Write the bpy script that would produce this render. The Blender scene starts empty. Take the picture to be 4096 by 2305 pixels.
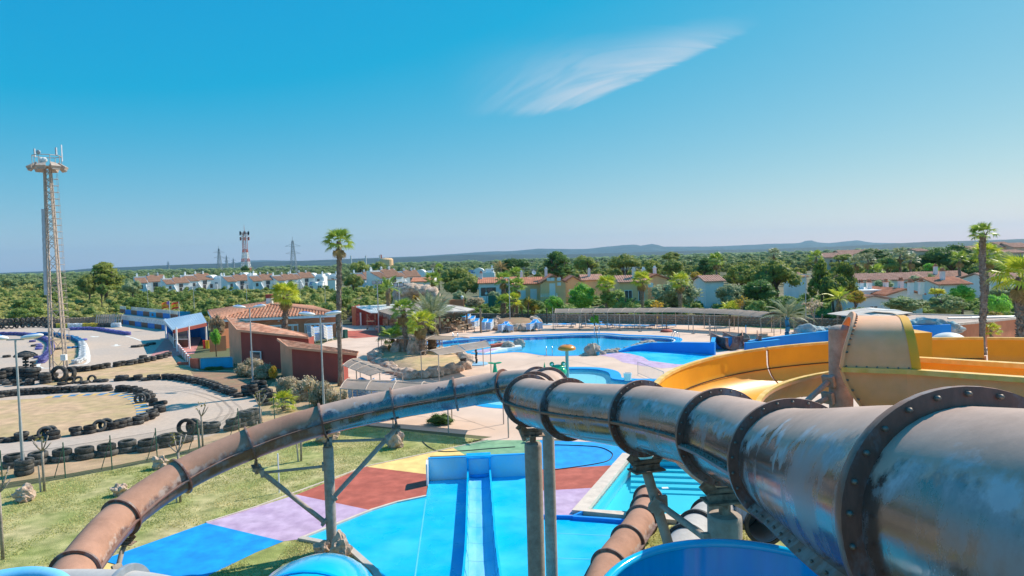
import bpy, math, random
import numpy as np
from mathutils import Vector, Matrix, noise as mnoise
from mathutils.geometry import tessellate_polygon
random.seed(7); rng = np.random.default_rng(7)
SC = bpy.context.scene
C = SC.collection
R = math.radians

# ------------------------------------------------------------------ camera
FPX, PITCH, ROLL, EYE = 2731.0, math.atan(117.5 / 2731), R(1.65), 10.0
cp, sp, cr, sr = math.cos(PITCH), math.sin(PITCH), math.cos(ROLL), math.sin(ROLL)
FW = Vector((0, cp, -sp)); UP0 = Vector((0, sp, cp)); X0 = Vector((1, 0, 0))
RT = X0 * cr - UP0 * sr; UPV = UP0 * cr + X0 * sr
cam_d = bpy.data.cameras.new('camera'); cam = bpy.data.objects.new('camera', cam_d); C.objects.link(cam)
cam_d.sensor_width = 36; cam_d.lens = 36 * FPX / 4096; cam_d.clip_start = .05; cam_d.clip_end = 60000
m = Matrix.Identity(4)
for i in range(3): m[i][0] = RT[i]; m[i][1] = UPV[i]; m[i][2] = -FW[i]
m[2][3] = EYE
cam.matrix_world = m
SC.camera = cam
# ------------------------------------------------------------------ world, sun, exposure
SUN_AZ = math.atan2(.85, .53)            # clockwise from +Y
SUN_EL = R(43)
W = bpy.data.worlds.new('World'); SC.world = W; W.use_nodes = True
wn, wl = W.node_tree.nodes, W.node_tree.links
wn.clear()
wout = wn.new('ShaderNodeOutputWorld'); wbg = wn.new('ShaderNodeBackground'); wbg.inputs[1].default_value = .1
sky = wn.new('ShaderNodeTexSky'); sky.sky_type = 'NISHITA'; sky.sun_disc = False
sky.sun_elevation = SUN_EL; sky.sun_rotation = SUN_AZ; sky.altitude = 20
sky.air_density = 1.0; sky.dust_density = .3; sky.ozone_density = 4.0
wl.new(wbg.outputs[0], wout.inputs[0])
wsp = wn.new('ShaderNodeSeparateColor'); wl.new(sky.outputs[0], wsp.inputs[0]); wcb = wn.new('ShaderNodeCombineColor')
for ch, (k, c0) in enumerate(((1.02, -1.82), (.53, 1.45), (.13, 4.66))):      # the picture's cyan colour grade of the whole sky
    g1 = wn.new('ShaderNodeMath'); g1.operation = 'MULTIPLY_ADD'; wl.new(wsp.outputs[ch], g1.inputs[0]); g1.inputs[1].default_value = k; g1.inputs[2].default_value = c0
    g2 = wn.new('ShaderNodeMath'); g2.operation = 'MAXIMUM'; wl.new(g1.outputs[0], g2.inputs[0]); g2.inputs[1].default_value = .05; wl.new(g2.outputs[0], wcb.inputs[ch])
# one thin cirrus streak, fixed on the sky dome by direction
tc = wn.new('ShaderNodeTexCoord')
def wmath(op, a, b=None, c=None, clamp=False):
    n = wn.new('ShaderNodeMath'); n.operation = op; n.use_clamp = clamp
    for i, v in enumerate((a, b, c)):
        if v is None: continue
        if isinstance(v, (int, float)): n.inputs[i].default_value = v
        else: wl.new(v, n.inputs[i])
    return n.outputs[0]
sep = wn.new('ShaderNodeSeparateXYZ'); wl.new(tc.outputs['Generated'], sep.inputs[0])
AZ = wmath('ARCTAN2', sep.outputs[0], sep.outputs[1]); EL = wmath('ARCSINE', sep.outputs[2])
# streak axes: a along the sharp lower edge, b across it
ca, sa = math.cos(R(18)), math.sin(R(18))
da = wmath('SUBTRACT', AZ, .202); de = wmath('SUBTRACT', EL, .246)
A_ = wmath('ADD', wmath('MULTIPLY', da, ca), wmath('MULTIPLY', de, sa))
B_ = wmath('SUBTRACT', wmath('MULTIPLY', de, ca), wmath('MULTIPLY', da, sa))
cmb = wn.new('ShaderNodeCombineXYZ'); wl.new(wmath('MULTIPLY', A_, 7), cmb.inputs[0]); wl.new(wmath('MULTIPLY', wmath('ADD', de, wmath('MULTIPLY', wmath('MULTIPLY', A_, A_), 1.6)), 60), cmb.inputs[1])
nz = wn.new('ShaderNodeTexNoise'); nz.inputs['Scale'].default_value = 1.0; nz.inputs['Detail'].default_value = 7; nz.inputs['Distortion'].default_value = .9
wl.new(cmb.outputs[0], nz.inputs['Vector'])
def smooth(lo, hi, x):
    n = wn.new('ShaderNodeMapRange'); n.interpolation_type = 'SMOOTHSTEP'
    n.inputs[1].default_value = lo; n.inputs[2].default_value = hi; wl.new(x, n.inputs[0]); return n.outputs[0]
wob = wmath('MULTIPLY', wmath('SUBTRACT', nz.outputs[0], .5), .016)
low = smooth(-.003, .006, wmath('ADD', B_, wob))
bot = smooth(-.046, -.030, wmath('ADD', de, wob))
bn = wmath('DIVIDE', wmath('ADD', B_, wmath('MULTIPLY', wob, 3)), wmath('SUBTRACT', .075, wmath('MULTIPLY', A_, .32)))
up = wmath('SUBTRACT', 1, smooth(.15, 1.0, bn))
lf = smooth(-.29, -.05, A_); rt = wmath('SUBTRACT', 1, smooth(.05, .17, A_))
st = wmath('ADD', .35, wmath('MULTIPLY', smooth(.3, .72, nz.outputs[0]), .7))
den = wmath('MULTIPLY', wmath('MULTIPLY', wmath('MULTIPLY', low, up), wmath('MULTIPLY', lf, rt)), wmath('MULTIPLY', bot, st))
den = wmath('MULTIPLY', den, .78, clamp=True)
cl = wn.new('ShaderNodeMix'); cl.data_type = 'RGBA'; wl.new(den, cl.inputs[0]); wl.new(wcb.outputs[0], cl.inputs[6]); cl.inputs[7].default_value = (5.0, 5.5, 6.2, 1)
wl.new(cl.outputs[2], wbg.inputs[0])
sun_d = bpy.data.lights.new('sun', 'SUN'); sun_d.energy = 4.4; sun_d.angle = R(.55); sun_d.color = (1, .90, .76)
sun = bpy.data.objects.new('sun', sun_d); C.objects.link(sun)
SUNV = Vector((math.sin(SUN_AZ) * math.cos(SUN_EL), math.cos(SUN_AZ) * math.cos(SUN_EL), math.sin(SUN_EL)))
sun.rotation_euler = SUNV.to_track_quat('Z', 'Y').to_euler()
sun.location = SUNV * 100
vs = SC.view_settings; vs.view_transform = 'Standard'; vs.look = 'None'; vs.exposure = .4; vs.gamma = 1
SC.cycles.max_bounces = 6; SC.cycles.diffuse_bounces = 4; SC.cycles.transparent_max_bounces = 12
SC.cycles.volume_bounces = 0

# ------------------------------------------------------------------ pixel -> place helpers (photograph is 4096 x 2305)
def ray(u, v): return RT * ((u - 2048) / FPX) - UPV * ((v - 1152.5) / FPX) + FW
def G(u, v, z=0.0):
    d = ray(u, v); t = (z - EYE) / d.z
    return Vector((d.x * t, d.y * t, z))
def at(u, v, y):
    d = ray(u, v); t = y / d.y
    return Vector((d.x * t, y, EYE + d.z * t))
def V(*a): return Vector(a)

# ------------------------------------------------------------------ mesh builder
class MB:
    def __init__(s): s.v = []; s.f = []; s.m = []; s.cm = 0
    def add(s, vs_, fs):
        o = len(s.v); s.v += [tuple(p) for p in vs_]
        for f in fs: s.f.append(tuple(i + o for i in f)); s.m.append(s.cm)
        return s
    def box(s, a, b, mtx=None):
        x0, y0, z0 = a; x1, y1, z1 = b
        p = [Vector(q) for q in ((x0,y0,z0),(x1,y0,z0),(x1,y1,z0),(x0,y1,z0),(x0,y0,z1),(x1,y0,z1),(x1,y1,z1),(x0,y1,z1))]
        if mtx: p = [mtx @ q for q in p]
        return s.add(p, [(0,3,2,1),(4,5,6,7),(0,1,5,4),(1,2,6,5),(2,3,7,6),(3,0,4,7)])
    def bar(s, p0, p1, w, h=None, up=None):
        h = h or w; p0 = Vector(p0); p1 = Vector(p1); d = (p1 - p0).normalized()
        up = Vector(up) if up else (Vector((0,0,1)) if abs(d.z) < .95 else Vector((0,1,0)))
        a = d.cross(up).normalized(); b = a.cross(d)
        q = [p + a*i*w/2 + b*j*h/2 for p in (p0, p1) for i, j in ((-1,-1),(1,-1),(1,1),(-1,1))]
        return s.add(q, [(3,2,1,0),(4,5,6,7),(0,1,5,4),(1,2,6,5),(2,3,7,6),(3,0,4,7)])
    def cyl(s, p0, p1, r0, r1=None, n=10, caps=True):
        r1 = r0 if r1 is None else r1; p0 = Vector(p0); p1 = Vector(p1); d = (p1-p0).normalized()
        up = Vector((0,0,1)) if abs(d.z) < .95 else Vector((0,1,0))
        a = d.cross(up).normalized(); b = a.cross(d)
        q = []
        for p, r in ((p0, r0), (p1, r1)):
            q += [p + (a*math.cos(2*math.pi*i/n) + b*math.sin(2*math.pi*i/n))*r for i in range(n)]
        f = [(i, (i+1) % n, n+(i+1) % n, n+i) for i in range(n)]
        if caps: f += [tuple(range(n-1, -1, -1)), tuple(range(n, 2*n))]
        return s.add(q, f)
    def pipe(s, pts, r, n=6, caps=True):
        return s.sweep(pts, [(r*math.cos(2*math.pi*i/n), r*math.sin(2*math.pi*i/n)) for i in range(n)], True, caps)
    def sweep(s, pts, prof, closed=True, caps=False, rolls=None, scale=None, loop=False):
        pts = [Vector(p) for p in pts]; n = len(prof); k = len(pts); q = []
        pu = Vector((0,0,1))
        for i, p in enumerate(pts):
            d = (pts[(i+1) % k if loop else min(i+1, k-1)] - pts[(i-1) % k if loop else max(i-1, 0)]).normalized()
            if abs(d.z) > .97:
                a = d.cross(pu).normalized() if abs(d.dot(pu)) < .99 else d.cross(Vector((0,1,0))).normalized()
            else: a = d.cross(Vector((0,0,1))).normalized()
            b = a.cross(d); pu = b
            ro = rolls[i] if rolls else 0; sc = scale[i] if scale else 1
            c_, s_ = math.cos(ro), math.sin(ro)
            for x, y in prof:
                q.append(p + (a*(x*c_ - y*s_) + b*(x*s_ + y*c_))*sc)
        f = []
        for i in range(k if loop else k-1):
            o0 = i*n; o1 = ((i+1) % k)*n
            for j in range(n if closed else n-1):
                j2 = (j+1) % n
                f.append((o0+j, o0+j2, o1+j2, o1+j))
        if caps and closed and not loop: f += [tuple(range(n-1,-1,-1)), tuple(range((k-1)*n, k*n))]
        return s.add(q, f)
    def lathe(s, prof, n=16, org=(0,0,0), axis=None, caps=False):
        # prof: (radius, height) along axis
        org = Vector(org); ax = Vector(axis or (0,0,1)).normalized()
        up = Vector((0,0,1)) if abs(ax.z) < .95 else Vector((0,1,0))
        a = ax.cross(up).normalized(); b = ax.cross(a)
        q = []; k = len(prof)
        for r, h in prof:
            for i in range(n):
                t = 2*math.pi*i/n; q.append(org + ax*h + (a*math.cos(t) + b*math.sin(t))*r)
        f = [(j*n+i, j*n+(i+1) % n, (j+1)*n+(i+1) % n, (j+1)*n+i) for j in range(k-1) for i in range(n)]
        if caps: f += [tuple(range(n-1,-1,-1)), tuple(range((k-1)*n, k*n))]
        return s.add(q, f)
    def poly(s, pts, z=None):
        q = [Vector((p[0], p[1], p[2] if z is None else z)) for p in pts]
        if sum(q[i].x*q[(i+1) % len(q)].y - q[(i+1) % len(q)].x*q[i].y for i in range(len(q))) < 0: q.reverse()
        return s.add(q, [tuple(range(len(q)))])
    def prism(s, pts, z0, z1):
        q = [Vector((p[0], p[1], 0)) for p in pts]; n = len(q)
        if sum(q[i].x*q[(i+1) % n].y - q[(i+1) % n].x*q[i].y for i in range(n)) < 0: q.reverse()
        vs_ = [(p.x, p.y, z0) for p in q] + [(p.x, p.y, z1) for p in q]
        f = [(i, (i+1) % n, n+(i+1) % n, n+i) for i in range(n)] + [tuple(range(n-1,-1,-1)), tuple(range(n, 2*n))]
        return s.add(vs_, f)
    def rock(s, c, sx, sy, sz, seed=0, n=2, rough=.35):
        q, f = ICO[n]; c = Vector(c); q2 = []
        for p in q:
            k = 1 + rough*(mnoise.noise(p*1.6 + Vector((seed*7.3, seed*1.7, 0))) + .45*mnoise.noise(p*4 + Vector((seed, 0, seed*3))))
            q2.append(c + Vector((p.x*sx*k, p.y*sy*k, p.z*sz*k)))
        return s.add(q2, f)
    def mesh(s, name, mats, smooth=False):
        me = bpy.data.meshes.new(name); me.from_pydata(s.v, [], s.f)
        for x in (mats if isinstance(mats, (list, tuple)) else [mats]): me.materials.append(x)
        if isinstance(mats, (list, tuple)) and len(mats) > 1: me.polygons.foreach_set('material_index', s.m)
        if smooth:
            me.polygons.foreach_set('use_smooth', [True]*len(me.polygons))
            if smooth is not True: me.set_sharp_from_angle(angle=smooth)
        me.update(); return me
    def build(s, name, mats, parent=None, smooth=False, absolute=True):
        if parent is not None and absolute:
            l = parent.location
            if parent.parent is not None: l = l + parent.parent.location
            s.v = [(p[0]-l[0], p[1]-l[1], p[2]-l[2]) for p in s.v]
        return link(name, s.mesh(name, mats, smooth), parent)
def ico(n):
    t = (1+5**.5)/2
    v = [Vector(p).normalized() for p in ((-1,t,0),(1,t,0),(-1,-t,0),(1,-t,0),(0,-1,t),(0,1,t),(0,-1,-t),(0,1,-t),(t,0,-1),(t,0,1),(-t,0,-1),(-t,0,1))]
    f = [(0,11,5),(0,5,1),(0,1,7),(0,7,10),(0,10,11),(1,5,9),(5,11,4),(11,10,2),(10,7,6),(7,1,8),(3,9,4),(3,4,2),(3,2,6),(3,6,8),(3,8,9),(4,9,5),(2,4,11),(6,2,10),(8,6,7),(9,8,1)]
    for _ in range(n):
        c = {}; g = []
        def mid(a, b):
            k = (min(a,b), max(a,b))
            if k not in c: v.append(((v[a]+v[b])/2).normalized()); c[k] = len(v)-1
            return c[k]
        for a, b, d in f:
            x, y, z = mid(a,b), mid(b,d), mid(d,a); g += [(a,x,z),(b,y,x),(d,z,y),(x,y,z)]
        f = g
    return v, f
ICO = {n: ico(n) for n in (0, 1, 2, 3)}
def link(name, data, parent=None):
    o = bpy.data.objects.new(name, data); C.objects.link(o)
    if parent is not None: o.parent = parent
    return o
def tag(o, label=None, cat=None, group=None, kind=None):
    if label: o['label'] = label
    if cat: o['category'] = cat
    if group: o['group'] = group
    if kind: o['kind'] = kind
    return o
def thing(name, label, cat, loc=(0,0,0), rz=0, group=None):
    o = link(name, None); o.location = loc; o.rotation_euler = (0,0,rz); o.empty_display_size = .3
    return tag(o, label, cat, group)
def dup(root, loc, rz=0, label=None, group=None, scale=None, cat=None):
    r = root.copy(); C.objects.link(r); r.location = loc; r.rotation_euler = (0,0,rz)
    if scale: r.scale = scale if isinstance(scale, (tuple, list)) else (scale,)*3
    tag(r, label, cat, group)
    for ch in KIDS.get(root.name, None) or list(root.children):
        c = ch.copy(); C.objects.link(c); c.parent = r
        for g in list(ch.children):
            d = g.copy(); C.objects.link(d); d.parent = c
    return r
KIDS = {}
def struct(name, mb, mat_, smooth=False): return tag(mb.build(name, mat_, smooth=smooth), kind='structure')
def spline(pts, k):
    pts = [Vector(p) for p in pts]; out = []
    for i in range(len(pts)-1):
        a = pts[max(i-1,0)]; b = pts[i]; c = pts[i+1]; d = pts[min(i+2, len(pts)-1)]
        for j in range(k):
            t = j/k
            out.append(.5*((2*b) + (c-a)*t + (2*a-5*b+4*c-d)*t*t + (3*b-a-3*c+d)*t**3))
    out.append(pts[-1]); return out
def resample(pts, step):
    pts = [Vector(p) for p in pts]; out = [pts[0].copy()]; acc = 0
    for i in range(len(pts)-1):  # inner blobs added to block light between the leaves, in a dark tint
        a, b = pts[i], pts[i+1]; L = (b-a).length; t = step-acc
        while t <= L: out.append(a.lerp(b, t/L)); t += step
        acc = (acc + L) % step
    return out

# ------------------------------------------------------------------ materials
MATS = {}
def lift(c, k=1.16): q = k if max(c) < .6 else min(k, max(1, .90/max(c))); return tuple(x*q for x in c)
def M(name, col, rough=.7, var=.14, scale=2., bump=0., bscale=30., metal=0, spec=.5, col2=None, coat=0, rnd=0., detail=6, c2lo=.42, c2hi=.62, c2scale=None, stretch=None, alpha=1, rvar=0):
    col = lift(col); col2 = lift(col2) if col2 else None
    m = bpy.data.materials.new(name); m.use_nodes = True; nt = m.node_tree; N, L = nt.nodes, nt.links
    b = N['Principled BSDF']; b.inputs['Roughness'].default_value = rough; b.inputs['Metallic'].default_value = metal
    b.inputs['Specular IOR Level'].default_value = spec
    if coat: b.inputs['Coat Weight'].default_value = coat; b.inputs['Coat Roughness'].default_value = .08
    if alpha < 1: b.inputs['Alpha'].default_value = alpha
    t = N.new('ShaderNodeTexCoord'); src = t.outputs['Object']
    if stretch:
        mp = N.new('ShaderNodeMapping'); mp.inputs['Scale'].default_value = stretch; L.new(src, mp.inputs[0]); src = mp.outputs[0]
    n1 = N.new('ShaderNodeTexNoise'); n1.inputs['Scale'].default_value = scale; n1.inputs['Detail'].default_value = detail; L.new(src, n1.inputs['Vector'])
    mr = N.new('ShaderNodeMapRange'); mr.inputs[1].default_value = .3; mr.inputs[2].default_value = .7; mr.inputs[3].default_value = 1-var; mr.inputs[4].default_value = 1+var
    L.new(n1.outputs[0], mr.inputs[0]); val = mr.outputs[0]
    if rnd:
        oi = N.new('ShaderNodeObjectInfo'); r2 = N.new('ShaderNodeMapRange'); r2.inputs[3].default_value = 1-rnd; r2.inputs[4].default_value = 1+rnd; L.new(oi.outputs['Random'], r2.inputs[0])
        mm = N.new('ShaderNodeMath'); mm.operation = 'MULTIPLY'; L.new(val, mm.inputs[0]); L.new(r2.outputs[0], mm.inputs[1]); val = mm.outputs[0]
    base = None
    if col2:
        n3 = N.new('ShaderNodeTexNoise'); n3.inputs['Scale'].default_value = c2scale or scale*.5; n3.inputs['Detail'].default_value = 8; n3.inputs['Roughness'].default_value = .65; L.new(src, n3.inputs['Vector'])
        q = N.new('ShaderNodeMapRange'); q.inputs[1].default_value = c2lo; q.inputs[2].default_value = c2hi; L.new(n3.outputs[0], q.inputs[0])
        mx = N.new('ShaderNodeMix'); mx.data_type = 'RGBA'; L.new(q.outputs[0], mx.inputs[0]); mx.inputs[6].default_value = (*col, 1); mx.inputs[7].default_value = (*col2, 1); base = mx.outputs[2]
    if rvar:
        n5 = N.new('ShaderNodeTexNoise'); n5.inputs['Scale'].default_value = .45; n5.inputs['Detail'].default_value = 5; L.new(src, n5.inputs['Vector']); q5 = N.new('ShaderNodeMapRange'); q5.inputs[1].default_value = .42; q5.inputs[2].default_value = .6; q5.inputs[3].default_value = rough; q5.inputs[4].default_value = rough-rvar; L.new(n5.outputs[0], q5.inputs[0]); L.new(q5.outputs[0], b.inputs['Roughness'])
    vm = N.new('ShaderNodeVectorMath'); vm.operation = 'SCALE'; L.new(val, vm.inputs['Scale'])
    if base: L.new(base, vm.inputs[0])
    else: vm.inputs[0].default_value = col
    L.new(vm.outputs[0], b.inputs['Base Color'])
    if bump:
        n2 = N.new('ShaderNodeTexNoise'); n2.inputs['Scale'].default_value = bscale; n2.inputs['Detail'].default_value = 5; L.new(src, n2.inputs['Vector'])
        bp = N.new('ShaderNodeBump'); bp.inputs['Strength'].default_value = bump; bp.inputs['Distance'].default_value = .05; L.new(n2.outputs[0], bp.inputs['Height']); L.new(bp.outputs[0], b.inputs['Normal'])
    MATS[name] = m; return m
def leafmat(name, c1, c2, trans=.4, rnd=.18, rough=.6):
    c1, c2 = lift(c1, 1.35), lift(c2, 1.3)
    m = bpy.data.materials.new(name); m.use_nodes = True; nt = m.node_tree; N, L = nt.nodes, nt.links
    b = N['Principled BSDF']; b.inputs['Roughness'].default_value = rough; b.inputs['Specular IOR Level'].default_value = .35
    a = N.new('ShaderNodeAttribute'); a.attribute_name = 'tint'
    mx = N.new('ShaderNodeMix'); mx.data_type = 'RGBA'; L.new(a.outputs['Fac'], mx.inputs[0]); mx.inputs[6].default_value = (*c1, 1); mx.inputs[7].default_value = (*c2, 1)
    oi = N.new('ShaderNodeObjectInfo'); r2 = N.new('ShaderNodeMapRange'); r2.inputs[3].default_value = 1-rnd; r2.inputs[4].default_value = 1+rnd; L.new(oi.outputs['Random'], r2.inputs[0])
    vm = N.new('ShaderNodeVectorMath'); vm.operation = 'SCALE'; L.new(r2.outputs[0], vm.inputs['Scale']); L.new(mx.outputs[2], vm.inputs[0])
    L.new(vm.outputs[0], b.inputs['Base Color'])
    if trans:
        tr = N.new('ShaderNodeBsdfTranslucent'); L.new(vm.outputs[0], tr.inputs[0]); ms = N.new('ShaderNodeMixShader'); ms.inputs[0].default_value = trans
        L.new(b.outputs[0], ms.inputs[1]); L.new(tr.outputs[0], ms.inputs[2]); L.new(ms.outputs[0], N['Material Output'].inputs[0])
    MATS[name] = m; return m
def watermat(name, tintc, gl=.06, ripple=.15, rs=2.5):
    m = bpy.data.materials.new(name); m.use_nodes = True; nt = m.node_tree; N, L = nt.nodes, nt.links; N.remove(N['Principled BSDF'])
    t = N.new('ShaderNodeBsdfTransparent'); t.inputs[0].default_value = (*tintc, 1)
    g = N.new('ShaderNodeBsdfGlossy'); g.inputs['Roughness'].default_value = gl
    tc_ = N.new('ShaderNodeTexCoord'); n2 = N.new('ShaderNodeTexNoise'); n2.inputs['Scale'].default_value = rs; n2.inputs['Detail'].default_value = 4; L.new(tc_.outputs['Object'], n2.inputs['Vector'])
    bp = N.new('ShaderNodeBump'); bp.inputs['Strength'].default_value = ripple; bp.inputs['Distance'].default_value = .05; L.new(n2.outputs[0], bp.inputs['Height']); L.new(bp.outputs[0], g.inputs['Normal'])
    fr = N.new('ShaderNodeFresnel'); fr.inputs[0].default_value = 1.25; L.new(bp.outputs[0], fr.inputs['Normal'])
    ms = N.new('ShaderNodeMixShader'); L.new(fr.outputs[0], ms.inputs[0]); L.new(t.outputs[0], ms.inputs[1]); L.new(g.outputs[0], ms.inputs[2]); L.new(ms.outputs[0], N['Material Output'].inputs[0])
    MATS[name] = m; return m
def tubemat(name, lo, hi, chalk, gloss, edge=(.58,.57,.60), nscale=2.2, rough=.14, ior=1.7):
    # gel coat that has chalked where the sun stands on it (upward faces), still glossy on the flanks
    m = bpy.data.materials.new(name); m.use_nodes = True; nt = m.node_tree; N, L = nt.nodes, nt.links; b = N['Principled BSDF']
    g = N.new('ShaderNodeNewGeometry'); s = N.new('ShaderNodeSeparateXYZ'); L.new(g.outputs['Normal'], s.inputs[0])
    t = N.new('ShaderNodeTexCoord')
    def nz_(sc, de=8, ro=.6, st=None):
        n = N.new('ShaderNodeTexNoise'); n.inputs['Scale'].default_value = sc; n.inputs['Detail'].default_value = de; n.inputs['Roughness'].default_value = ro
        if st:
            mp = N.new('ShaderNodeMapping'); mp.inputs['Scale'].default_value = st; L.new(t.outputs['Object'], mp.inputs[0]); L.new(mp.outputs[0], n.inputs['Vector'])
        else: L.new(t.outputs['Object'], n.inputs['Vector'])
        return n.outputs[0]
    def mth(op, a, c):
        n = N.new('ShaderNodeMath'); n.operation = op
        for i, v in enumerate((a, c)):
            if isinstance(v, (int, float)): n.inputs[i].default_value = v
            else: L.new(v, n.inputs[i])
        return n.outputs[0]
    def ramp(x, a, c):
        n = N.new('ShaderNodeMapRange'); n.inputs[1].default_value = a; n.inputs[2].default_value = c; L.new(x, n.inputs[0]); return n.outputs[0]
    n1 = nz_(nscale, 8, .6, (1,.8,.45)); n2 = nz_(nscale*6, 6, .7, (1,.8,.3))
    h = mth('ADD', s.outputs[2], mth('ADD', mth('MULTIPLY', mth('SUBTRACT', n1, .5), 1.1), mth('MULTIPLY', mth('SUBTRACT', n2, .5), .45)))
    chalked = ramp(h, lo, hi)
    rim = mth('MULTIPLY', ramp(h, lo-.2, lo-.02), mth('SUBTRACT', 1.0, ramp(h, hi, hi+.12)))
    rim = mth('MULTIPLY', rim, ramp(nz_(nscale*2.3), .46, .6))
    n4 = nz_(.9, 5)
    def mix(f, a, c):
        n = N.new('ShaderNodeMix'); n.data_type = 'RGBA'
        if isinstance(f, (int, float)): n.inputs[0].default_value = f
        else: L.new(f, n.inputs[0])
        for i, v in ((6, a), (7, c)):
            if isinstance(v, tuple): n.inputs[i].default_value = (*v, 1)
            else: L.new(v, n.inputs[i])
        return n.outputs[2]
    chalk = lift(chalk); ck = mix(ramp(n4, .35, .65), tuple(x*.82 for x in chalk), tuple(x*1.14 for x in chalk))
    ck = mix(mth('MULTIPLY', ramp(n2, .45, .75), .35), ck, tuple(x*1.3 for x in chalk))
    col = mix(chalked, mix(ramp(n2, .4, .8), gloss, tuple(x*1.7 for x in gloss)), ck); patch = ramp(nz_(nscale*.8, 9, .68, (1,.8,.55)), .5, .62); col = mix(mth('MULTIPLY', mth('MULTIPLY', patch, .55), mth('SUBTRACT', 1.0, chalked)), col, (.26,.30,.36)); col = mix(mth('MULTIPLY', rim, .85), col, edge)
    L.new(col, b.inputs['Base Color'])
    stk = nz_(3, 6, .7, (1, 1, .25))
    rg = mth('ADD', mth('MULTIPLY', mth('MAXIMUM', chalked, rim), .55), mth('ADD', mth('MULTIPLY', patch, .24), mth('ADD', rough*.8, mth('MULTIPLY', stk, .2)))); L.new(rg, b.inputs['Roughness'])
    ii = N.new('ShaderNodeMapRange'); L.new(mth('MAXIMUM', chalked, rim), ii.inputs[0]); ii.inputs[3].default_value = ior; ii.inputs[4].default_value = 1.25; L.new(ii.outputs[0], b.inputs['IOR']); b.inputs['Specular IOR Level'].default_value = .5
    bp = N.new('ShaderNodeBump'); bp.inputs['Strength'].default_value = .12; bp.inputs['Distance'].default_value = .01; L.new(nz_(14, 4), bp.inputs['Height']); L.new(bp.outputs[0], b.inputs['Normal'])
    MATS[name] = m; return m
# ------------------------------------------------------------------ palette
M('deck', (.64,.465,.365), .85, .09, .35, .15, 60, col2=(.57,.405,.31), c2scale=.12)
M('scrub_soil', (.085,.10,.04), .95, .3, .05, 0, col2=(.16,.13,.075), c2scale=.02)
M('lawn', (.25,.275,.075), .95, .28, 1.6, .6, 25, col2=(.45,.37,.18), c2scale=.4, c2lo=.4, c2hi=.64)
M('dry_grass', (.52,.34,.205), .95, .2, 1.2, .6, 20, col2=(.42,.31,.15), c2scale=.25)
M('earth', (.33,.185,.115), .95, .25, 1.0, .5, 20, col2=(.22,.16,.09), c2scale=.5)
M('asphalt', (.45,.36,.30), .9, .09, 3, .2, 80, col2=(.52,.39,.30), c2scale=.07)
M('white_line', (.7,.68,.64), .8, .12, 3)
M('paint_blue', (.0,.25,.64), .75, .16, 1.7, .2, 45, col2=(.0,.29,.68))
M('paint_lilac', (.45,.31,.46), .8, .16, 1.7, .2, 45, col2=(.49,.36,.49))
M('paint_red', (.38,.085,.055), .8, .16, 1.7, .2, 45, col2=(.43,.105,.07))
M('paint_yellow', (.82,.56,.2), .8, .16, 1.7, .2, 45)
M('paint_green', (.17,.33,.19), .8, .16, 1.7, .2, 45, col2=(.21,.36,.21))
M('splash_blue', (.0,.44,.82), .6, .07, 1.2, .12, 40, col2=(.03,.53,.86), c2scale=.35, rvar=.38)
M('splash_deep', (.0,.23,.68), .6, .06, .8)
M('pool_paint', (.0,.50,.86), .6, .05, .5)
M('pool_wall', (.0,.36,.76), .5, .08, .8)
M('coping_blue', (.0,.30,.68), .6, .08, 1.2)
M('tile_white', (.72,.72,.70), .5, .08, 3)
M('pool_pale', (.22,.60,.72), .6, .05, .4)
M('pool_turq', (.03,.52,.64), .6, .05, .6)
M('stone_edge', (.60,.50,.42), .85, .12, 3, .2, 40)
M('rock_tan', (.56,.415,.32), .9, .3, 2.6, .9, 9, col2=(.36,.235,.17), c2scale=2.2)
M('rock_grey', (.47,.40,.33), .9, .28, 2.2, .9, 9, col2=(.27,.22,.18), c2scale=2)
M('wall_stone', (.34,.255,.19), .95, .35, 5, .9, 12, col2=(.20,.16,.125), c2scale=5, rnd=.25)
M('concrete', (.47,.42,.37), .9, .12, 2, .3, 40)
M('seam_pale', (.10,.55,.86), .6, .1, 2)
watermat('water', (.86,.98,1.0)); watermat('water_pale', (.95,.99,1.0), rs=1.5)

# ------------------------------------------------------------------ pools (outlines on the ground, metres)
def gp(lst): return [G(u, v).to_2d() for u, v in lst]
def smooth_loop(pts, k=5):
    n = len(pts); out = []
    for i in range(n):
        a, b, c, d = pts[i-1], pts[i], pts[(i+1) % n], pts[(i+2) % n]
        for j in range(k):
            t = j/k; out.append(.5*((2*b) + (c-a)*t + (2*a-5*b+4*c-d)*t*t + (3*b-a-3*c+d)*t**3))
    return out
def offset(loop, d):
    n = len(loop); out = []
    ar = sum(loop[i].x*loop[(i+1) % n].y - loop[(i+1) % n].x*loop[i].y for i in range(n)); sg = 1 if ar > 0 else -1
    for i in range(n):
        t = (loop[(i+1) % n] - loop[i-1]); t.normalize(); out.append(loop[i] + Vector((t.y, -t.x))*d*sg)
    return out
main_loop = smooth_loop(gp([(1510,1408),(1545,1392),(1640,1380),(1706,1370),(1780,1360),(1869,1353),(2000,1347),(2200,1340),(2300,1336),(2420,1336),(2500,1342),(2600,1345),(2680,1350),(2705,1358),(2690,1370),(2640,1380),(2560,1392),(2480,1405),(2400,1415),(2320,1419),(2235,1421),(2180,1418),(2120,1409),(2060,1406),(1990,1411),(1930,1416),(1880,1411),(1830,1404),(1760,1400),(1690,1404),(1620,1408),(1555,1412)]))
kids_loop = smooth_loop(gp([(1905,1596),(1990,1540),(2080,1500),(2180,1478),(2262,1476),(2370,1477),(2425,1487),(2440,1500),(2450,1516),(2530,1524),(2640,1526),(2700,1545),(2660,1590),(2480,1622),(2280,1634),(2060,1626),(1950,1616)]))
TURQ_Z = -.05
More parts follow.
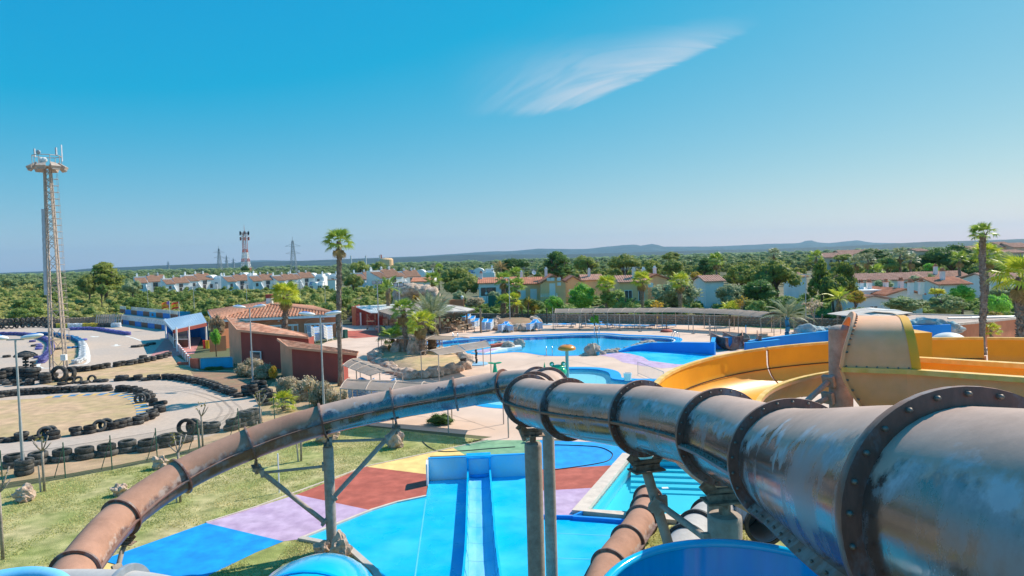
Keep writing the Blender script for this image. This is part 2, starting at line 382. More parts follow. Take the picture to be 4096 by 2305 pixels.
turq_loop = [p.to_2d() for p in (G(2524,1836), G(2351,2052), G(2742,2076), G(3060,2100), G(3120,1940), G(3060,1850))]
land_loop = None
holes = [main_loop, kids_loop, turq_loop]
def sheet(name, outer, mat_, z, holes_=()):
    loops = [[Vector((p[0], p[1], 0)) for p in outer]] + [[Vector((p[0], p[1], 0)) for p in h] for h in holes_]
    allv = [p for l in loops for p in l]
    tris = tessellate_polygon(loops)
    mb = MB(); fs = []
    for t in tris:
        a, b, c = (allv[i] for i in t)
        fs.append(t if (b-a).cross(c-a).z > 0 else t[::-1])
    mb.add([(p.x, p.y, z) for p in allv], fs)
    return struct(name, mb, MATS[mat_])
BIG = 16000
sheet('ground', [(-BIG,-200),(BIG,-200),(BIG,BIG),(-BIG,BIG)], 'scrub_soil', 0, holes)
deck_outer = [p.to_2d() for p in (G(1395,1560), G(1424,1706), G(1948,1762), G(1813,1793))] + [Vector(p) for p in ((-6.5,33.4),(2.6,33.9),(3.0,36.4),(9,37),(16,37),(70,37),(70,96),(24,100),(4,104),(-20,106),(-38,112),(-40,92),(-24,88),(-24,70),(-13.5,57))]
deck_outer = [p for p in deck_outer if True]
deck_outer = [Vector(p) for p in ((-13.6,53),(-9.0,41.6),(-1.35,38.05),(-3.1,36.9),(2.2,37.2),(4.5,35.0),(4.9,37.0),(16,38),(70,37),(70,90),(30,94),(24,98),(4,106),(-20,108),(-31,112),(-22,92),(-24,88),(-24,68),(-14.2,57))]
sheet('pool_deck', deck_outer, 'deck', .006, [main_loop, kids_loop])
def pool(nm, label, loop, floor_mat, wall_mat, water, wz, depth, cop, cat='pool', copm='coping_blue', trim=True):
    n = len(loop); o = thing(nm, label, cat, (loop[0].x, loop[0].y, 0))
    ar = sum(loop[i].x*loop[(i+1) % n].y - loop[(i+1) % n].x*loop[i].y for i in range(n))
    lp = loop if ar > 0 else loop[::-1]
    MB().poly([(p.x, p.y) for p in lp], -depth).build('basin_floor', MATS[floor_mat], o)
    mb = MB(); q = [(p.x, p.y, .0) for p in lp] + [(p.x, p.y, -depth) for p in lp]
    mb.add(q, [(i, n+i, n+(i+1) % n, (i+1) % n) for i in range(n)]).build('basin_wall', MATS[wall_mat], o)
    if cop:
        a = offset(lp, -.0); b = offset(lp, cop); mb = MB()
        q = [(p.x, p.y, .03) for p in a] + [(p.x, p.y, .03) for p in b] + [(p.x, p.y, -.12) for p in a] + [(p.x, p.y, 0) for p in b]
        f = []
        for i in range(n):
            j = (i+1) % n; f += [(i, n+i, n+j, j), (2*n+i, i, j, 2*n+j), (n+i, 3*n+i, 3*n+j, n+j)]
        mb.add(q, f).build('coping', MATS[copm], o)
    if trim:
        a = offset(lp, -.02); b = offset(lp, -.32); mb = MB()
        q = [(p.x, p.y, -.06) for p in a] + [(p.x, p.y, -.06) for p in b] + [(p.x, p.y, -.16) for p in b]
        f = []
        for i in range(n):
            j = (i+1) % n; f += [(j, n+j, n+i, i), (n+j, 2*n+j, 2*n+i, n+i)]
        mb.add(q, f).build('overflow_channel', MATS['tile_white'], o)
    w = MB().poly([(p.x, p.y) for p in lp], wz).build('water', MATS[water], o)
    return o
pool('swimming_pool', 'large bright blue swimming pool with wavy blue coping in the middle of the deck', main_loop, 'pool_paint', 'pool_wall', 'water', -.13, .5, .7)
pool('kids_pool', 'pale shallow paddling pool with blue edge around the orange mushroom', kids_loop, 'pool_pale', 'pool_pale', 'water_pale', -.12, .4, .9, trim=False)
tp = pool('turquoise_pool', 'rectangular turquoise landing pool with stone edge beneath the brown tube slide', turq_loop, 'pool_turq', 'pool_turq', 'water_pale', -.3, .8, 0, trim=False)
# stone kerb round the turquoise pool, and its steps
lp = turq_loop; ou = offset(lp, .62); n = len(lp)
for i in range(n):
    j = (i+1) % n
    mb = MB(); q = [(lp[i].x,lp[i].y), (lp[j].x,lp[j].y), (ou[j].x,ou[j].y), (ou[i].x,ou[i].y)]
    mb.prism(q, -.1, .16).build('kerb', MATS['stone_edge'], tp)
a, b = G(2524,1836), G(3060,1850); dv = (b-a).normalized(); nv = Vector((dv.y, -dv.x, 0))
for k in range(5):
    mb = MB(); p0 = a + nv*(.1+.5*k); p1 = b + nv*(.1+.5*k)
    q = [p0, p1, p1+nv*.5, p0+nv*.5]
    mb.prism([(p.x,p.y) for p in q], -.8, -.3-.1*k-.04).build('step', MATS['pool_turq'], tp)

# ------------------------------------------------------------------ splash area paints
Z1 = .012
def painted(name, px, mat_, z=Z1): return struct(name, MB().poly([(p.x,p.y) for p in (G(u,v) for u, v in px)], z), MATS[mat_])
painted('painted_path', [(406,2242),(824,2093),(1134,2167),(1024,2211),(800,2320),(640,2310)], 'paint_blue')
painted('painted_path', [(404,2246),(640,2312),(380,2420),(330,2300)], 'paint_yellow')
painted('painted_path', [(824,2093),(1186,1980),(1486,2043),(1200,2158),(1134,2167)], 'paint_lilac')
painted('painted_path', [(1186,1980),(1464,1868),(1713,1899),(1704,1987),(1586,2012),(1486,2043)], 'paint_red')
painted('painted_path', [(1464,1868),(1813,1793),(1860,1821),(1720,1827),(1713,1899)], 'paint_yellow')
painted('painted_path', [(1813,1793),(1948,1762),(2160,1762),(2160,1815),(1860,1821)], 'paint_green')
painted('painted_path', [(2160,1762),(2472,1773),(2524,1815),(2463,1862),(2150,1880)], 'paint_blue')
painted('painted_path', [(2150,1880),(2463,1862),(2388,1952),(2150,1965)], 'paint_red')
painted('painted_path', [(2150,1965),(2388,1952),(2291,2074),(2205,2072),(2150,2072)], 'paint_lilac')
painted('splash_pad', [(1717,1925),(2120,1903),(2150,1903),(2150,2076),(2290,2080),(2520,2100),(2604,2112),(2560,2210),(2530,2700),(1750,2700),(1500,2292),(1400,2202),(1270,2172),(1200,2159),(1486,2044),(1586,2013),(1704,1988)], 'splash_blue', .008)
painted('painted_path', [(2385,1420),(2470,1413),(2520,1417),(2570,1428),(2592,1444),(2700,1458),(2800,1462),(2650,1474),(2560,1463),(2490,1450),(2455,1431)], 'paint_lilac')
painted('splash_pad', [(2480,1411),(2600,1400),(2700,1408),(2860,1424),(3000,1440),(2900,1462),(2800,1462),(2700,1457),(2594,1443),(2572,1428),(2522,1416)], 'splash_blue', .01)
painted('painted_path', [(1382,1350),(1390,1324),(1510,1322),(1540,1345),(1420,1354)], 'paint_red')
painted('painted_path', [(1362,1546),(1370,1512),(1400,1510),(1402,1530),(1382,1560)], 'paint_red')
# kerbs and step edges round the splash pad
def kerb(px, h, w, mat_, name='kerb_strip', z0=0):
    pts = [G(u,v) for u, v in px]; mb = MB()
    prof = [(-w/2,z0),(w/2,z0),(w/2,h),(-w/2,h)]
    mb.sweep(pts, prof, True, True); return struct(name, mb, MATS[mat_])
kerb([(1200,2159),(1486,2044),(1586,2013),(1704,1988)], .07, .12, 'stone_edge')
kerb([(1200,2159),(1270,2172),(1400,2202),(1500,2292),(1560,2400)], .10, .22, 'concrete')
kerb([(1950,1762),(1813,1793),(1464,1868),(1336,1915),(1024,2030),(824,2093)], .05, .07, 'stone_edge')
for a, b in (((1704,1999),(1660,2310)),((2140,2130),(2560,2150)),((2120,2230),(2540,2245))):
    p, q = G(*a), G(*b); d = (q-p).normalized(); n_ = V(-d.y,d.x,0)*.025; struct('panel_seam', MB().poly([(x.x,x.y) for x in (p-n_,q-n_,q+n_,p+n_)], .0125), MATS['seam_pale'])
kerb([(2150,2074),(2292,2077),(2345,2052)], .14, .10, 'splash_deep')
kerb([(2292,2079),(2420,2088),(2560,2100)], .15, .14, 'splash_deep')

# ------------------------------------------------------------------ lawn, karting ground
struct('lawn', MB().poly([(p.x,p.y) for p in (G(u,v) for u,v in [(-500,2020),(0,1960),(262,1915),(449,1880),(640,1842),(830,1800),(960,1740),(1100,1700),(1395,1650),(1430,1703),(1948,1761),(1813,1793),(1464,1868),(1186,1980),(824,2093),(406,2242),(300,2420),(-600,2420)])], .006), MATS['lawn'])
struct('lawn', MB().poly([(p.x,p.y) for p in (G(u,v) for u,v in [(1134,2167),(1200,2159),(1270,2172),(1400,2202),(1500,2292),(1750,2700),(300,2700),(640,2312),(800,2318),(1024,2211)])], .006), MATS['lawn'])
struct('lawn', MB().poly([(p.x,p.y) for p in (G(u,v) for u,v in [(2604,2112),(2742,2092),(3060,2116),(3400,2130),(3700,2700),(2530,2700),(2560,2210)])], .005), MATS['lawn'])
struct('lawn', MB().poly([(p.x,p.y) for p in (G(u,v) for u,v in [(2330,1290),(2800,1298),(3100,1316),(3350,1332),(3350,1300),(3000,1282),(2500,1275),(2330,1276)])], .012), MATS['lawn'])
struct('asphalt_track', MB().poly([(p.x,p.y) for p in (G(u,v) for u,v in [(-700,1925),(0,1868),(624,1806),(874,1735),(1020,1672),(1060,1640),(1030,1585),(945,1572),(700,1420),(676,1340),(690,1320),(449,1288),(0,1306),(-700,1350)])], .006), MATS['asphalt'])
def island(px, mat_='dry_grass', z=.016): return struct('verge', MB().poly([(p.x,p.y) for p in smooth_loop(gp(px), 4)], z), MATS[mat_])
island([(-300,1598),(0,1602),(350,1583),(480,1581),(535,1608),(552,1650),(540,1678),(437,1714),(281,1745),(0,1768),(-300,1790)])
struct('verge', MB().poly([(p.x,p.y) for p in (G(u,v) for u,v in [(150,1536),(290,1492),(437,1475),(690,1430),(745,1466),(790,1482),(960,1482),(1060,1520),(1085,1600),(1030,1588),(940,1568),(900,1548),(820,1527),(730,1512),(530,1510),(330,1525),(230,1545)])], .016), MATS['dry_grass'])
struct('verge', MB().poly([(p.x,p.y) for p in (G(u,v) for u,v in [(760,1482),(950,1486),(1060,1522),(1080,1590),(1000,1590),(930,1560),(780,1515)])], .021), MATS['earth'])
island([(222,1343),(282,1353),(317,1385),(323,1430),(290,1453),(214,1464),(203,1432),(213,1400),(210,1370)])
struct('verge', MB().poly([(p.x,p.y) for p in (G(u,v) for u,v in [(-600,1985),(0,1935),(262,1898),(449,1865),(640,1828),(830,1780),(960,1725),(1100,1660),(1100,1640),(1020,1672),(874,1735),(624,1806),(0,1868),(-600,1918)])], .011), MATS['dry_grass'])
struct('verge', MB().poly([(p.x,p.y) for p in (G(u,v) for u,v in [(1035,1600),(1090,1530),(1350,1530),(1392,1560),(1400,1650),(1330,1665),(1240,1670),(1100,1705),(1020,1680)])], .0085), MATS['dry_grass'])
# track markings
def stripe(px, w, mat_='white_line', name='track_marking', z=.013): 
    pts = [Vector((p.x,p.y,z)) for p in (G(u,v) for u,v in px)]; mb = MB(); mb.sweep(pts, [(-w/2,0),(w/2,0)], False); mb.f = [f[::-1] for f in mb.f]; return struct(name, mb, MATS[mat_])
stripe([(340,1372),(350,1395),(355,1425),(354,1448),(340,1458),(300,1464)], .35, z=.02)
stripe([(502,1344),(535,1353),(570,1366)], .25)
stripe([(160,1452),(152,1466),(170,1474),(200,1474)], .3, z=.02)
def arrow(u, v, du, dv):
    o = G(u,v); d = (G(u+du, v+dv)-o).normalized(); s = Vector((-d.y, d.x, 0)); mb = MB(); L = 2.6
    for q in ([-L*.5,-.18],[L*.1,-.18],[L*.1,-.7],[L*.55,0],[L*.1,.7],[L*.1,.18],[-L*.5,.18]): pass
    q = [(-L*.5,-.18),(L*.1,-.18),(L*.1,-.7),(L*.55,0),(L*.1,.7),(L*.1,.18),(-L*.5,.18)]
    mb.poly([tuple((o+d*a+s*b)[:2]) for a, b in q], .014); struct('track_marking', mb, MATS['white_line'])
arrow(376,1347,16,2); arrow(465,1382,1,14)
M('kerb_paint_blue', (.06,.2,.36), .8, .2, 3); M('kerb_paint_yellow', (.6,.38,.12), .8, .2, 3)
cp_ = resample(spline([G(u,v) for u,v in [(180,1592),(300,1584),(420,1580),(500,1586),(545,1612),(562,1650),(552,1672)]], 6), .55)
for i in range(len(cp_)-1):
    a, b = cp_[i], cp_[i+1]; d = (b-a).normalized(); s = Vector((d.y,-d.x,0)); mb = MB()
    mb.poly([(p.x,p.y) for p in (a-s*.55, b-s*.55, b+s*.25, a+s*.25)], .024); struct('kerb_stripe', mb, MATS['kerb_paint_blue' if i % 2 else 'kerb_paint_yellow'])
# ------------------------------------------------------------------ far hills
M('hill_scrub', (.014,.036,.042), .95, .35, .004, 0, col2=(.05,.065,.06), c2scale=.008, c2lo=.52, c2hi=.62)
def ridge(name, D, crest, fall, seed):
    mb = MB(); us = np.linspace(-900, 5000, 260); rows = 9; q = []
    cu = [c[0] for c in crest]; cv = [c[1] for c in crest]
    for k in range(rows):
        t = k/(rows-2) if k < rows-1 else 1.0
        for u in us:
            v = np.interp(u, cu, cv); p = at(u, v, D); z = max(p.z, 5)
            if k == rows-1: dd, zz = 1.15, -20
            else:
                dd = 1-fall*(1-t); zz = z*(t**1.3) + (8 if 0 < k < rows-2 else 0)*mnoise.noise(Vector((u*.01, k*1.3, seed)))*z/60 + (z*.035*mnoise.noise(Vector((u*.02, k, seed+5))) if k else 0)
            q.append((p.x*dd, p.y*dd, zz if k else -3))
    n = len(us); f = [(k*n+i, k*n+i+1, (k+1)*n+i+1, (k+1)*n+i) for k in range(rows-1) for i in range(n-1)]
    mb.add(q, f); return struct(name, mb, MATS['hill_scrub'], smooth=True)
ridge('hills', 4200, [(-900,1100),(0,1092),(290,1081),(352,1075),(500,1069),(645,1062),(810,1056),(955,1053),(1024,1048),(1231,1043),(1396,1036),(1645,1029),(1851,1020),(2048,1018),(2300,1017),(2600,1008),(2875,1000),(3072,997),(3400,984),(3693,968),(3900,963),(4096,956),(5000,930)], .45, 1)
ridge('hills', 9000, [(-900,1110),(600,1080),(940,1053),(985,1043),(1050,1041),(1200,1044),(1700,1024),(1900,1010),(1976,1006),(2060,1004),(2151,995),(2338,997),(2400,990),(2462,984),(2536,977),(2565,984),(2602,975),(2630,980),(2648,987),(2875,986),(3072,976),(3196,973),(3237,959),(3275,971),(3320,973),(3428,961),(3486,971),(3693,975),(4096,975),(5000,960)], .3, 9)
# ------------------------------------------------------------------ slides
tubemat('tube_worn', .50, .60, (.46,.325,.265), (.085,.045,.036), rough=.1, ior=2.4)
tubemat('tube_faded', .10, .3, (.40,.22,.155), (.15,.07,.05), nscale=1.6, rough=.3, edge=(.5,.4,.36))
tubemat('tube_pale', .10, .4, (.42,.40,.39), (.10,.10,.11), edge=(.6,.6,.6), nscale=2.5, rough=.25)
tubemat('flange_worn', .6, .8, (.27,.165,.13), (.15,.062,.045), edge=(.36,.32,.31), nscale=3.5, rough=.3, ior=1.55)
M('flange_faded', (.12,.06,.05), .6, .25, 4, .1, 30, col2=(.22,.15,.13), c2scale=5)
M('flange_black', (.025,.025,.028), .55, .3, 5)
M('bolt_steel', (.20,.17,.15), .55, .2, 9, metal=.6)
M('steel_sand', (.36,.30,.255), .75, .16, 4, .15, 50, col2=(.30,.24,.20), c2scale=9)
M('steel_rust', (.30,.22,.17), .8, .25, 8, .2, 50, col2=(.16,.10,.07), c2scale=10)
M('yellow_gel', (.80,.37,.012), .42, .08, 1.2, .03, 60, coat=.1, col2=(.74,.32,.012), c2scale=.8)
M('yellow_out', (.90,.45,.25), .5, .08, 3, .05, 80, col2=(.88,.42,.19), c2scale=.9)
M('yellow_lip', (.78,.50,.16), .45, .12, 4, col2=(.72,.42,.08), c2scale=3)
M('blue_gel', (.0,.34,.80), .10, .08, 2, coat=.8, col2=(.0,.42,.86), c2scale=1.5, stretch=(3,3,.3))
M('blue_gel_light', (.0,.44,.80), .12, .05, 1, coat=.7, col2=(.02,.52,.84), c2scale=.7)
M('blue_trough', (.22,.55,.80), .35, .08, 1.5, .05, 30, col2=(.08,.46,.80), c2scale=.9, stretch=(1,.35,1))
M('wall_pale', (.42,.70,.82), .55, .12, 1.2, .1, 20, col2=(.20,.58,.80), c2scale=.6)
M('seam_dark', (.06,.035,.02), .8)
bolt_me = MB().lathe([(0,.026),(.011,.024),(.014,.013),(.014,-.01)], 6).mesh('bolt', MATS['bolt_steel'], True)
def put_bolt(p, nrm, parent, s=1):
    o = link('bolt', bolt_me, parent); l = parent.location.copy()
    if parent.parent: l = l + parent.parent.location
    o.location = Vector(p) - l; o.rotation_euler = Vector(nrm).to_track_quat('Z','Y').to_euler(); o.scale = (s,)*3
def tube_slide(root, cps, rad, rf, tm, fm, nb=0, seam_rolls=None, bolts=(), flange_t=.034, sub=10, ext0=False):
    pts = spline(cps, sub); K = len(cps)
    prof = [(rad*math.cos(2*math.pi*i/44), rad*math.sin(2*math.pi*i/44)) for i in range(44)]
    def frame(i):
        d = (pts[min(i+1,len(pts)-1)] - pts[max(i-1,0)]).normalized(); a = d.cross(Vector((0,0,1))).normalized(); return d, a, a.cross(d)
    for s in range(K-1):
        seg = [p.copy() for p in pts[s*sub:(s+1)*sub+1]]
        sec = MB().sweep(seg, prof).build('tube_section', MATS[tm(s) if callable(tm) else tm], root, smooth=True)
        ro = (seam_rolls or {}).get(s, 0)
        for side in (-1, 1):
            mb = MB(); w = .085; x0, x1 = rad-.01, rad+w
            pr = [(side*x0,-.018),(side*x1,-.018),(side*x1,.018),(side*x0,.018)]
            if side < 0: pr = pr[::-1]
            mb.sweep(seg, pr, True, True, rolls=[ro*side]*len(seg)); sf = mb.build('seam_flange', MATS[fm], sec)
        if s in bolts and nb:
            m2 = 12
            for k in range(m2):
                t = (k+.5)/m2*(len(seg)-1); i = int(t); p = seg[i].lerp(seg[min(i+1,len(seg)-1)], t-i); d, a, b = frame(s*sub+i)
                for sd in (-1, 1):
                    c_, s_ = math.cos(ro*sd), math.sin(ro*sd); aa = a*c_ + b*s_; bb = b*c_ - a*s_
                    put_bolt(p + aa*sd*(rad+.05) + bb*.018, bb, sec, .8)
    for s in range(K):
        i = s*sub; d, a, b = frame(i); p = pts[i]
        mb = MB().lathe([(rad-.01,-flange_t),(rf,-flange_t),(rf+.004,-flange_t*.5),(rf+.004,flange_t*.5),(rf,flange_t),(rad-.01,flange_t)], 56, p, d)
        fl = mb.build('flange', MATS[fm], root, smooth=R(30))
        if s in bolts and nb:
            for k in range(nb):
                t = 2*math.pi*(k+.5)/nb; r = (rad+rf)/2+.01; q = p + (a*math.cos(t)+b*math.sin(t))*r
                put_bolt(q - d*flange_t, -d, fl, 1); 
    return pts, frame
FL = [V(2.75,-2.2,9.5), V(2.45,.5,9.12), at(3914,2105,3.0), at(3183,1862,6.3), at(2890,1747,8.65), at(2572,1674,11.0), at(2274,1638,13.4), at(2117,1603,15.9), at(2142,1581,17.7), at(2196,1553,20.0), at(2150,1540,22.9), at(2016,1545,24.4), at(1822,1576,24.5), at(1572,1619,24.2), at(1290,1682,23.7), at(1002,1776,22.9), at(722,1905,21.6), at(484,2072,19.6), at(300,2290,17.0), at(150,2560,14.4)]
ts = thing('tube_slide', 'long brown enclosed tube slide curving from the right foreground round to the lower left', 'water slide', (FL[11].x, FL[11].y, 0))
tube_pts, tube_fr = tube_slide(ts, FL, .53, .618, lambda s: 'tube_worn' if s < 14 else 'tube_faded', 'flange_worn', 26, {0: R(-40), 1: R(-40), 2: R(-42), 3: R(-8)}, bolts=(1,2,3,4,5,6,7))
# the lower brown tube running into the lawn, and the pale tube beside it
LB = [at(2380,2400,18.6), at(2437,2268,20.3), at(2510,2167,22.0), at(2566,2085,23.6), at(2582,2041,24.8), at(2592,1999,26.2)]
lb = thing('tube_slide', 'shorter tan brown tube slide lying low beside the turquoise pool', 'water slide', (LB[2].x, LB[2].y, 0))
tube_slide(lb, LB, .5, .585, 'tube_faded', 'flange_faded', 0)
PB = [at(2700,2270,18.2), at(2750,2186,19.5), at(2789,2124,21.0), at(2838,2070,22.5), at(2895,2030,23.7), at(2985,2042,23.4), at(3060,2100,21.8)]
pb = thing('tube_slide', 'pale grey chalky tube slide with black flanges behind the sandy column', 'water slide', (PB[2].x, PB[2].y, 0))
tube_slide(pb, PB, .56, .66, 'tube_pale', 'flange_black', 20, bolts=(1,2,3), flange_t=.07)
# grey tube at the very bottom left with its end flange
M('flange_grey', (.27,.30,.33), .5, .2, 6)
GB = [at(-200,2402,9.6), at(505,2396,9.1), at(1000,2530,8.5)]
gb = thing('tube_slide', 'dark grey tube slide just entering the bottom left corner', 'water slide', (GB[1].x, GB[1].y, 0))
tube_slide(gb, GB, .36, .45, 'tube_pale', 'flange_grey', 22, bolts=(1,))

# ------------------------------------------------------------------ slide supports
def column(label, u, v_top, y, rad, neck=None, zb=0):
    p = at(u, v_top, y); o = thing('support_column', label, 'column', (p.x, p.y, 0))
    MB().lathe([(rad,zb-.2),(rad,p.z-.06),(rad*.97,p.z-.015),(rad*.9,p.z),(0,p.z+.015)], 28, (p.x,p.y,0)).build('post', MATS['steel_sand'], o, smooth=R(40))
    if zb == 0:
        MB().lathe([(rad*1.5,0),(rad*1.5,.03),(0,.03)], 20, (p.x,p.y,.012)).build('base_plate', MATS['steel_rust'], o)
    return o, p
def neck(o, p, zt, r=.075):
    MB().cyl((p.x,p.y,p.z-.01), (p.x,p.y,zt), r, r, 14).build('neck', MATS['steel_rust'], o, smooth=R(40))
def saddle(o, tp_, bottom, ax):
    # two angle plates and cross tube between plate tp_ and the flange underside
    ax = Vector((ax.x, ax.y, 0)).normalized(); sd = Vector((-ax.y, ax.x, 0))
    mb = MB(); mb.bar(tp_-sd*.27, tp_+sd*.27, .3, .025); mb.bar(tp_+Vector((0,0,.05))-sd*.22, tp_+Vector((0,0,.05))+sd*.22, .1, .08)
    mb.build('bearing_plate', MATS['steel_rust'], o)
    for s in (-1, 1):
        mb = MB(); mb.bar(tp_+sd*s*.1+Vector((0,0,.04)), bottom+sd*s*.30+Vector((0,0,.06)), .16, .02, up=ax); mb.build('saddle_arm', MATS['steel_rust'], o)
    mb = MB(); mb.cyl(tp_-sd*.24+Vector((0,0,.13)), tp_+sd*.24+Vector((0,0,.13)), .04, n=8); mb.build('cross_tube', MATS['steel_rust'], o)
def strut(o, a, b, r=.075, nm='brace', pads=True):
    mb = MB().cyl(a, b, r, n=12); s = mb.build(nm, MATS['steel_sand'], o, smooth=R(40))
    if pads:
        d = (Vector(b)-Vector(a)).normalized()
        for p in (a, b):
            MB().bar(Vector(p)-d*.05, Vector(p)+d*.05, .26, .26).build('joint_plate', MATS['steel_sand'], s)
    return s
def flb(i): d, a, b = tube_fr(i*10); return FL[i] - b*.62, d
# P1: column under the left leg with four struts
o, p = column('tall sandy column with four braces carrying the left run of the brown tube', 1312, 1786, 23.5, .18)
bt, d = flb(14); neck(o, p, bt.z-.18); saddle(o, V(p.x,p.y,bt.z-.2), bt, d)
e12, d12 = flb(13); e14, d14 = flb(15)
strut(o, at(1335,1988,23.45), e12-V(0,0,.25), .085); strut(o, at(1322,1766,23.5), at(1546,1758,24.1), .05)
strut(o, at(1298,2088,23.45), e14-V(0,0,.25), .085); strut(o, at(1294,1866,23.5), at(1050,1892,23.0), .05)
for e, dd in ((e12,d12),(e14,d14)):
    neck(o, V(e.x,e.y,e.z-.45), e.z-.18, .06); saddle(o, e-V(0,0,.2), e, dd)
# P2 / P3: the pair of pillars in the middle
o, p = column('thick front pillar of the pair under the middle bend of the brown tube', 2132, 1772, 15.95, .205)
bt, d = flb(7); neck(o, p, bt.z-.22); saddle(o, V(p.x,p.y,bt.z-.22), bt, d)
strut(o, at(2098,1762,15.9), bt-V(.25,0,.02), .05, pads=False)
o, p = column('slimmer rear pillar of the pair under the middle bend of the brown tube', 2192, 1700, 19.9, .175)
# P4 leaning post and P5 stub column joined by one brace
bt, d = flb(5); a4 = at(2586,1884,bt.y)
o = thing('support_post', 'slanted sandy pipe post below the fourth flange of the brown tube', 'post', (G(2745,2420).x, G(2745,2420).y, 0))
e = at(2745,2420, a4.y-.6); low = a4 + (at(2679,2195,a4.y-.25)-a4)*2.9
MB().cyl(low, a4, .082, n=16).build('post', MATS['steel_sand'], o, smooth=R(40)); saddle(o, a4+V(0,0,.02), bt, d)
jp = at(2636,2016, a4.y-.12); jb = at(2850,2172, 8.6)
strut(o, jp, jb, .05)
MB().bar(jp-V(.1,.03,.09), jp+V(.02,-.06,.1), .22, .2).build('clamp', MATS['steel_sand'], o)
o, p = column('squat thick sandy column under the third flange of the brown tube', 2899, 2058, 8.62, .215)
bt, d = flb(4); neck(o, p, bt.z-.2, .075); saddle(o, V(p.x,p.y,bt.z-.2), bt, d)
o, p = column('partly hidden sandy column below the largest tube section at the bottom right', 3358, 2235, 5.3, .085)
# P7 small bent post at the left end
bt, d = flb(17); a = bt - V(0,0,.2)
o = thing('support_post', 'thin bent pink post under the left end of the brown tube', 'post', (at(468,2290,19.0).x, 19.0, 0))
k = at(486,2212,19.5); MB().pipe([a, k, k+(at(468,2288,19.1)-k)*3.2], .07, 12).build('post', MATS['steel_sand'], o, smooth=True); saddle(o, a, bt, d)
strut(o, at(470,2275,19.1), at(440,2300,19.3), .05)

# ------------------------------------------------------------------ yellow flume (spiral) and its hooded start
YC = V(9.3, 12.3, 0)
def u_profile(half, depth, wl, wr, t=.05, lip=.09, n=14):
    # closed profile of an open channel: inner U then outer U; wl / wr extra wall height left / right
    ins = [(-half, wl)] + [(half*math.cos(math.pi + math.pi*i/n), depth*math.sin(math.pi + math.pi*i/n)) for i in range(n+1)] + [(half, wr)]
    outs = [(half+lip, wr), (half+lip, wr-.06), (half+t, wr-.07)] + [((half+t)*math.cos(-math.pi*i/n), (depth+t)*math.sin(-math.pi*i/n)) for i in range(n+1)] + [(-half-t, wl-.07), (-half-lip, wl-.06), (-half-lip, wl)]
    return ins, outs
def arc(c, r, a0, a1, n, z0, z1): return [V(c.x + r*math.cos(R(a0+(a1-a0)*i/n)), c.y + r*math.sin(R(a0+(a1-a0)*i/n)), z0+(z1-z0)*i/n) for i in range(n+1)]
ys = thing('open_slide', 'yellow open flume sweeping in a wide curve behind the brown tube', 'water slide', (YC.x, YC.y, 0))
path = arc(YC, 5.65, 212, 10, 44, 6.6, 7.25)       # clockwise seen from above, rising to the right
half = 1.0
ins, outs = u_profile(half, .62, .42, .05)
# path direction runs clockwise, so left of travel (-x profile) is the outer wall
nsec = 4
for k in range(nsec):
    seg = path[k*11:(k+1)*11+1]
    s = MB().sweep(seg, ins, False).build('trough', MATS['yellow_gel'], ys, smooth=R(50))
    MB().sweep(seg, outs[:], False).build('outer_skin', MATS['yellow_out'], ys, smooth=R(50))
    for nm, (xa, xb, zz) in (('outer_lip', (-half-.09, -half+.02, .42)), ('inner_lip', (half-.02, half+.09, .05))):
        MB().sweep(seg, [(xa,zz-.03),(xb,zz-.03),(xb,zz+.035),(xa,zz+.035)], True, True).build(nm, MATS['yellow_lip'], ys)
    e = seg[-1]; d = (seg[-1]-seg[-2]).normalized(); mbj = MB()
    jr = [(x*1.10, y*1.12 if y < 0 else y-.05) for x, y in ins[1:-1]]
    pr = [(x*1.04, y*1.06 if y < 0 else y-.05) for x, y in ins[1:-1]]
    mbj.sweep([e-d*.05, e+d*.05], pr + jr[::-1], True, True); mbj.build('joint_flange', MATS['yellow_out'], ys)
    for bx, by in jr[1:-1:1]:
        a = d.cross(V(0,0,1)).normalized(); b = a.cross(d); put_bolt(e + a*bx*.985 + b*by*.985 - d*.05, -d, ys, 1.1)
mb = MB(); mb.sweep(path[14:34], [(-half+.035,-.13),(-half+.05,-.13),(-half+.05,-.105),(-half+.035,-.105)], True, True); mb.build('seam_line', MATS['seam_dark'], ys)
# hooded start section
h0 = V(7.155, 15.0, 0); hd = V(.929, -.37, 0).normalized(); h1 = h0+hd*1.33; h2 = h1 + V(.79, -.61, 0)*4.6
ZR = 7.5
hs_ = thing('open_slide', 'faded yellow hooded flume section with bolted rim beside the grey column', 'water slide', (h0.x, h0.y, 0))
prof_lo_in = [(.84*math.cos(math.pi+math.pi*i/16), 1.05*math.sin(math.pi+math.pi*i/16)) for i in range(17)]
prof_lo_out = [(.90*math.cos(-math.pi*i/16), 1.11*math.sin(-math.pi*i/16)) for i in range(17)]
base = [h0+V(0,0,ZR), h1+V(0,0,ZR-.005)]; run = [h1+V(0,0,ZR-.005), h1.lerp(h2,.5)+V(0,0,ZR-.01), h2+V(0,0,ZR-.02)]
A_ = hd.cross(V(0,0,1)).normalized(); B_ = A_.cross(hd)
s0 = lambda y: .29*(max(0,y)/1.04)**1.6 + .6*(max(0,-y)/1.11)**1.4
e0_ = lambda y: 1.33-.14*max(0,y)/1.04
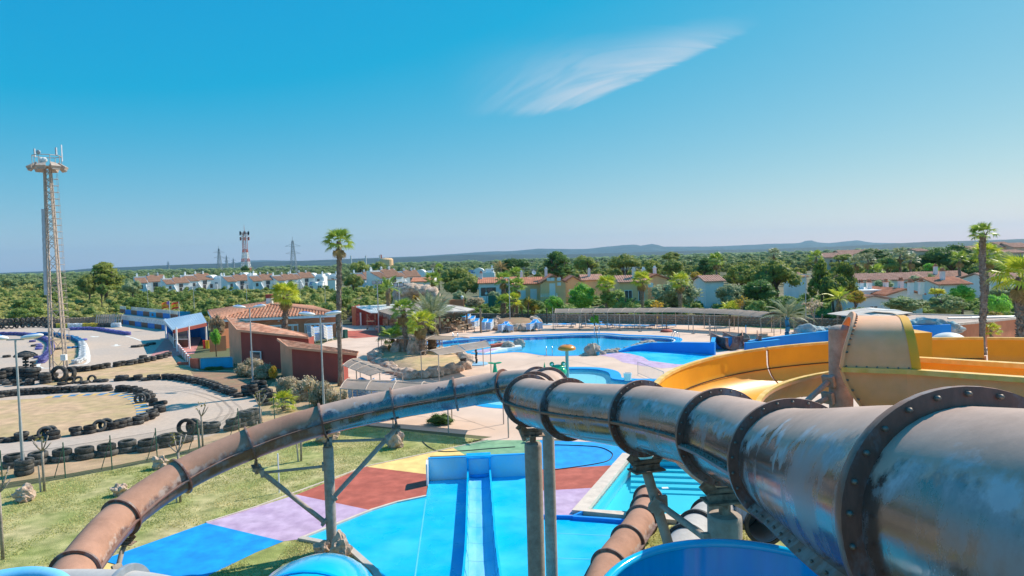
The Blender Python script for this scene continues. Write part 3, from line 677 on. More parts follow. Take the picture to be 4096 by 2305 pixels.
def shell(nm, m_, pa, pb, t0=0., t1=1., ex=(0,0), k=5, sm=45):
    P = lambda t, x, y, e: base[0] + hd*(s0(y)+t*(e0_(y)-s0(y))+e) + A_*x + B_*y
    rows = [[P(t0+(t1-t0)*i/k, x, y, ex[0]+(ex[1]-ex[0])*i/k) for x, y in pa] for i in range(k+1)] + [[P(t1+(t0-t1)*i/k, x, y, ex[1]+(ex[0]-ex[1])*i/k) for x, y in pb] for i in range(k+1)]
    n = len(pa); K = len(rows); return MB().add([p for r in rows for p in r], [(r*n+i, r*n+i+1, ((r+1) % K)*n+i+1, ((r+1) % K)*n+i) for r in range(K) for i in range(n-1)]).build(nm, MATS[m_], hs_, smooth=R(sm))
def hood(sc):
    out = []
    for i in range(25):
        a = math.pi*i/24; x = -math.cos(a); y = math.sin(a); x = math.copysign(abs(x)**.7, x); out.append((x*(.92-.13*y**2)*sc, .05 + (y**.58)*.98*sc))
    return out
sc_ = lambda pr, k: [(x*k, y*k) for x, y in pr]
shell('lower_shell', 'yellow_out', prof_lo_out, prof_lo_in[::-1]); MB().sweep(run, prof_lo_out, False).build('lower_shell', MATS['yellow_out'], hs_, smooth=R(60)); MB().sweep(run, prof_lo_in, False).build('trough', MATS['yellow_gel'], hs_, smooth=R(60))
for side in (-1, 1):
    for pp in ((base, run) if side > 0 else (base, [run[0], run[1]], [run[1].lerp(run[2],.12), run[2]])):
        pr = [(side*.80,-.05),(side*.99,-.05),(side*.99,.05),(side*.80,.05)]
        MB().sweep(pp, pr if side > 0 else pr[::-1], True, True).build('rim_lip', MATS['yellow_lip'], hs_)
shell('hood', 'yellow_out', hood(1), hood(.95)); shell('hood_lip', 'yellow_gel', hood(1.012), hood(.9), .97, 1.0, (0,.13), 3)
rim = shell('rim_flange', 'yellow_out', hood(1.09), hood(.97), -.03, .02, k=1); rim2 = shell('rim_flange', 'yellow_out', sc_(prof_lo_out,1.09), sc_(prof_lo_out,.97), -.03, .02, k=1)
PB_ = lambda x, y: base[0] + hd*(s0(y)+.035) + A_*x + B_*y
for x, y in hood(1.045)[1:-1]: put_bolt(PB_(x,y), hd, rim, 1.6)
for x, y in sc_(prof_lo_out,1.05)[1:-1]: put_bolt(PB_(x,y), hd, rim2, 1.6)
for k in range(7): put_bolt(base[0].lerp(base[1], (k+.5)/7)+A_*.93+B_*.05, B_, rim, 1.3)
# joint rib on the lower shell and the square yellow box behind the hood
lr = [(x*1.03,y*1.03) for x, y in prof_lo_out]; MB().sweep([base[1]-hd*.02, base[1]+hd*.05], lr+prof_lo_out[::-1], True, True).build('joint_flange', MATS['yellow_out'], hs_)
q = at(3659,1447,15.6); MB().box((q.x,q.y,q.z),(q.x+.40,q.y+.9,q.z+.66)).build('splash_box', MATS['yellow_gel'], hs_)
# grey column between them, with braces to the flume
o, p = column('grey round column with domed cap left of the yellow hood', 3362, 1312, 15.3, .25)
MB().lathe([(.25,p.z-.02),(.2,p.z+.03),(.1,p.z+.062),(0,p.z+.07)], 24, (p.x,p.y,0)).build('cap', MATS['steel_sand'], o, smooth=True)
strut(o, at(3315,1525,15.2), at(3205,1625,14.6), .06); strut(o, at(3312,1592,15.2), at(3215,1640,14.8), .06)
MB().box((p.x-.32,p.y-.12,at(0,1592,15.2).z-2.9),(p.x-.24,p.y+.12,at(0,1592,15.2).z-2.5)).build('joint_plate', MATS['steel_sand'], o)
for a in (150, 60):
    q = V(YC.x+5.65*math.cos(R(a)), YC.y+5.65*math.sin(R(a)), 0)
    oo = thing('support_column', 'sandy column under the far side of the yellow flume' if a == 60 else 'sandy column under the left bend of the yellow flume', 'column', (q.x,q.y,0))
    MB().cyl((q.x,q.y,0),(q.x,q.y,6.05),.16,n=16).build('post', MATS['steel_sand'], oo, smooth=R(40))
    MB().box((q.x-.3,q.y-.3,0),(q.x+.3,q.y+.3,.03)).build('base_plate', MATS['steel_rust'], oo)

# ------------------------------------------------------------------ blue flumes right below the camera
def blue_bend(label, apex, r, z, a0, a1, wall, skin, lip, lm):
    c = V(apex.x, apex.y-r, 0); o = thing('open_slide', label, 'water slide', (apex.x, apex.y, 0))
    rim_ = [V(c.x+r*math.cos(R(a0+(a1-a0)*i/40)), c.y+r*math.sin(R(a0+(a1-a0)*i/40)), z + .06*math.cos(R((a0+(a1-a0)*i/40)-90))) for i in range(41)]
    # inner wall (concave bowl) towards the centre
    mb = MB(); q = []
    for p in rim_:
        din = V(c.x-p.x, c.y-p.y, 0).normalized()
        for k in range(9):
            t = k/8; q.append(p + din*(wall*.55*(1-math.cos(t*math.pi/2))) - V(0,0,wall*math.sin(t*math.pi/2)))
    n = 9; mb.add(q, [(i*n+k, i*n+k+1, (i+1)*n+k+1, (i+1)*n+k) for i in range(40) for k in range(8)]); mb.build('trough_wall', MATS[skin], o, smooth=True)
    pr = [(lip*.5*math.cos(2*math.pi*i/16)+0, lip*.42*math.sin(2*math.pi*i/16)) for i in range(16)]
    MB().sweep(rim_, pr, True, True).build('rim', MATS[lm], o, smooth=True)
    mb = MB(); q = []
    for p in rim_:
        do = V(p.x-c.x, p.y-c.y, 0).normalized()
        for k in range(5): t = k/4; q.append(p + do*(lip*.45-.12*t*t) - V(0,0,.02+1.1*t))
    n = 5; mb.add(q, [(i*n+k, (i+1)*n+k, (i+1)*n+k+1, i*n+k+1) for i in range(40) for k in range(4)]); mb.build('outer_wall', MATS[lm], o, smooth=True)
    return o
ap = at(2830,2184, 7.0); blue_bend('glossy deep blue flume bend at the bottom, right of centre', ap, 1.3, ap.z-.03, 195, -30, 1.1, 'blue_gel', .10, 'blue_gel_light')
ap = at(1290,2222, 10.8); o = thing('covered_slide', 'glossy light blue rounded flume cover at the bottom, left of the pillars', 'water slide', (ap.x, ap.y, 0))
cvp = [V(ap.x+.12*k*k*.1, ap.y-.55*k, ap.z-.80+.16*k-.05*k*k) for k in range(6)]; pr = [(1.05*math.cos(R(a)), .92*math.sin(R(a))) for a in range(-10,191,10)]
MB().sweep(cvp, pr, False, scale=[.86,.95,1,1.02,1.03,1.03]).build('cover', MATS['blue_gel_light'], o, smooth=True); MB().add([cvp[0]+V(x*.86,0,y*.86) for x, y in pr], [tuple(range(len(pr)))]).build('end_cap', MATS['blue_gel_light'], o)
MB().sweep([cvp[2]+V(0,.03,0), cvp[2]-V(0,.03,0)], [(x*1.02,y*1.02) for x, y in pr]+[(x*1.0,y*1.0) for x, y in pr][::-1], True, True).build('joint_rib', MATS['blue_gel'], o, smooth=R(30))
MB().sweep([p-V(0,0,.15) for p in cvp], [(-1.05,-.05),(1.05,-.05),(.7,-.7),(-.7,-.7)], True, True).build('trough', MATS['blue_gel'], o)
ap = at(4180,2285, 3.0); blue_bend('sliver of glossy light blue flume in the bottom right corner', ap, .5, ap.z, 200, -10, .6, 'blue_gel_light', .12, 'blue_gel_light')
ap = at(115,2312, 6.0); blue_bend('pale blue flume crest at the bottom left edge', ap, .6, ap.z-.03, 190, -10, .6, 'blue_gel_light', .16, 'blue_trough')

# ------------------------------------------------------------------ racer lane, its catch box and the back wall of the splash pad
wallA, wallB = G(1717,1923), G(2150,1902)
o = thing('splash_wall', 'low pale blue wall closing the far end of the splash pad', 'wall', wallA[:])
d = (wallB-wallA).normalized(); nb_ = V(-d.y, d.x, 0)
MB().prism([(p.x,p.y) for p in (wallA, wallB, wallB+nb_*.14, wallA+nb_*.14)], 0, 1.0).build('panel', MATS['wall_pale'], o)
MB().prism([(p.x,p.y) for p in (wallA-nb_*.02-d*.02, wallB-nb_*.02, wallB+nb_*.16, wallA+nb_*.16-d*.02)], 1.0, 1.03).build('capping', MATS['coping_blue'], o)
sa_, sb_ = G(1704,1988), wallA
MB().prism([(p.x,p.y) for p in (wallA-d*.1, wallA, G(1712,1945), G(1706,1945))], 0, .98).build('side_panel', MATS['tile_white'], o)
lane_c0 = G(1917,1918); lane_c1 = G(1930,2400); ld = (lane_c1-lane_c0).normalized(); ls = V(-ld.y, ld.x, 0)
o = thing('racing_slide', 'straight light blue slide lane running towards the viewer across the splash pad', 'water slide', lane_c0[:])
L_ = 11.5; hw = .42
def lane(t, s, z): return lane_c0 + ld*t + ls*s + V(0,0,z)
for s in (-1, 1):
    mb = MB()
    for k in range(8):
        t0, t1 = L_*k/8, L_*(k+1)/8
        zz0 = .46+.04*(k/8); zz1 = .46+.04*((k+1)/8); fl0 = .10*max(0,(t0-7.5)/4)**1.5; fl1 = .10*max(0,(t1-7.5)/4)**1.5
        q = [lane(t0,s*hw,.1), lane(t1,s*hw,.1), lane(t1,s*(hw+.04+fl1),zz1), lane(t0,s*(hw+.05+fl0),zz0), lane(t0,s*(hw+.12+fl0),zz0), lane(t1,s*(hw+.12+fl1),zz1), lane(t1,s*(hw+.10+fl1),0), lane(t0,s*(hw+.10+fl0),0)]
        mb.add(q, [(0,1,2,3),(3,2,5,4),(4,5,6,7)])
    mb.build('side_wall', MATS['blue_gel_light'], o)
mb = MB()
for k in range(8):
    t0, t1 = L_*k/8, L_*(k+1)/8-.015
    q = [lane(t0,-hw,.11), lane(t1,-hw,.11), lane(t1,-hw*.4,.06), lane(t0,-hw*.4,.06), lane(t1,hw*.4,.06), lane(t0,hw*.4,.06), lane(t1,hw,.11), lane(t0,hw,.11)]
    m2 = MB().add(q, [(0,1,2,3),(3,2,4,5),(5,4,6,7)]); m2.build('trough_plate', MATS['blue_trough'], o)
mb = MB()
for s in (-1, 1): mb.bar(lane(-.05,s*.5,.45), lane(-.75,s*.5,.45), .09, .98)
mb.bar(lane(-.72,0,.45)-ls*.5, lane(-.72,0,.45)+ls*.5, .08, .98, up=(0,0,1)); mb.bar(lane(-.4,0,.97)-ls*.56, lane(-.4,0,.97)+ls*.56, .75, .08)
mb.build('catch_box', MATS['blue_gel'], o)
for k in range(3):
    mb = MB(); mb.bar(lane(-.15-.18*k,0,.12+.13*k)-ls*.44, lane(-.15-.18*k,0,.12+.13*k)+ls*.44, .2, .14); mb.build('box_step', MATS['blue_gel'], o)
# ------------------------------------------------------------------ karting area
M('tyre', (.032,.032,.034), .8, .3, 6, .4, 40, rnd=.45, spec=.3, col2=(.10,.09,.08), c2scale=2.5)
M('tyre_purple', (.11,.10,.30), .7, .3, 5, .3, 40, rnd=.3); M('tyre_blue', (.02,.16,.36), .7, .3, 5, .3, 40, rnd=.3); M('tyre_white', (.55,.56,.58), .7, .2, 5, .3, 40, rnd=.25)
M('tyre_yellow', (.55,.40,.05), .7, .2, 5, .3, 40); M('tyre_brown', (.14,.075,.05), .7, .2, 5, .3, 40); M('tyre_green', (.03,.18,.08), .7, .2, 5, .3, 40)
M('galv', (.42,.43,.44), .5, .12, 4, metal=.35); M('galv_warm', (.45,.36,.30), .65, .2, 5, metal=.1); M('white_paint', (.76,.75,.73), .6, .08, 3); M('dark_steel', (.06,.06,.065), .6, .15, 5, metal=.3)
M('fence_green', (.03,.10,.07), .6, .15, 5)
def tyre_mesh(nm, ro, w, mat_):
    ri = ro*.58; h = w/2
    pr = [(ri,-h*.75),(ri*1.12,-h*.95),(ro*.86,-h),(ro*.97,-h*.8),(ro,-h*.45),(ro,h*.45),(ro*.97,h*.8),(ro*.86,h),(ri*1.12,h*.95),(ri,h*.75),(ri*1.15,h*.5),(ri*1.15,-h*.5),(ri,-h*.75)]
    return MB().lathe(pr, 22).mesh(nm, MATS[mat_], R(50))
TY = {}
def tyre(p, ro=.42, mat_='tyre', tilt=0, az=0, label='black tyre', group='tyres', w=None, name='tyre'):
    w = w or ro*.62; k = (round(ro,2), round(w,2), mat_)
    if k not in TY: TY[k] = tyre_mesh('tyre', ro, w, mat_)
    o = link(name, TY[k]); o.location = p; o.rotation_euler = (tilt, 0, az); tag(o, label, 'tyre', group); return o
def stack(p, n, ro, mat_='tyre', label='', group='', jit=.07, wf=.62):
    w = ro*wf
    for i in range(n):
        tyre(V(p.x+random.uniform(-jit,jit), p.y+random.uniform(-jit,jit), .016+w*(i+.5)+.004*i), ro*(1 if i == 0 else random.uniform(.93,1)), mat_, random.uniform(-.04,.04), random.uniform(0,6), label, group, w)
NUM = ['first','second','third','fourth','fifth','sixth','seventh','eighth','ninth','tenth','eleventh','twelfth','thirteenth','fourteenth','fifteenth','sixteenth','seventeenth','eighteenth','nineteenth','twentieth'] + ['twenty-'+w for w in ('first','second','third','fourth','fifth','sixth','seventh','eighth','ninth')]
def row(lst, ro, where, group, seq='from the left'):
    for i, (p, n) in enumerate(lst):
        w = ro*.62
        for k in range(n): tyre(V(p.x+random.uniform(-.07,.07), p.y+random.uniform(-.07,.07), .016+w*(k+.5)+.004*k), ro*random.uniform(.94,1.02), 'tyre', random.uniform(-.04,.04), random.uniform(0,6), f'{"single" if n == 1 else ("lower","upper","top")[k]} tyre, {NUM[i]} place {seq}, {where}', group, w)
def z5(x, y): return G(x/1.6025, 1400+y/1.6025)
# big tyres along the chain-link fence
g = 'large tyres lying in pairs along the chain-link fence'
for x, y in ((95,745),(250,730),(405,710),(548,695),(690,675),(822,650),(948,645),(1070,615)):
    p = z5(x,y); tyre(p+V(0,0,.16), .56, 'tyre', 0, random.random()*6, 'wide black lorry tyre at the bottom of a pair by the fence', g, .3)
    tyre(p+V(-.05,.03,.16+.30), .46, 'tyre', .03, random.random()*6, 'smaller black tyre on top of a pair by the fence', g, .29)
tyre(z5(1195,548)+V(0,0,.5), .52, 'tyre', R(82), .25, 'big black tyre standing upright among the fence tyres', None, .3)
tyre(z5(1238,540)+V(0,.1,.46), .48, 'tyre', R(78), -.25, 'black tyre leaning behind the upright one by the fence', None, .3)
for x, y in ((1042,585),(1120,575),(1150,600),(1190,590)): tyre(z5(x,y)+V(0,0,.2), .45, 'tyre', R(12), x, 'black tyre lying loosely near the upright tyre by the fence', 'loose tyres near the upright fence tyre')
for x, y in ((1290,530),(1365,528)): stack(z5(x,y), 2, .46, 'tyre', 'black tyre in a pair right of the upright fence tyre', 'tyre pairs right of the upright fence tyre')
g = 'heap of tyres at the fence corner'
for x, y, n in ((1500,505,2),(1545,490,2),(1590,482,3),(1625,470,3),(1575,450,2),(1630,440,2),(1480,512,1)): stack(z5(x,y), n, .47, 'tyre', 'black tyre in the tall stacks at the fence corner', g)
g = 'tyre heap below the hedge'
for x, y, n in ((1600,290,3),(1640,305,4),(1585,270,2),(1670,290,4),(1690,320,3),(1720,350,3),(1700,300,2),(1625,265,3)): stack(z5(x,y), n, .42, 'tyre', 'black tyre in the dark heap below the hedge', g, .2)
# inner edge of the lower track
g = 'tyres round the tip of the dry infield'; rw_ = []
for x, y, n in ((0,592,1),(75,585,1),(138,580,2),(222,575,1),(345,570,2),(490,545,2),(575,535,2),(720,508,2),(768,498,2),(815,486,2),(880,475,2),(915,458,2),(965,445,2),(982,425,2),(1032,398,2),(1018,380,2),(985,355,2),(1040,350,1),(968,322,2),(945,305,2),(925,292,2),(890,282,2),(850,272,2),(812,266,2),(770,266,2)):
    rw_.append((z5(x,y), n))
row(rw_, .38, 'barrier curving round the dry infield', g, 'clockwise from the left edge' if False else 'from the near left')
for x, y, a in ((290,568,.9),(320,560,.7),(640,522,1.0),(680,512,.9),(930,338,1.35),(898,342,1.3)): tyre(z5(x,y)+V(0,0,.34), .42, 'tyre', a, .3, 'black tyre tipped on its side in the infield barrier', 'tipped tyres in the infield barrier')
g = 'tyre pairs along the far edge of the dry infield'; rw_ = []
for x, y in ((690,262),(645,264),(590,267),(545,266),(485,270),(425,273),(378,276),(325,279),(280,280),(245,282),(193,286),(150,288),(118,290),(85,294),(38,300),(4,304))[::-1]: rw_.append((z5(x,y), 2))
row(rw_, .39, 'straight row behind the dry infield', g)
g = 'tyres along the outer edge of the hairpin'; rw_ = []
for x, y in ((400,225),(548,216),(630,205),(668,205),(765,198),(805,195),(850,193),(885,194),(930,197),(975,193)): rw_.append((z5(x,y), 1+x % 2))
row(rw_, .38, 'hairpin outer edge, left half', g+', left')
row([(p, 2) for p in resample([z5(x,y) for x, y in ((1005,190),(1060,188),(1110,190),(1160,196),(1200,203),(1280,217),(1340,234),(1400,258),(1460,280),(1500,296))], .78)], .38, 'hairpin outer edge, right half', g+', right')
tyre(z5(1528,302)+V(0,0,.14), .38, label='single black tyre lying flat at the end of the hairpin row')
for x, y, a in ((450,218,1.0),(500,214,.8),(590,208,1.4)): tyre(z5(x,y)+V(0,0,.3), .38, 'tyre', a, .2, 'black tyre tipped up in the hairpin outer row', 'tipped tyres in the hairpin outer row')
g = 'tyre pairs along the dry band below the pit hut'; rw_ = []
for x, y in ((470,140),(515,140),(560,137),(605,131),(645,124),(682,117),(750,108),(785,102),(830,98),(860,92),(900,86),(940,79),(980,70),(1020,60),(1050,52),(1080,42)): rw_.append((z5(x,y), 2))
row(rw_, .40, 'row along the dry band', g)
g = 'pile of lorry tyres left of the lattice mast'
for x, y, n, r_ in ((20,215,1,.5),(60,222,1,.45),(110,228,2,.42),(185,225,2,.42),(60,195,3,.62),(110,190,3,.62),(160,192,3,.62),(215,195,3,.62),(300,215,3,.48),(285,190,2,.5),(30,175,2,.5),(0,205,3,.55),(330,195,2,.5)): stack(z5(x,y), n, r_, 'tyre', 'black lorry tyre in the pile left of the mast foot', g, .1)
tyre(z5(383,203)+V(0,0,.72), .74, 'tyre', R(84), .1, 'huge tractor tyre standing upright in front of the mast foot', None, .42)
tyre(z5(438,198)+V(0,.3,.62), .64, 'tyre', R(80), -.3, 'second big tyre leaning behind the huge upright one', None, .4)
# two tyre figures beside the mast (stacks with an umbrella-like tyre on top)
for x, y, h in ((170,170,2.5),(215,172,1.5)):
    p = z5(x,y); o = thing('tyre_figure', 'post threaded with tyres under a drooping cap, left of the mast' if h > 2 else 'short post threaded with tyres beside the capped one', 'post', p[:])
    MB().cyl(p, p+V(0,0,h), .07).build('post', MATS['dark_steel'], o)
    for k in range(int(h/.3)): link('ring', TY.setdefault('small', tyre_mesh('ring', .26, .2, 'tyre')), o).location = (0, 0, .2+.3*k)
    if h > 2: MB().lathe([(.05,0),(.35,-.08),(.8,-.28),(1.0,-.5),(.98,-.55),(.7,-.36),(.1,-.12)], 14, p+V(0,0,h)).build('cap', MATS['tyre'], o, smooth=True)
# scattered tyres on the upper track
for x, y in ((520,355),(550,425),(610,412),(630,440),(620,475),(440,606),(540,586),(603,612),(108,600),(1345,330)):
    tyre(G(x/4,1280+y/4)+V(0,0,.14), .42, random.choice(('tyre','tyre_purple')), 0, x, 'loose tyre lying on the open asphalt left of the mast', 'loose tyres on the asphalt')
for x, y in ((2150,440),(2200,438),(2245,430),(2330,420),(2290,605),(2440,395),(2400,400)): tyre(G(x/4,1280+y/4)+V(0,0,.14), .42, 'tyre', 0, x, 'loose black tyre on the asphalt near the pit hut', 'loose tyres by the pit hut')
# coloured barriers farther off: past the count, one object each
def tyre_mass(name, label, pts, step, n, ro, mats, wall=False):
    mb = MB(); ms = [MATS[x] for x in mats]; pts = resample(pts, step)
    for j, p in enumerate(pts):
        for i in range(n):
            mb.cm = (j*len(mats)//len(pts)) if len(mats) > 1 else 0
            w = ro*.6; ax = (random.uniform(-.1,.1), random.uniform(-.1,.1), 1) if not wall else (random.uniform(-.5,.5), 1, .1)
            q = p + V(random.uniform(-.08,.08), random.uniform(-.08,.08), .016 + (w*(i+.5) if not wall else ro*(1+1.7*i)))
            mb.lathe([(ro*.55,-w*.42),(ro*.9,-w*.48),(ro,0),(ro*.9,w*.48),(ro*.55,w*.42),(ro*.6,0)], 10, q, ax)
    return tag(mb.build(name, ms), label, 'tyre barrier', kind='stuff')
def z4(x, y): return G(x/4, 1280+y/4)
tyre_mass('tyre_barrier', 'purple painted tyre barrier along the straight below the pit wall', [z4(x,y) for x, y in ((1150,165),(1400,160),(1550,165),(1700,190),(1900,225),(2080,246))], .62, 2, .40, ['tyre_purple'])
tyre_mass('tyre_barrier', 'purple painted tyre barrier arc left of the mast', [z4(x,y) for x, y in ((0,242),(350,246),(560,276),(700,318),(800,368),(822,445),(795,530),(735,610),(670,695))], .66, 2, .40, ['tyre_purple'])
tyre_mass('tyre_barrier', 'blue then white painted tyre barrier arc right of the mast', [z4(x,y) for x, y in ((640,242),(900,252),(1050,292),(1200,318),(1300,378),(1325,455),(1325,555),(1315,650),(1240,700),(1160,715))], .62, 2, .40, ['tyre_blue','tyre_blue','tyre_white','tyre_white'])
tyre_mass('tyre_barrier', 'dark tyre row across the mast island', [z4(x,y) for x, y in ((900,480),(1050,465),(1180,452),(1270,446))], .7, 1, .40, ['tyre','tyre_blue'])
tyre_mass('tyre_barrier', 'wall of upright black tyres along the far stone wall', [z4(x,y) for x, y in ((-300,140),(0,148),(200,142),(450,125),(700,115),(900,110))], .85, 2, .52, ['tyre'], wall=True)
tyre_mass('tyre_barrier', 'row of painted tyres in black, yellow and white by the far stone wall', [z4(x,y) for x, y in ((760,125),(1130,128),(1400,122),(1700,115),(1930,118))], .7, 3, .42, ['tyre','tyre_yellow','tyre_white','tyre_yellow','tyre','tyre_white'])
# pallets leaning on the far wall, tiny flags, sign
for i, (x, y) in enumerate(((1460,40),(1560,30),(1680,30))):
    p = z4(x, 118) + V(0, 3, 0); o = thing('pallet', ['grey wooden pallet leaning on the far stone wall, left one','grey wooden pallet leaning on the far stone wall, middle one','grey wooden pallet leaning on the far stone wall, right one'][i], 'pallet', p[:])
    for k in range(6): MB().bar(p+V(-1.0+k*.4,0,.1), p+V(-1.0+k*.4,.5,2.0), .2, .05).build('slat', MATS['galv_warm'], o)
    for z in (.3, 1.0, 1.7): MB().bar(p+V(-1.1,.1+z*.26,z), p+V(1.1,.1+z*.26,z), .1, .1).build('batten', MATS['galv_warm'], o)

# ------------------------------------------------------------------ dry stone wall round the far side
def stone_wall(label, pts, h, t, step=.55, courses=4):
    pts = [Vector(p) for p in pts]; o = thing('stone_wall', label, 'stone wall', pts[0][:])
    MB().sweep(pts, [(-t*.42,0),(t*.42,0),(t*.38,h*.97),(-t*.38,h*.97)], True, True).build('core', MATS['wall_stone'], o)
    mb = MB(); q, f = ICO[0]
    for c in range(courses):
        for p in resample(pts, step*random.uniform(.9,1.1)):
            s = random.uniform(.75,1.25); c0 = p + V(random.uniform(-.1,.1), random.uniform(-.05,.05)-t*.3, h*(c+.5)/courses)
            k = random.random()*6; mb.add([c0 + Vector((v.x*step*.55*s, v.y*t*.28, v.z*h/courses*.58)) for v in q], f)
    tag(mb.build('facing_stones', MATS['wall_stone'], o), kind='stuff'); return o
stone_wall('long dry stone wall behind the kart track on the left', [G(-700,1352),G(0,1306)+V(0,3,0),G(200,1303),G(449,1290)], 1.25, .7)
stone_wall('short stretch of dry stone wall behind the two flags', [G(640,1265),G(760,1272),G(1010,1250)], 1.3, .7)
stone_wall('low dry stone wall behind the sun loungers at the back of the park', [G(1860,1285),G(2050,1288),G(2400,1292),G(2800,1298),G(3100,1308),G(3420,1322)], 1.35, .7, .5)

# ------------------------------------------------------------------ pit wall with painted panels
M('panel_blue', (.0,.17,.50), .6, .12, 2); M('panel_brown', (.20,.085,.055), .7, .15, 2); M('panel_white', (.66,.67,.68), .7, .15, 2, col2=(.5,.5,.5), c2scale=3); M('panel_cyan', (.0,.33,.60), .6, .1, 2)
M('mesh_panel', (.45,.55,.62), .4, .1, 3, alpha=.45)
a, b = G(449,1291), G(676,1324); d = b-a; nrm = V(-d.y, d.x, 0).normalized(); nrm = nrm if nrm.y > 0 else -nrm; K = 9
o = thing('pit_wall', 'two-tier pit wall with blue, brown and white painted panels beside the track', 'wall', a[:])
for k in range(K):
    p0, p1 = a.lerp(b, k/K), a.lerp(b, (k+.985)/K)
    def pan(off, z0, z1, mt, nm='panel'):
        q0, q1 = p0+nrm*off, p1+nrm*off; MB().prism([(p.x,p.y) for p in (q0,q1,q1+nrm*.12,q0+nrm*.12)], z0, z1).build(nm, MATS[mt], o)
    pan(0, 0, .82, 'panel_blue' if k % 2 == 0 else 'panel_brown'); pan(.01, .83, 1.62, 'panel_white')
    pan(1.4, 1.66, 2.5, 'panel_brown' if k % 2 == 0 else ('panel_cyan' if k == 5 else 'panel_blue'))
    if k != 1: pan(1.45, 2.52, 3.1, 'mesh_panel', 'wind_screen')
p0, p1 = a, b; MB().prism([(p.x,p.y) for p in (p0-nrm*.06, p1-nrm*.06, p1+nrm*1.5, p0+nrm*1.5)], 1.62, 1.66).build('ledge', MATS['concrete'], o)
p5 = a.lerp(b, 5.35/K)+nrm*1.38; p6 = a.lerp(b, 5.62/K)+nrm*1.38; MB().prism([(p.x,p.y) for p in (p5,p6,p6+nrm*.02,p5+nrm*.02)], 1.85, 2.3).build('poster', MATS['panel_brown'], o)
c0 = G(690,1300); MB().box((c0.x,c0.y+2,1.2),(c0.x+2.9,c0.y+2.2,2.2)).build('end_panel', MATS['panel_cyan'], o)
# flags
M('flag_red', (.62,.03,.03), .7, .05, 2); M('flag_yellow', (.85,.55,.03), .7, .05, 2); M('flag_purple', (.35,.15,.38), .7, .05, 2); M('flag_blue', (.04,.12,.45), .7, .05, 2); M('flag_crest', (.45,.18,.06), .7, .1, 2)
def flag(label, u, vb, vt, y, w, h, kind):
    p = at(u, vb, y); top = at(u, vt, y); o = thing('flag', label, 'flag', (p.x, p.y, 0))
    MB().cyl((p.x,p.y,0), (p.x,p.y,top.z), .04, .03, 8).build('pole', MATS['white_paint'], o)
    mb = MB(); nx, ny = 18, 12
    def P(i, j):
        s = i/nx; r = j/ny; return V(p.x-w*s*.9, p.y-.25*math.sin(s*7+.5)*s-.1*s, top.z-.05-h*r-.35*s*s*h-.12*math.sin(s*6)*s)
    q = [P(i,j) for j in range(ny+1) for i in range(nx+1)]
    for j in range(ny):
        for i in range(nx):
            r = (j+.5)/ny; s = (i+.5)/nx
            if kind == 'es':
                m_ = 0 if r < .25 or r > .75 else 1
                if .36 < r < .64 and .2 < s < .42: m_ = 4
            else:
                m_ = (1 if int(r*9) % 2 == 0 else 0)
                if s < .38 and r < .5: m_ = 2
                if s < .1: m_ = 3
            mb.cm = m_; n = nx+1; mb.add([q[j*n+i], q[j*n+i+1], q[(j+1)*n+i+1], q[(j+1)*n+i]], [(0,1,2,3)])
    mb.build('cloth', [MATS['flag_red'],MATS['flag_yellow'],MATS['flag_purple'],MATS['flag_blue'],MATS['flag_crest']], o, smooth=True)
flag('red and yellow striped flag with purple corner on a white pole', 682, 1300, 1203, 112, 1.25, 1.1, 'ba')
flag('red, yellow and red banded flag on a white pole', 719, 1290, 1206, 114, 1.2, 1.05, 'es')

# ------------------------------------------------------------------ floodlight mast
mp = G(237,1492); o = thing('floodlight_mast', 'tall lattice steel mast with a ring of floodlights beside the kart track', 'mast', mp[:])
TOPZ = at(196,672,mp.y).z; rot = R(20)
def mc(i, z):
    t = z/TOPZ; r = (.86*(1-t)+.34*t); a_ = rot + i*math.pi/2 + math.pi/4; return V(mp.x + r*math.cos(a_), mp.y + r*math.sin(a_), z)
for i in range(4):
    MB().bar(mc(i,0), mc(i,TOPZ), .12, .12).build('leg', MATS['galv_warm'], o)
zs = [0]; 
while zs[-1] < TOPZ-.6: zs.append(zs[-1] + max(.62, 1.7*(1-zs[-1]/TOPZ*.75)))
zs[-1] = TOPZ
for i in range(4):
    mb = MB()
    for k in range(len(zs)-1):
        if k % 2: mb.bar(mc(i,zs[k]), mc((i+1) % 4,zs[k+1]), .05)
        else: mb.bar(mc((i+1) % 4,zs[k]), mc(i,zs[k+1]), .05)
        if zs[k] > TOPZ*.6: mb.bar(mc((i+1) % 4,zs[k]) if k % 2 else mc(i,zs[k]), mc(i,zs[k+1]) if k % 2 else mc((i+1) % 4,zs[k+1]), .04)
        if k % 2 == 0: mb.bar(mc(i,zs[k]), mc((i+1) % 4,zs[k]), .04)
    mb.build('bracing', MATS['galv_warm'], o)
# ladder with hoops on the right
lad = lambda z: V(mp.x+.78-.38*z/TOPZ, mp.y-.2, z)
mb = MB()
for s in (-.22,.22): mb.bar(lad(1.5)+V(.0,s,0), lad(TOPZ)+V(0,s,0), .045)
for k in range(44): z = 1.5+k*(TOPZ-1.8)/44; mb.bar(lad(z)+V(0,-.22,0), lad(z)+V(0,.22,0), .03)
mb.build('ladder', MATS['galv_warm'], o)
mb = MB()
for k in range(26):
    z = 3+k*(TOPZ-3.5)/26; c0 = lad(z); mb.pipe([c0+V(.36*math.sin(t)*1.9, -.36*math.cos(t), 0) for t in np.linspace(0,math.pi,9)], .022, 4)
for t in (.5,1.57,2.6): mb.pipe([lad(z)+V(.36*math.sin(t)*1.9,-.36*math.cos(t),0) for z in np.linspace(3,TOPZ-.6,12)], .016, 4)
mb.build('safety_cage', MATS['galv_warm'], o)
M('antenna_panel', (.42,.45,.50), .5, .12, 3)
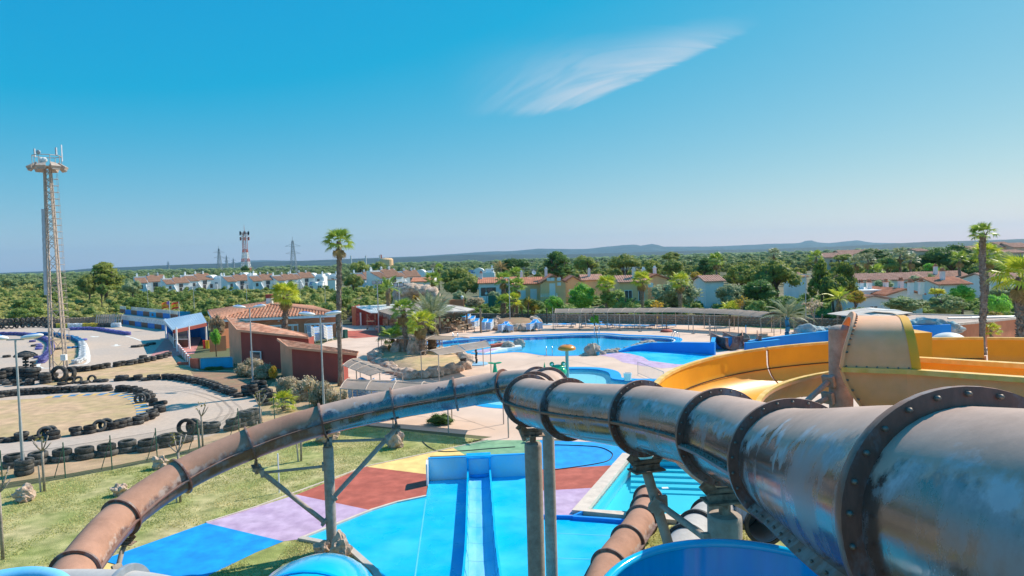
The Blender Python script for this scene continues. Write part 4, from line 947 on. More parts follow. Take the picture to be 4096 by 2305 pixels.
for k in range(9):
    z0 = at(180,835+k*38,mp.y).z; c0 = mc(2,z0)+V(-.12,-.1,0); MB().box((c0.x-.13,c0.y-.1,z0-1.0),(c0.x+.13,c0.y+.1,z0-.08)).build('antenna_panel', MATS['antenna_panel'], o)
c0 = mc(0,0); q = at(257,1430,mp.y-1); MB().box((q.x-.25,q.y-.2,q.z-.28),(q.x+.25,q.y+.1,q.z+.28)).build('junction_box', MATS['white_paint'], o)
c = V(mp.x,mp.y,TOPZ); MB().lathe([(.2,0),(1.05,.02),(1.05,.1),(.2,.12)], 16, c).build('platform', MATS['galv_warm'], o)
for k in range(8):
    a_ = k*math.pi/4+.25; dr = V(math.cos(a_), math.sin(a_), 0); sd = V(-dr.y,dr.x,0); p0 = c + dr*1.0 + V(0,0,.35); p1 = c + dr*1.7 + V(0,0,-.1)
    mb = MB(); q = [p0-sd*.22+V(0,0,.15), p0+sd*.22+V(0,0,.15), p0+sd*.22-V(0,0,.18), p0-sd*.22-V(0,0,.18), p1-sd*.45+V(0,0,.16), p1+sd*.45+V(0,0,.16), p1+sd*.36-V(0,0,.2)-dr*.18, p1-sd*.36-V(0,0,.2)-dr*.18]
    mb.add(q, [(0,1,2,3),(7,6,5,4),(4,5,1,0),(5,6,2,1),(6,7,3,2),(7,4,0,3)]); fl_ = mb.build('floodlight', MATS['galv_warm'], o)
    mb = MB(); q2 = [p1-sd*.34+V(0,0,-.16)-dr*.05, p1+sd*.34+V(0,0,-.16)-dr*.05, p0+sd*.16-V(0,0,.22), p0-sd*.16-V(0,0,.22)]; mb.add(q2, [(0,1,2,3)]); mb.build('lens', MATS['galv'], fl_)
for z, r_ in ((1.15,1.22),): MB().pipe([c+V(r_*math.cos(t), r_*math.sin(t), z) for t in np.linspace(0,2*math.pi,9)], .035, 5, False).build('railing', MATS['galv_warm'], o)
for k in range(8): a_ = k*math.pi/4; MB().cyl(c+V(1.22*math.cos(a_),1.22*math.sin(a_),.1), c+V(1.22*math.cos(a_),1.22*math.sin(a_),1.15), .03, n=6).build('rail_post', MATS['galv_warm'], o)
for dx, h0, h1, w in ((-1.15,1.1,1.9,.09),(.95,1.2,1.95,.12),(1.5,.6,2.2,.03)): MB().box((c.x+dx-w/2,c.y-.1,c.z+h0),(c.x+dx+w/2,c.y+.06,c.z+h1)).build('antenna', MATS['antenna_panel'], o)
MB().lathe([(0,-.05),(.16,-.04),(.22,0),(.2,.06),(0,.1)], 16, c+V(.0,-1.2,1.35), (0,1,.1)).build('dish', MATS['galv'], o, smooth=True)
for dx in (.05,.35): MB().lathe([(0,-.1),(.2,-.06),(.27,.02),(.2,.1),(0,.14)], 16, c+V(dx,-.9,.62), (.3,-1,.1)).build('dish', MATS['white_paint'], o, smooth=True)

# ------------------------------------------------------------------ lamp posts
M('lamp_glass', (.02,.10,.22), .1, .2, 3, spec=.8)
def lamp(label, u, vb, vt, y=None, kind='double', r=.08):
    p = G(u, vb) if y is None else V(at(u, vb, y).x, y, 0); zt = at(u, vt, p.y).z; o = thing('lamp_post', label, 'lamp post', (p.x, p.y, 0))
    MB().cyl((p.x,p.y,0), (p.x,p.y,zt*.4), r, r*.85, 10).build('pole', MATS['galv'], o, smooth=R(40)); MB().cyl((p.x,p.y,zt*.4), (p.x,p.y,zt), r*.72, r*.6, 10).build('pole', MATS['galv'], o, smooth=R(40))
    t = V(p.x,p.y,zt)
    if kind == 'double':
        MB().bar(t-V(.42,0,0), t+V(.42,0,0), .08, .07).build('cross_arm', MATS['galv'], o)
        for s in (-1,1):
            c0 = t+V(s*.86,-.05,.14); h_ = MB(); q, f = ICO[2]
            h_.add([c0+V(v.x*.56, v.y*.24, v.z*.13+s*v.x*.06) for v in q], f); hh = h_.build('lamp_head', MATS['white_paint'], o, smooth=True)
            g_ = MB(); g_.add([c0+V(v.x*.40, v.y*.18, v.z*.12+.035+s*v.x*.06) for v in q], f); g_.build('blue_mark', MATS['panel_blue'], hh, smooth=True)
    elif kind == 'flat':
        MB().bar(t-V(.7,0,0), t+V(.7,0,.02), .22, .09).build('lamp_head', MATS['galv'], o)
    elif kind == 'single':
        MB().bar(t-V(.75,0,-.02), t+V(.05,0,0), .24, .1).build('lamp_head', MATS['white_paint'], o)
    elif kind == 'globe':
        q, f = ICO[2]; MB().add([t+v*.32 for v in q], f).build('globe', MATS['white_paint'], o, smooth=True)
    elif kind == 'flood':
        MB().bar(t-V(.6,0,0), t+V(.6,0,0), .06).build('cross_arm', MATS['galv'], o)
        for s in (-.4,.4):
            hh = MB().box((t.x+s-.3,t.y-.25,t.z+.02),(t.x+s+.3,t.y+.1,t.z+.5)).build('flood_lamp', MATS['dark_steel'], o)
            MB().box((t.x+s-.25,t.y-.27,t.z+.07),(t.x+s+.25,t.y-.252,t.z+.45)).build('lens', MATS['galv'], hh)
    return o
lamp('nearest double lamp post at the left edge with a tyre stack at its foot', 94, 1899, 1358)
for k in range(3): tyre(G(97,1899)+V(.02*k,0,.16+.25*k), .42, 'tyre', 0, k, 'tyre threaded on the foot of the nearest lamp post', 'tyres on the lamp post foot')
lamp('double lamp post in front of the dark red building', 1012, 1532, 1232)
lamp('double lamp post rising behind the left run of the brown tube', 1297, 1662, 1262)
lamp('distant flat-headed lamp post behind the pit wall, left', 594, 1250, 1148, kind='flat')
lamp('distant flat-headed lamp post just right of the flags', 779, 1270, 1150, kind='flat')
lamp('distant flat-headed lamp post above the tiled clubhouse ridge', 989, 1240, 1135, kind='flat')
lamp('distant lamp post right of the clubhouse chimney', 1203, 1235, 1130, kind='flat')
lamp('distant single-headed lamp post left of the tall palm', 1303, 1240, 1130, kind='single')
lamp('tall lamp post beside the straw roofed bar', 1516, 1330, 1137, kind='flood', r=.1)
lamp('lamp post with two square floodlights above the bar palms', 1602, 1330, 1147, kind='flood', r=.1)
lamp('white globe lamp beyond the terracotta wall', 1947, 1232, 1175, 150, 'globe')
lamp('lamp post between the palms left of the long shade roof', 2041, 1304, 1112, kind='single')
lamp('lamp post right of the blue-trunked palm', 3224, 1312, 1098, kind='flat')

# ------------------------------------------------------------------ chain-link fence and young trees on the verge
M('wire', (.10,.13,.12), .6, .1, 5, alpha=.16)
fpts = [(-330,2010),(12,1950),(262,1913),(449,1880),(630,1846),(796,1806),(958,1752),(1100,1700),(1240,1662)]
o = thing('chain_link_fence', 'sagging green chain-link fence with leaning props along the lawn', 'fence', G(262,1913)[:])
gpts = [G(u,v) for u, v in fpts]
for i, p in enumerate(gpts):
    ps = MB().cyl(p, p+V(-.03,0,1.75), .028, n=7).build('post', MATS['fence_green'], o)
    if i in (1,2,3,4,5,6): MB().cyl(p+V(-.02,0,1.6), p+V(-.62,.12,0), .02, n=6).build('prop', MATS['fence_green'], ps)
for i in range(len(gpts)-1):
    a, b = gpts[i], gpts[i+1]; MB().add([a+V(0,0,.05), b+V(0,0,.05), b+V(0,0,1.55), a+V(0,0,1.55)], [(0,1,2,3)]).build('mesh_panel', MATS['wire'], o)
    mb = MB()
    for z in (1.55,.8,.1): mb.cyl(a+V(0,0,z), b+V(0,0,z), .006, n=4)
    mb.build('line_wire', MATS['dark_steel'], o)
M('bark_grey', (.30,.25,.21), .9, .3, 5, .6, 25); leafmat('bud_leaf', (.20,.17,.04), (.34,.26,.06))
def sapling(label, u, vb, h, seed, prop=True, lean=0):
    rr = random.Random(seed); p = G(u,vb); o = thing('young_tree', label, 'tree', p[:])
    tr = MB(); tr.pipe([p, p+V(lean*.3,0,h*.4), p+V(lean,0,h*.72)], .055, 8); t = p+V(lean,0,h*.72)
    for k in range(5):
        a_ = rr.uniform(0,6.28); e = t+V(math.cos(a_)*.38, math.sin(a_)*.3, h*rr.uniform(.12,.28)); m_ = t.lerp(e,.5)+V(0,0,-.05); tr.pipe([t-V(0,0,.03), m_, e], .028, 6)
    tr.build('trunk', MATS['bark_grey'], o, smooth=True)
    lv = MB()
    for k in range(26):
        a_ = rr.uniform(0,6.28); c0 = t+V(math.cos(a_)*.36*rr.random()**.4, math.sin(a_)*.3*rr.random(), h*rr.uniform(.14,.3)); x = V(rr.uniform(-1,1),rr.uniform(-1,1),rr.uniform(-1,1))*.05; y = V(rr.uniform(-1,1),rr.uniform(-1,1),rr.uniform(-1,1))*.05
        lv.add([c0-x, c0+y, c0+x, c0-y], [(0,1,2,3)])
    lv.build('leaves', MATS['bud_leaf'], o)
    if prop: MB().cyl(p+V(-.14,-.05,0), p+V(-.2,0,1.2), .04, n=7).build('stake', MATS['galv_warm'], o)
sapling('bare pollarded young tree with a stake at the left edge of the lawn', 12, 2238, 3.3, 1, False)
sapling('bare young tree with a stake below the leftmost large tyres', 178, 1966, 2.6, 2)
sapling('leafless young tree behind the lower left bend of the brown tube', 722, 2010, 3.0, 3)
sapling('leafless young tree by the upright tyre at the fence', 812, 1800, 2.6, 4)
sapling('bare young tree at the lawn beside the small fan palm', 1046, 1770, 2.9, 5)
sapling('thin bare sapling between the braces of the tall column', 1205, 1845, 2.3, 6, True, .1)
# boulders and marker posts on the lawn
for i, (u, v, s, lb) in enumerate(((97,2005,.62,'pale round boulder on the lawn near the left edge'),(640,1875,.62,'brown boulder half hidden behind the brown tube, left'),(480,1982,.5,'small boulder tip behind the brown tube lower down'),(1305,1768,.95,'broad boulder behind the top of the tall braced column'),(1582,1790,.72,'upright tan boulder on the lawn under the braced tube'),(1362,2225,.55,'jagged boulder beside the foot of the tall braced column'),(1290,2212,.4,'small grey boulder left of the braced column foot'),(2120,1770,.4,'small pale boulder behind the front pillar'))):
    s *= .72; p = G(u,v); o = link('boulder', MB().rock((0,0,s*.62), s*.85, s*.7, s*(1.15 if i in (4,5) else .78), i+3, 3, .55).mesh('boulder', MATS['rock_tan'], R(25))); o.location = p; tag(o, lb, 'boulder')
for u, v, h, lb in ((1118,1972,1.75,'thin white marker pole on the lawn'),):
    p = G(u,v); o = link('marker_pole', MB().cyl((0,0,0),(0,0,h),.03).mesh('marker_pole', MATS['white_paint'])); o.location = p; tag(o, lb, 'pole')
# ------------------------------------------------------------------ park buildings
M('terracotta', (.54,.21,.105), .9, .10, .8, .2, 30, col2=(.49,.18,.09), c2scale=.5); M('terracotta_pale', (.64,.31,.19), .9, .10, .8, .2, 30); M('wall_red', (.30,.065,.05), .9, .12, .8, .2, 30)
M('roof_tile', (.46,.185,.105), .85, .35, 2.5, .2, 30, col2=(.52,.29,.19), c2scale=1.2, rnd=.15); M('roof_tile_pale', (.50,.245,.155), .85, .28, 2.5, .2, 30, col2=(.42,.17,.09), c2scale=1.6)
M('roof_metal', (.50,.58,.66), .4, .1, 1, metal=.2); M('roof_grey', (.62,.63,.62), .55, .14, 1, col2=(.48,.47,.45), c2scale=.6); M('glass', (.05,.07,.08), .06, .2, 1, spec=.8); M('glass_warm', (.25,.20,.15), .1, .4, 2, spec=.6)
M('thatch', (.40,.32,.25), .95, .3, 3, .9, 20, col2=(.27,.20,.15), c2scale=4); M('tarp', (.50,.45,.41), .85, .14, 1, .2, 8, col2=(.42,.37,.33), c2scale=.7); M('wood_post', (.24,.17,.12), .9, .25, 4, .4, 30); M('rubber_brown', (.17,.095,.06), .9, .2, 3)
M('pink_floor', (.50,.22,.20), .8, .1, 1); M('shade_net', (.30,.23,.185), .9, .12, 1.5, .15, 40, col2=(.26,.195,.155), c2scale=.8, alpha=.93); M('plastic_white', (.74,.74,.73), .5, .08, 3); M('sling_blue', (.0,.30,.78), .7, .14, 2, rnd=.15)
def wall_quad(o, pts, z0, zt, mat_, nm='wall', t=.2, name_parent=None):
    # vertical walls along a plan polyline; zt = list of top heights
    mb = MB()
    for i in range(len(pts)-1):
        a, b = pts[i], pts[i+1]; mb.add([V(a[0],a[1],z0), V(b[0],b[1],z0), V(b[0],b[1],zt[i+1]), V(a[0],a[1],zt[i])], [(0,1,2,3)])
    return mb.build(nm, MATS[mat_], o)
def slab(o, quad, t, mat_, nm='roof'):
    q = [Vector(p) for p in quad]; n = (q[1]-q[0]).cross(q[2]-q[0]).normalized(); n = n if n.z > 0 else -n
    k = len(q); mb = MB(); mb.add(q + [p+n*t for p in q], [tuple(range(k-1,-1,-1)), tuple(range(k,2*k))] + [(i,(i+1) % k,k+(i+1) % k,k+i) for i in range(k)]); return mb.build(nm, MATS[mat_], o)
def tiles(o, e0, e1, r0, r1, mat_, w=.24, nm='roof_tiles', rows=0, lift=.03, hip=None):
    # barrel tile rolls from eave e0-e1 up to ridge r0-r1, each roll broken into courses
    mb = MB(); e0, e1, r0, r1 = map(Vector, (e0,e1,r0,r1)); L = (e1-e0).length; n = max(2, int(L/w)); nn = (e1-e0).cross(r0-e0 if (r0-e0).length > .1 else r1-e0).normalized(); nn = nn if nn.z > 0 else -nn
    for k in range(n):
        s = (k+.5)/n; a = e0.lerp(e1, s); b = r0.lerp(r1, s)
        if hip is not None: sa_ = (hip-e0).dot(e1-e0)/(L*L); b = a + (hip-e0.lerp(e1,sa_))*(s/sa_ if s < sa_ else (1-s)/(1-sa_))
        ln = (b-a).length
        m_ = max(1, int(ln/.42)) if rows else 1
        sd = (e1-e0).normalized()
        for c in range(m_):
            p, q = a.lerp(b, c/m_), a.lerp(b, (c+1.04)/m_); r_ = w*.46*random.uniform(.92,1.05); zz = lift+random.uniform(0,.015)
            pr = [(-1,0),(-.7,.7),(0,1),(.7,.7),(1,0)]
            vv = [p + sd*x*r_ + nn*(y*r_*.8+zz+.012) for x, y in pr] + [q + sd*x*r_*.88 + nn*(y*r_*.7+zz-.005) for x, y in pr]
            mb.add(vv, [(i,i+1,6+i,5+i) for i in range(4)] + [(4,3,2,1,0)])
    return tag(mb.build(nm, MATS[mat_], o), kind='stuff')
# clubhouse
CB = {'FL': V(-39,88.5,3.1), 'FR': V(-23.3,92,3.1), 'BL': V(-48.5,108.5,3.1), 'BR': V(-32.8,112,3.1)}
o = thing('clubhouse', 'terracotta clubhouse with barrel tiled hip roof and arched glazed doors', 'building', (-31.5, 90.5, 0))
def inset(p, k=.6):
    c = (CB['FL']+CB['FR']+CB['BL']+CB['BR'])/4; d = V(c.x-p.x, c.y-p.y, 0).normalized(); return p + d*k
fl, fr, bl, br = (inset(CB[k]) for k in ('FL','FR','BL','BR'))
wall_quad(o, [bl, fl, fr, br], 0, [3.0]*4, 'terracotta')
ra, rb = V(-34.6,97.5,4.35), V(-38.1,104.8,4.35)
tiles(o, CB['FL'], CB['FR'], ra, ra, 'roof_tile', .42, rows=1, hip=ra)
tiles(o, CB['FL'], CB['BL'], ra, rb, 'roof_tile_pale', .42, rows=1); tiles(o, CB['FR'], CB['BR'], ra, rb, 'roof_tile_pale', .42, rows=1)
for a, b, c in ((CB['FL'],CB['FR'],ra),): MB().add([a,b,c], [(0,1,2)]).build('roof_deck', MATS['roof_tile'], o)
MB().add([CB['FL'],ra,rb,CB['BL']], [(0,1,2,3)]).build('roof_deck', MATS['roof_tile_pale'], o); MB().add([CB['FR'],CB['BR'],rb,ra], [(0,1,2,3)]).build('roof_deck', MATS['roof_tile_pale'], o); MB().add([CB['BL'],rb,CB['BR']], [(0,1,2)]).build('roof_deck', MATS['roof_tile_pale'], o)
for a, b in ((CB['FL'],ra),(CB['FR'],ra),(ra,rb)): MB().pipe([a+V(0,0,.12), b+V(0,0,.16)], .13, 7).build('ridge_cap', MATS['roof_tile_pale'], o)
d = (CB['FR']-CB['FL']).normalized(); nf = V(d.y,-d.x,0)
MB().bar(CB['FL']-V(0,0,.12)+nf*.02, CB['FR']-V(0,0,.12)+nf*.02, .1, .3, up=(0,0,1)).build('fascia', MATS['white_paint'], o)
MB().bar(CB['FR']-V(0,0,.12), CB['BR']-V(0,0,.12), .1, .3).build('fascia', MATS['white_paint'], o); MB().bar(CB['FL']-V(0,0,.12), CB['BL']-V(0,0,.12), .1, .3).build('fascia', MATS['white_paint'], o)
c0 = V(-35.2,99,4.2); ch = MB().box((c0.x-.4,c0.y-.4,c0.z),(c0.x+.4,c0.y+.4,c0.z+1.1)).build('chimney', MATS['white_paint'], o); MB().box((c0.x-.45,c0.y-.45,c0.z+1.1),(c0.x+.45,c0.y+.45,c0.z+1.65)).build('cowl', MATS['wall_red'], ch)
def arch(u0, u1, npan):
    # arched opening with white framed glass doors, on the front wall plane
    a = fl + d*((at(u0,1320,90).x - fl.x)/d.x); b = fl + d*((at(u1,1320,90).x - fl.x)/d.x); w = (b-a).length; a = V(a.x,a.y,0); b = V(b.x,b.y,0)
    def P(s, z, off): return a + d*(s*w) + nf*off + V(0,0,z)
    top = [(s, 1.95+.75*math.sqrt(max(0,1-(2*s-1)**2))**.75) for s in np.linspace(0,1,17)]
    MB().add([P(0,0,.012)]+[P(s,z,.012) for s, z in top]+[P(1,0,.012)], [tuple(range(18,-1,-1))]).build('recess', MATS['glass_warm'], o)
    fr_ = MB()
    for i in range(16): fr_.bar(P(top[i][0],top[i][1],.05), P(top[i+1][0],top[i+1][1],.05), .08, .08)
    fr_.build('arch_trim', MATS['terracotta_pale'], o)
    MB().bar(P(0,2.0,.06), P(1,2.0,.06), .1, .16).build('transom', MATS['plastic_white'], o)
    for k in range(npan):
        s0, s1 = k/npan+.006, (k+1)/npan-.006; dm = MB()
        for x in (s0+.012, s1-.012): dm.bar(P(x,.02,.06), P(x,1.92,.06), .09, .09)
        for z in (.06,1.9): dm.bar(P(s0,z,.06), P(s1,z,.06), .08, .1)
        dd = dm.build('door', MATS['plastic_white'], o); MB().add([P(s0,.05,.035),P(s1,.05,.035),P(s1,1.92,.035),P(s0,1.92,.035)], [(0,1,2,3)]).build('pane', MATS['glass'], dd)
arch(1204,1351,7); arch(1050,1182,6)
for u in (1107, 1276): p = fl + d*((at(u,1280,90).x-fl.x)/d.x); MB().lathe([(0,-.02),(.16,0),(.12,.1),(0,.14)], 10, V(p.x,p.y,2.55)+nf*.15).build('wall_lamp', MATS['white_paint'], o)
# two dark red lean-to buildings in front of it
def wedge(label, A, B, C_, D, wall_to, win=None):
    # roof corners A back-left, B front-left, C front-right, D back-right
    o = thing('outbuilding', label, 'building', (B.x,B.y,0))
    wall_quad(o, [V(A.x+.25,A.y-.1,0), V(B.x+.25,B.y+.15,0)], 0, [A.z-.03,B.z-.03], 'terracotta_pale')
    e = B.lerp(C_, wall_to); wall_quad(o, [V(B.x+.25,B.y+.15,0), V(e.x,e.y+.15,0), V(e.x,e.y+2.0,0)], 0, [B.z-.03,e.z-.03,e.z], 'wall_red'); wall_quad(o, [V(e.x,e.y+.2,0), V(C_.x-.1,C_.y+.2,0)], C_.z-.75, [e.z-.03,C_.z-.03], 'wall_red', 'beam')
    slab(o, [A,B,C_,D], .1, 'roof_tile')
    rw = 9
    for k in range(rw):
        for j in range(26):
            s0, s1 = j/26+.003*(k % 2), (j+.94)/26; t0, t1 = k/rw, (k+.96)/rw
            f = lambda s, t: B.lerp(C_, min(1,s)).lerp(A.lerp(D, min(1,s)), t)
            n = V(0,0,1); mb = MB(); q = [f(s0,t0), f(s1,t0), f(s1,t1), f(s0,t1)]; z0, z1 = .125+random.uniform(0,.012), .105
            mb.add([q[0]+V(0,0,z0),q[1]+V(0,0,z0),q[2]+V(0,0,z1),q[3]+V(0,0,z1),q[0]+V(0,0,z0-.05),q[1]+V(0,0,z0-.05)], [(0,1,2,3),(4,5,1,0)]); mb.build('roof_tile', MATS['roof_tile'], o)
    for a, b in ((A,B),(B,C_)): MB().bar(a+V(0,0,.02), b+V(0,0,.02), .12, .2).build('verge_trim', MATS['terracotta_pale'], o)
    return o
b1 = wedge('dark red lean-to building with long sloping tile roof and small white window', V(-30.3,72,4.65), V(-27.3,67.4,3.65), V(-19.3,64.2,3.05), V(-20.4,67.4,3.05), .985)
p = V(-25.3,66.62,1.25); MB().bar(p-V(.62,-.25,0), p+V(.62,-.25,0), .08, .85).build('window', MATS['plastic_white'], b1); MB().bar(p-V(.5,-.2,0)-V(0,.06,0), p+V(.5,-.2,0)-V(0,.06,0), .04, .66).build('pane', MATS['glass'], b1.children[-1])
wedge('lower dark red outbuilding with tile roof in front of the tall palm', V(-21.5,62,3.25), V(-19.4,58.5,2.9), V(-12.9,56.0,2.45), V(-13.0,57.0,2.5), .78)
# pit hut with blue-grey metal roof, terrace and red-white low wall
o = thing('pit_hut', 'open pit hut with pale blue metal roof beside the clubhouse', 'building', G(720,1400)[:])
rq = [at(655,1280,97), at(804,1252,98.5), at(826,1291,87), at(692,1322,81.5)]
slab(o, rq, .06, 'roof_metal'); 
n_ = 16
for k in range(n_+1): a = rq[0].lerp(rq[1], k/n_)+V(0,0,.075); b = rq[3].lerp(rq[2], k/n_)+V(0,0,.075); MB().bar(a, b, .05, .03).build('roof_rib', MATS['roof_metal'], o)
MB().bar(rq[3]-V(0,0,.16), rq[2]-V(0,0,.25), .08, .42).build('fascia', MATS['wall_red'], o); MB().bar(rq[3]-V(0,0,.05), rq[0]-V(0,0,.05), .1, .16).build('gutter', MATS['white_paint'], o)
hb = [V(p.x,p.y,0) for p in rq]
for p in (hb[3]+V(.3,.2,0), hb[0]+V(.3,-.2,0), hb[2]+V(-.2,.2,0), hb[3].lerp(hb[2],.45)): MB().box((p.x-.08,p.y-.08,0),(p.x+.08,p.y+.08,2.9)).build('post', MATS['white_paint'], o)
wall_quad(o, [hb[0]+V(.5,-.3,0), hb[1]+V(-.2,-.3,0), hb[2]+V(-.2,.8,0)], 0, [2.8,2.9,2.9], 'panel_blue', 'back_wall')
MB().poly([(p.x,p.y) for p in (hb[3]+V(.1,-6,0), hb[2]+V(2,-8,0), hb[1], hb[0])], .03).build('terrace_floor', MATS['pink_floor'], o)
p0, p1 = G(697,1392), G(752,1392); p0 = V(p0.x,p0.y,0); p1 = V(p1.x,p1.y,0); fm = MB()
for s in (0,1): fm.box((p0.lerp(p1,s).x-.05,p0.y-.05,0),(p0.lerp(p1,s).x+.05,p0.y+.05,2.5))
for z in (.05,1.1,2.45): fm.bar(p0+V(0,0,z), p1+V(0,0,z), .1, .1)
wf = fm.build('glazed_screen', MATS['plastic_white'], o); MB().add([p0+V(0,0,1.1),p1+V(0,0,1.1),p1+V(0,0,2.45),p0+V(0,0,2.45)], [(0,1,2,3)]).build('pane', MATS['glass'], wf); MB().add([p0+V(0,0,.05),p1+V(0,0,.05),p1+V(0,0,1.1),p0+V(0,0,1.1)], [(0,1,2,3)]).build('panel', MATS['rubber_brown'], wf)
# terrace parapet
tw = [G(840,1408), G(905,1402)]; MB().bar(tw[0]+V(0,0,.9), tw[1]+V(0,0,.9), .25, 1.8).build('terrace_wall', MATS['terracotta'], o); MB().bar(tw[0]+V(0,2,1.2), tw[1]+V(1,5,1.2), .25, 2.4).build('terrace_wall', MATS['terracotta'], o)
lw = resample([G(672,1352), G(700,1385), G(730,1425), G(767,1472)], 1.0)
o = thing('low_wall', 'low wall painted in red and white blocks along the pit terrace', 'wall', lw[0][:])
for k in range(len(lw)-1):
    dd = (lw[k+1]-lw[k])*.99; MB().bar(lw[k]+V(0,0,.45), lw[k]+dd+V(0,0,.45), .16, .9).build('block', MATS['white_paint' if k % 2 else 'paint_red'], o)
MB().bar(G(768,1474)+V(0,0,.5), G(798,1476)+V(0,0,.5), .16, 1.0).build('block', MATS['paint_red'], o)
p0, p1 = G(803,1476), G(934,1470); o = thing('advert_panel', 'plain blue panel with rounded frame at the foot of the pit terrace', 'panel', p0[:])
MB().bar(p0+V(0,0,.52), p1+V(0,0,.52), .06, 1.0).build('board', MATS['panel_cyan'], o); MB().pipe([p0+V(0,-.05,.05), p0+V(0,-.05,.95), p0+V(.15,-.05,1.06), p1+V(-.15,-.05,1.06), p1+V(0,-.05,.95), p1+V(0,-.05,.05)], .04, 6).build('frame', MATS['galv'], o)
o = link('kerb_beam', MB().bar((0,0,.14),(2.0,-.1,.12),.35,.28).mesh('kerb_beam', MATS['paint_red'])); o.location = G(712,1460); tag(o, 'red plastic kerb beam lying on the dry grass by the low wall', 'barrier')
for i,(u,v) in enumerate(((823,1394),(832,1394))): o = link('plastic_tub', MB().lathe([(.28,0),(.32,1.0),(.3,1.0),(.26,.1),(0,.1)], 12).mesh('plastic_tub', MATS['flag_red' if i == 0 else 'flag_yellow'])); o.location = G(u,v); tag(o, 'red plastic drum on the pit terrace' if i == 0 else 'yellow plastic drum on the pit terrace', 'drum')
# metal gate, car behind it, red bar building with grey roof
g0, g1 = G(1374,1302), G(1412,1302); o = thing('entrance_gate', 'dark metal bar gate between clubhouse and bar building', 'gate', g0[:])
for k in range(13): p = g0.lerp(g1, k/12); MB().bar(p+V(0,0,.1), p+V(0,0,2.4), .05).build('bar', MATS['dark_steel'], o)
for z in (.15,1.2,2.35): MB().bar(g0+V(0,0,z), g1+V(0,0,z), .07).build('rail', MATS['dark_steel'], o)
cpos = g0.lerp(g1,.55)+V(.3,7,0); o = thing('car', 'pale grey car parked behind the dark bar gate', 'car', cpos[:])
M('car_paint', (.42,.46,.50), .3, .04, 1, coat=.6)
bod = [(-2.0,.35),(-2.05,.7),(-1.6,.88),(-.9,.95),(-.45,1.4),(.9,1.42),(1.5,1.0),(2.0,.95),(2.05,.4)]
mb = MB(); n = len(bod); mb.add([V(x,-.8,z) for x, z in bod]+[V(x,.8,z) for x, z in bod], [tuple(range(n)), tuple(range(2*n-1,n-1,-1))]+[(i,n+i,n+(i+1) % n,(i+1) % n) for i in range(n)]); mb.build('body', MATS['car_paint'], o, absolute=False)
for x0, x1, t0, t1 in ((-.75,.2,-.38,.2),(.28,1.2,.28,.88)): MB().add([V(x0,-.805,.97),V(x1,-.805,.97),V(t1,-.805,1.34),V(t0,-.805,1.34)], [(0,1,2,3)]).build('side_window', MATS['glass'], o, absolute=False)
for x in (-1.3,1.3):
    for y in (-.75,.75): MB().lathe([(.0,-.1),(.2,-.1),(.32,-.08),(.32,.08),(.2,.1),(0,.1)], 14, (x,y,.32), (0,1,0)).build('wheel', MATS['tyre'], o, absolute=False)
o = thing('bar_building', 'red bar store with pale corrugated metal roof left of the straw roof', 'building', G(1412,1302)[:])
rq = [at(1413,1227,112), at(1720,1211,116), at(1590,1254,104), at(1484,1254,104)]; slab(o, rq, .08, 'roof_grey')
for k in range(25): a = rq[0].lerp(rq[1], k/24)+V(0,0,.095); b = rq[3].lerp(rq[2], k/24)+V(0,0,.095); MB().bar(a, b, .06, .04).build('roof_rib', MATS['roof_grey'], o)
w0 = [G(1414,1302), G(1487,1302), G(1487,1302)+V(0,6,0)]; wall_quad(o, [w0[0]+V(0,5,0), w0[0], w0[1], G(1620,1300)], 0, [3.1,3.0,2.0,2.0], 'wall_red')
MB().box((w0[0].x-.15,w0[0].y-.2,0),(w0[0].x+.55,w0[0].y+.2,3.05)).build('pier', MATS['terracotta'], o)
q = G(1444,1303); MB().box((q.x-.12,q.y-.08,0),(q.x+.12,q.y-.03,2.1)).build('white_post', MATS['white_paint'], o); q = G(1432,1303); MB().box((q.x-.3,q.y-.07,0),(q.x+.25,q.y-.02,2.0)).build('door', MATS['paint_red'], o)
# straw and tarp roofed bar
o = thing('straw_roof_bar', 'wide tarp and straw roofed bar shelter with wooden posts', 'shelter', G(1761,1335)[:])
cen = at(1699,1206,101); ring_ = [at(1512,1246,100), at(1560,1262,95), at(1640,1262,92), at(1760,1249,92), at(1866,1247,95), at(1899,1238,99), at(1850,1228,108), at(1720,1222,112), at(1580,1232,108)]
for i in range(len(ring_)):
    a, b = ring_[i], ring_[(i+1) % len(ring_)]; m_ = a.lerp(b,.5)+V(0,0,.0)
    slab(o, [a,b,cen], .08, 'tarp' if i not in (0,1) else 'thatch', 'roof_panel')
    fr_ = MB(); n = max(4,int((b-a).length/.12))
    for k in range(n):
        p = a.lerp(b, k/n); l_ = random.uniform(.25,.7) if i in (0,1,2,8) else random.uniform(.12,.3); q = p+V(random.uniform(-.1,.1),random.uniform(-.25,.05),-l_); s = V(.06,0,0); fr_.add([p-s,p+s,q+s*.3,q-s*.3], [(0,1,2,3)])
    tag(fr_.build('straw_fringe', MATS['thatch'], o), kind='stuff')
    MB().pipe([cen+V(0,0,.09), a+V(0,0,.09)], .03, 5).build('rope', MATS['rubber_brown'], o)
for u, v in ((1761,1335),(1818,1300),(1869,1316),(1555,1318),(1600,1330),(1660,1332)): p = G(u,v); MB().cyl(p, V(p.x,p.y,2.95), .14, .12, 9).build('post', MATS['wood_post'], o, smooth=R(40))
for u, v in ((1760,1336),(1869,1317)): p = G(u,v); MB().cyl(p, V(p.x,p.y,.75), .17, n=9).build('post_guard', MATS['dark_steel'], o)
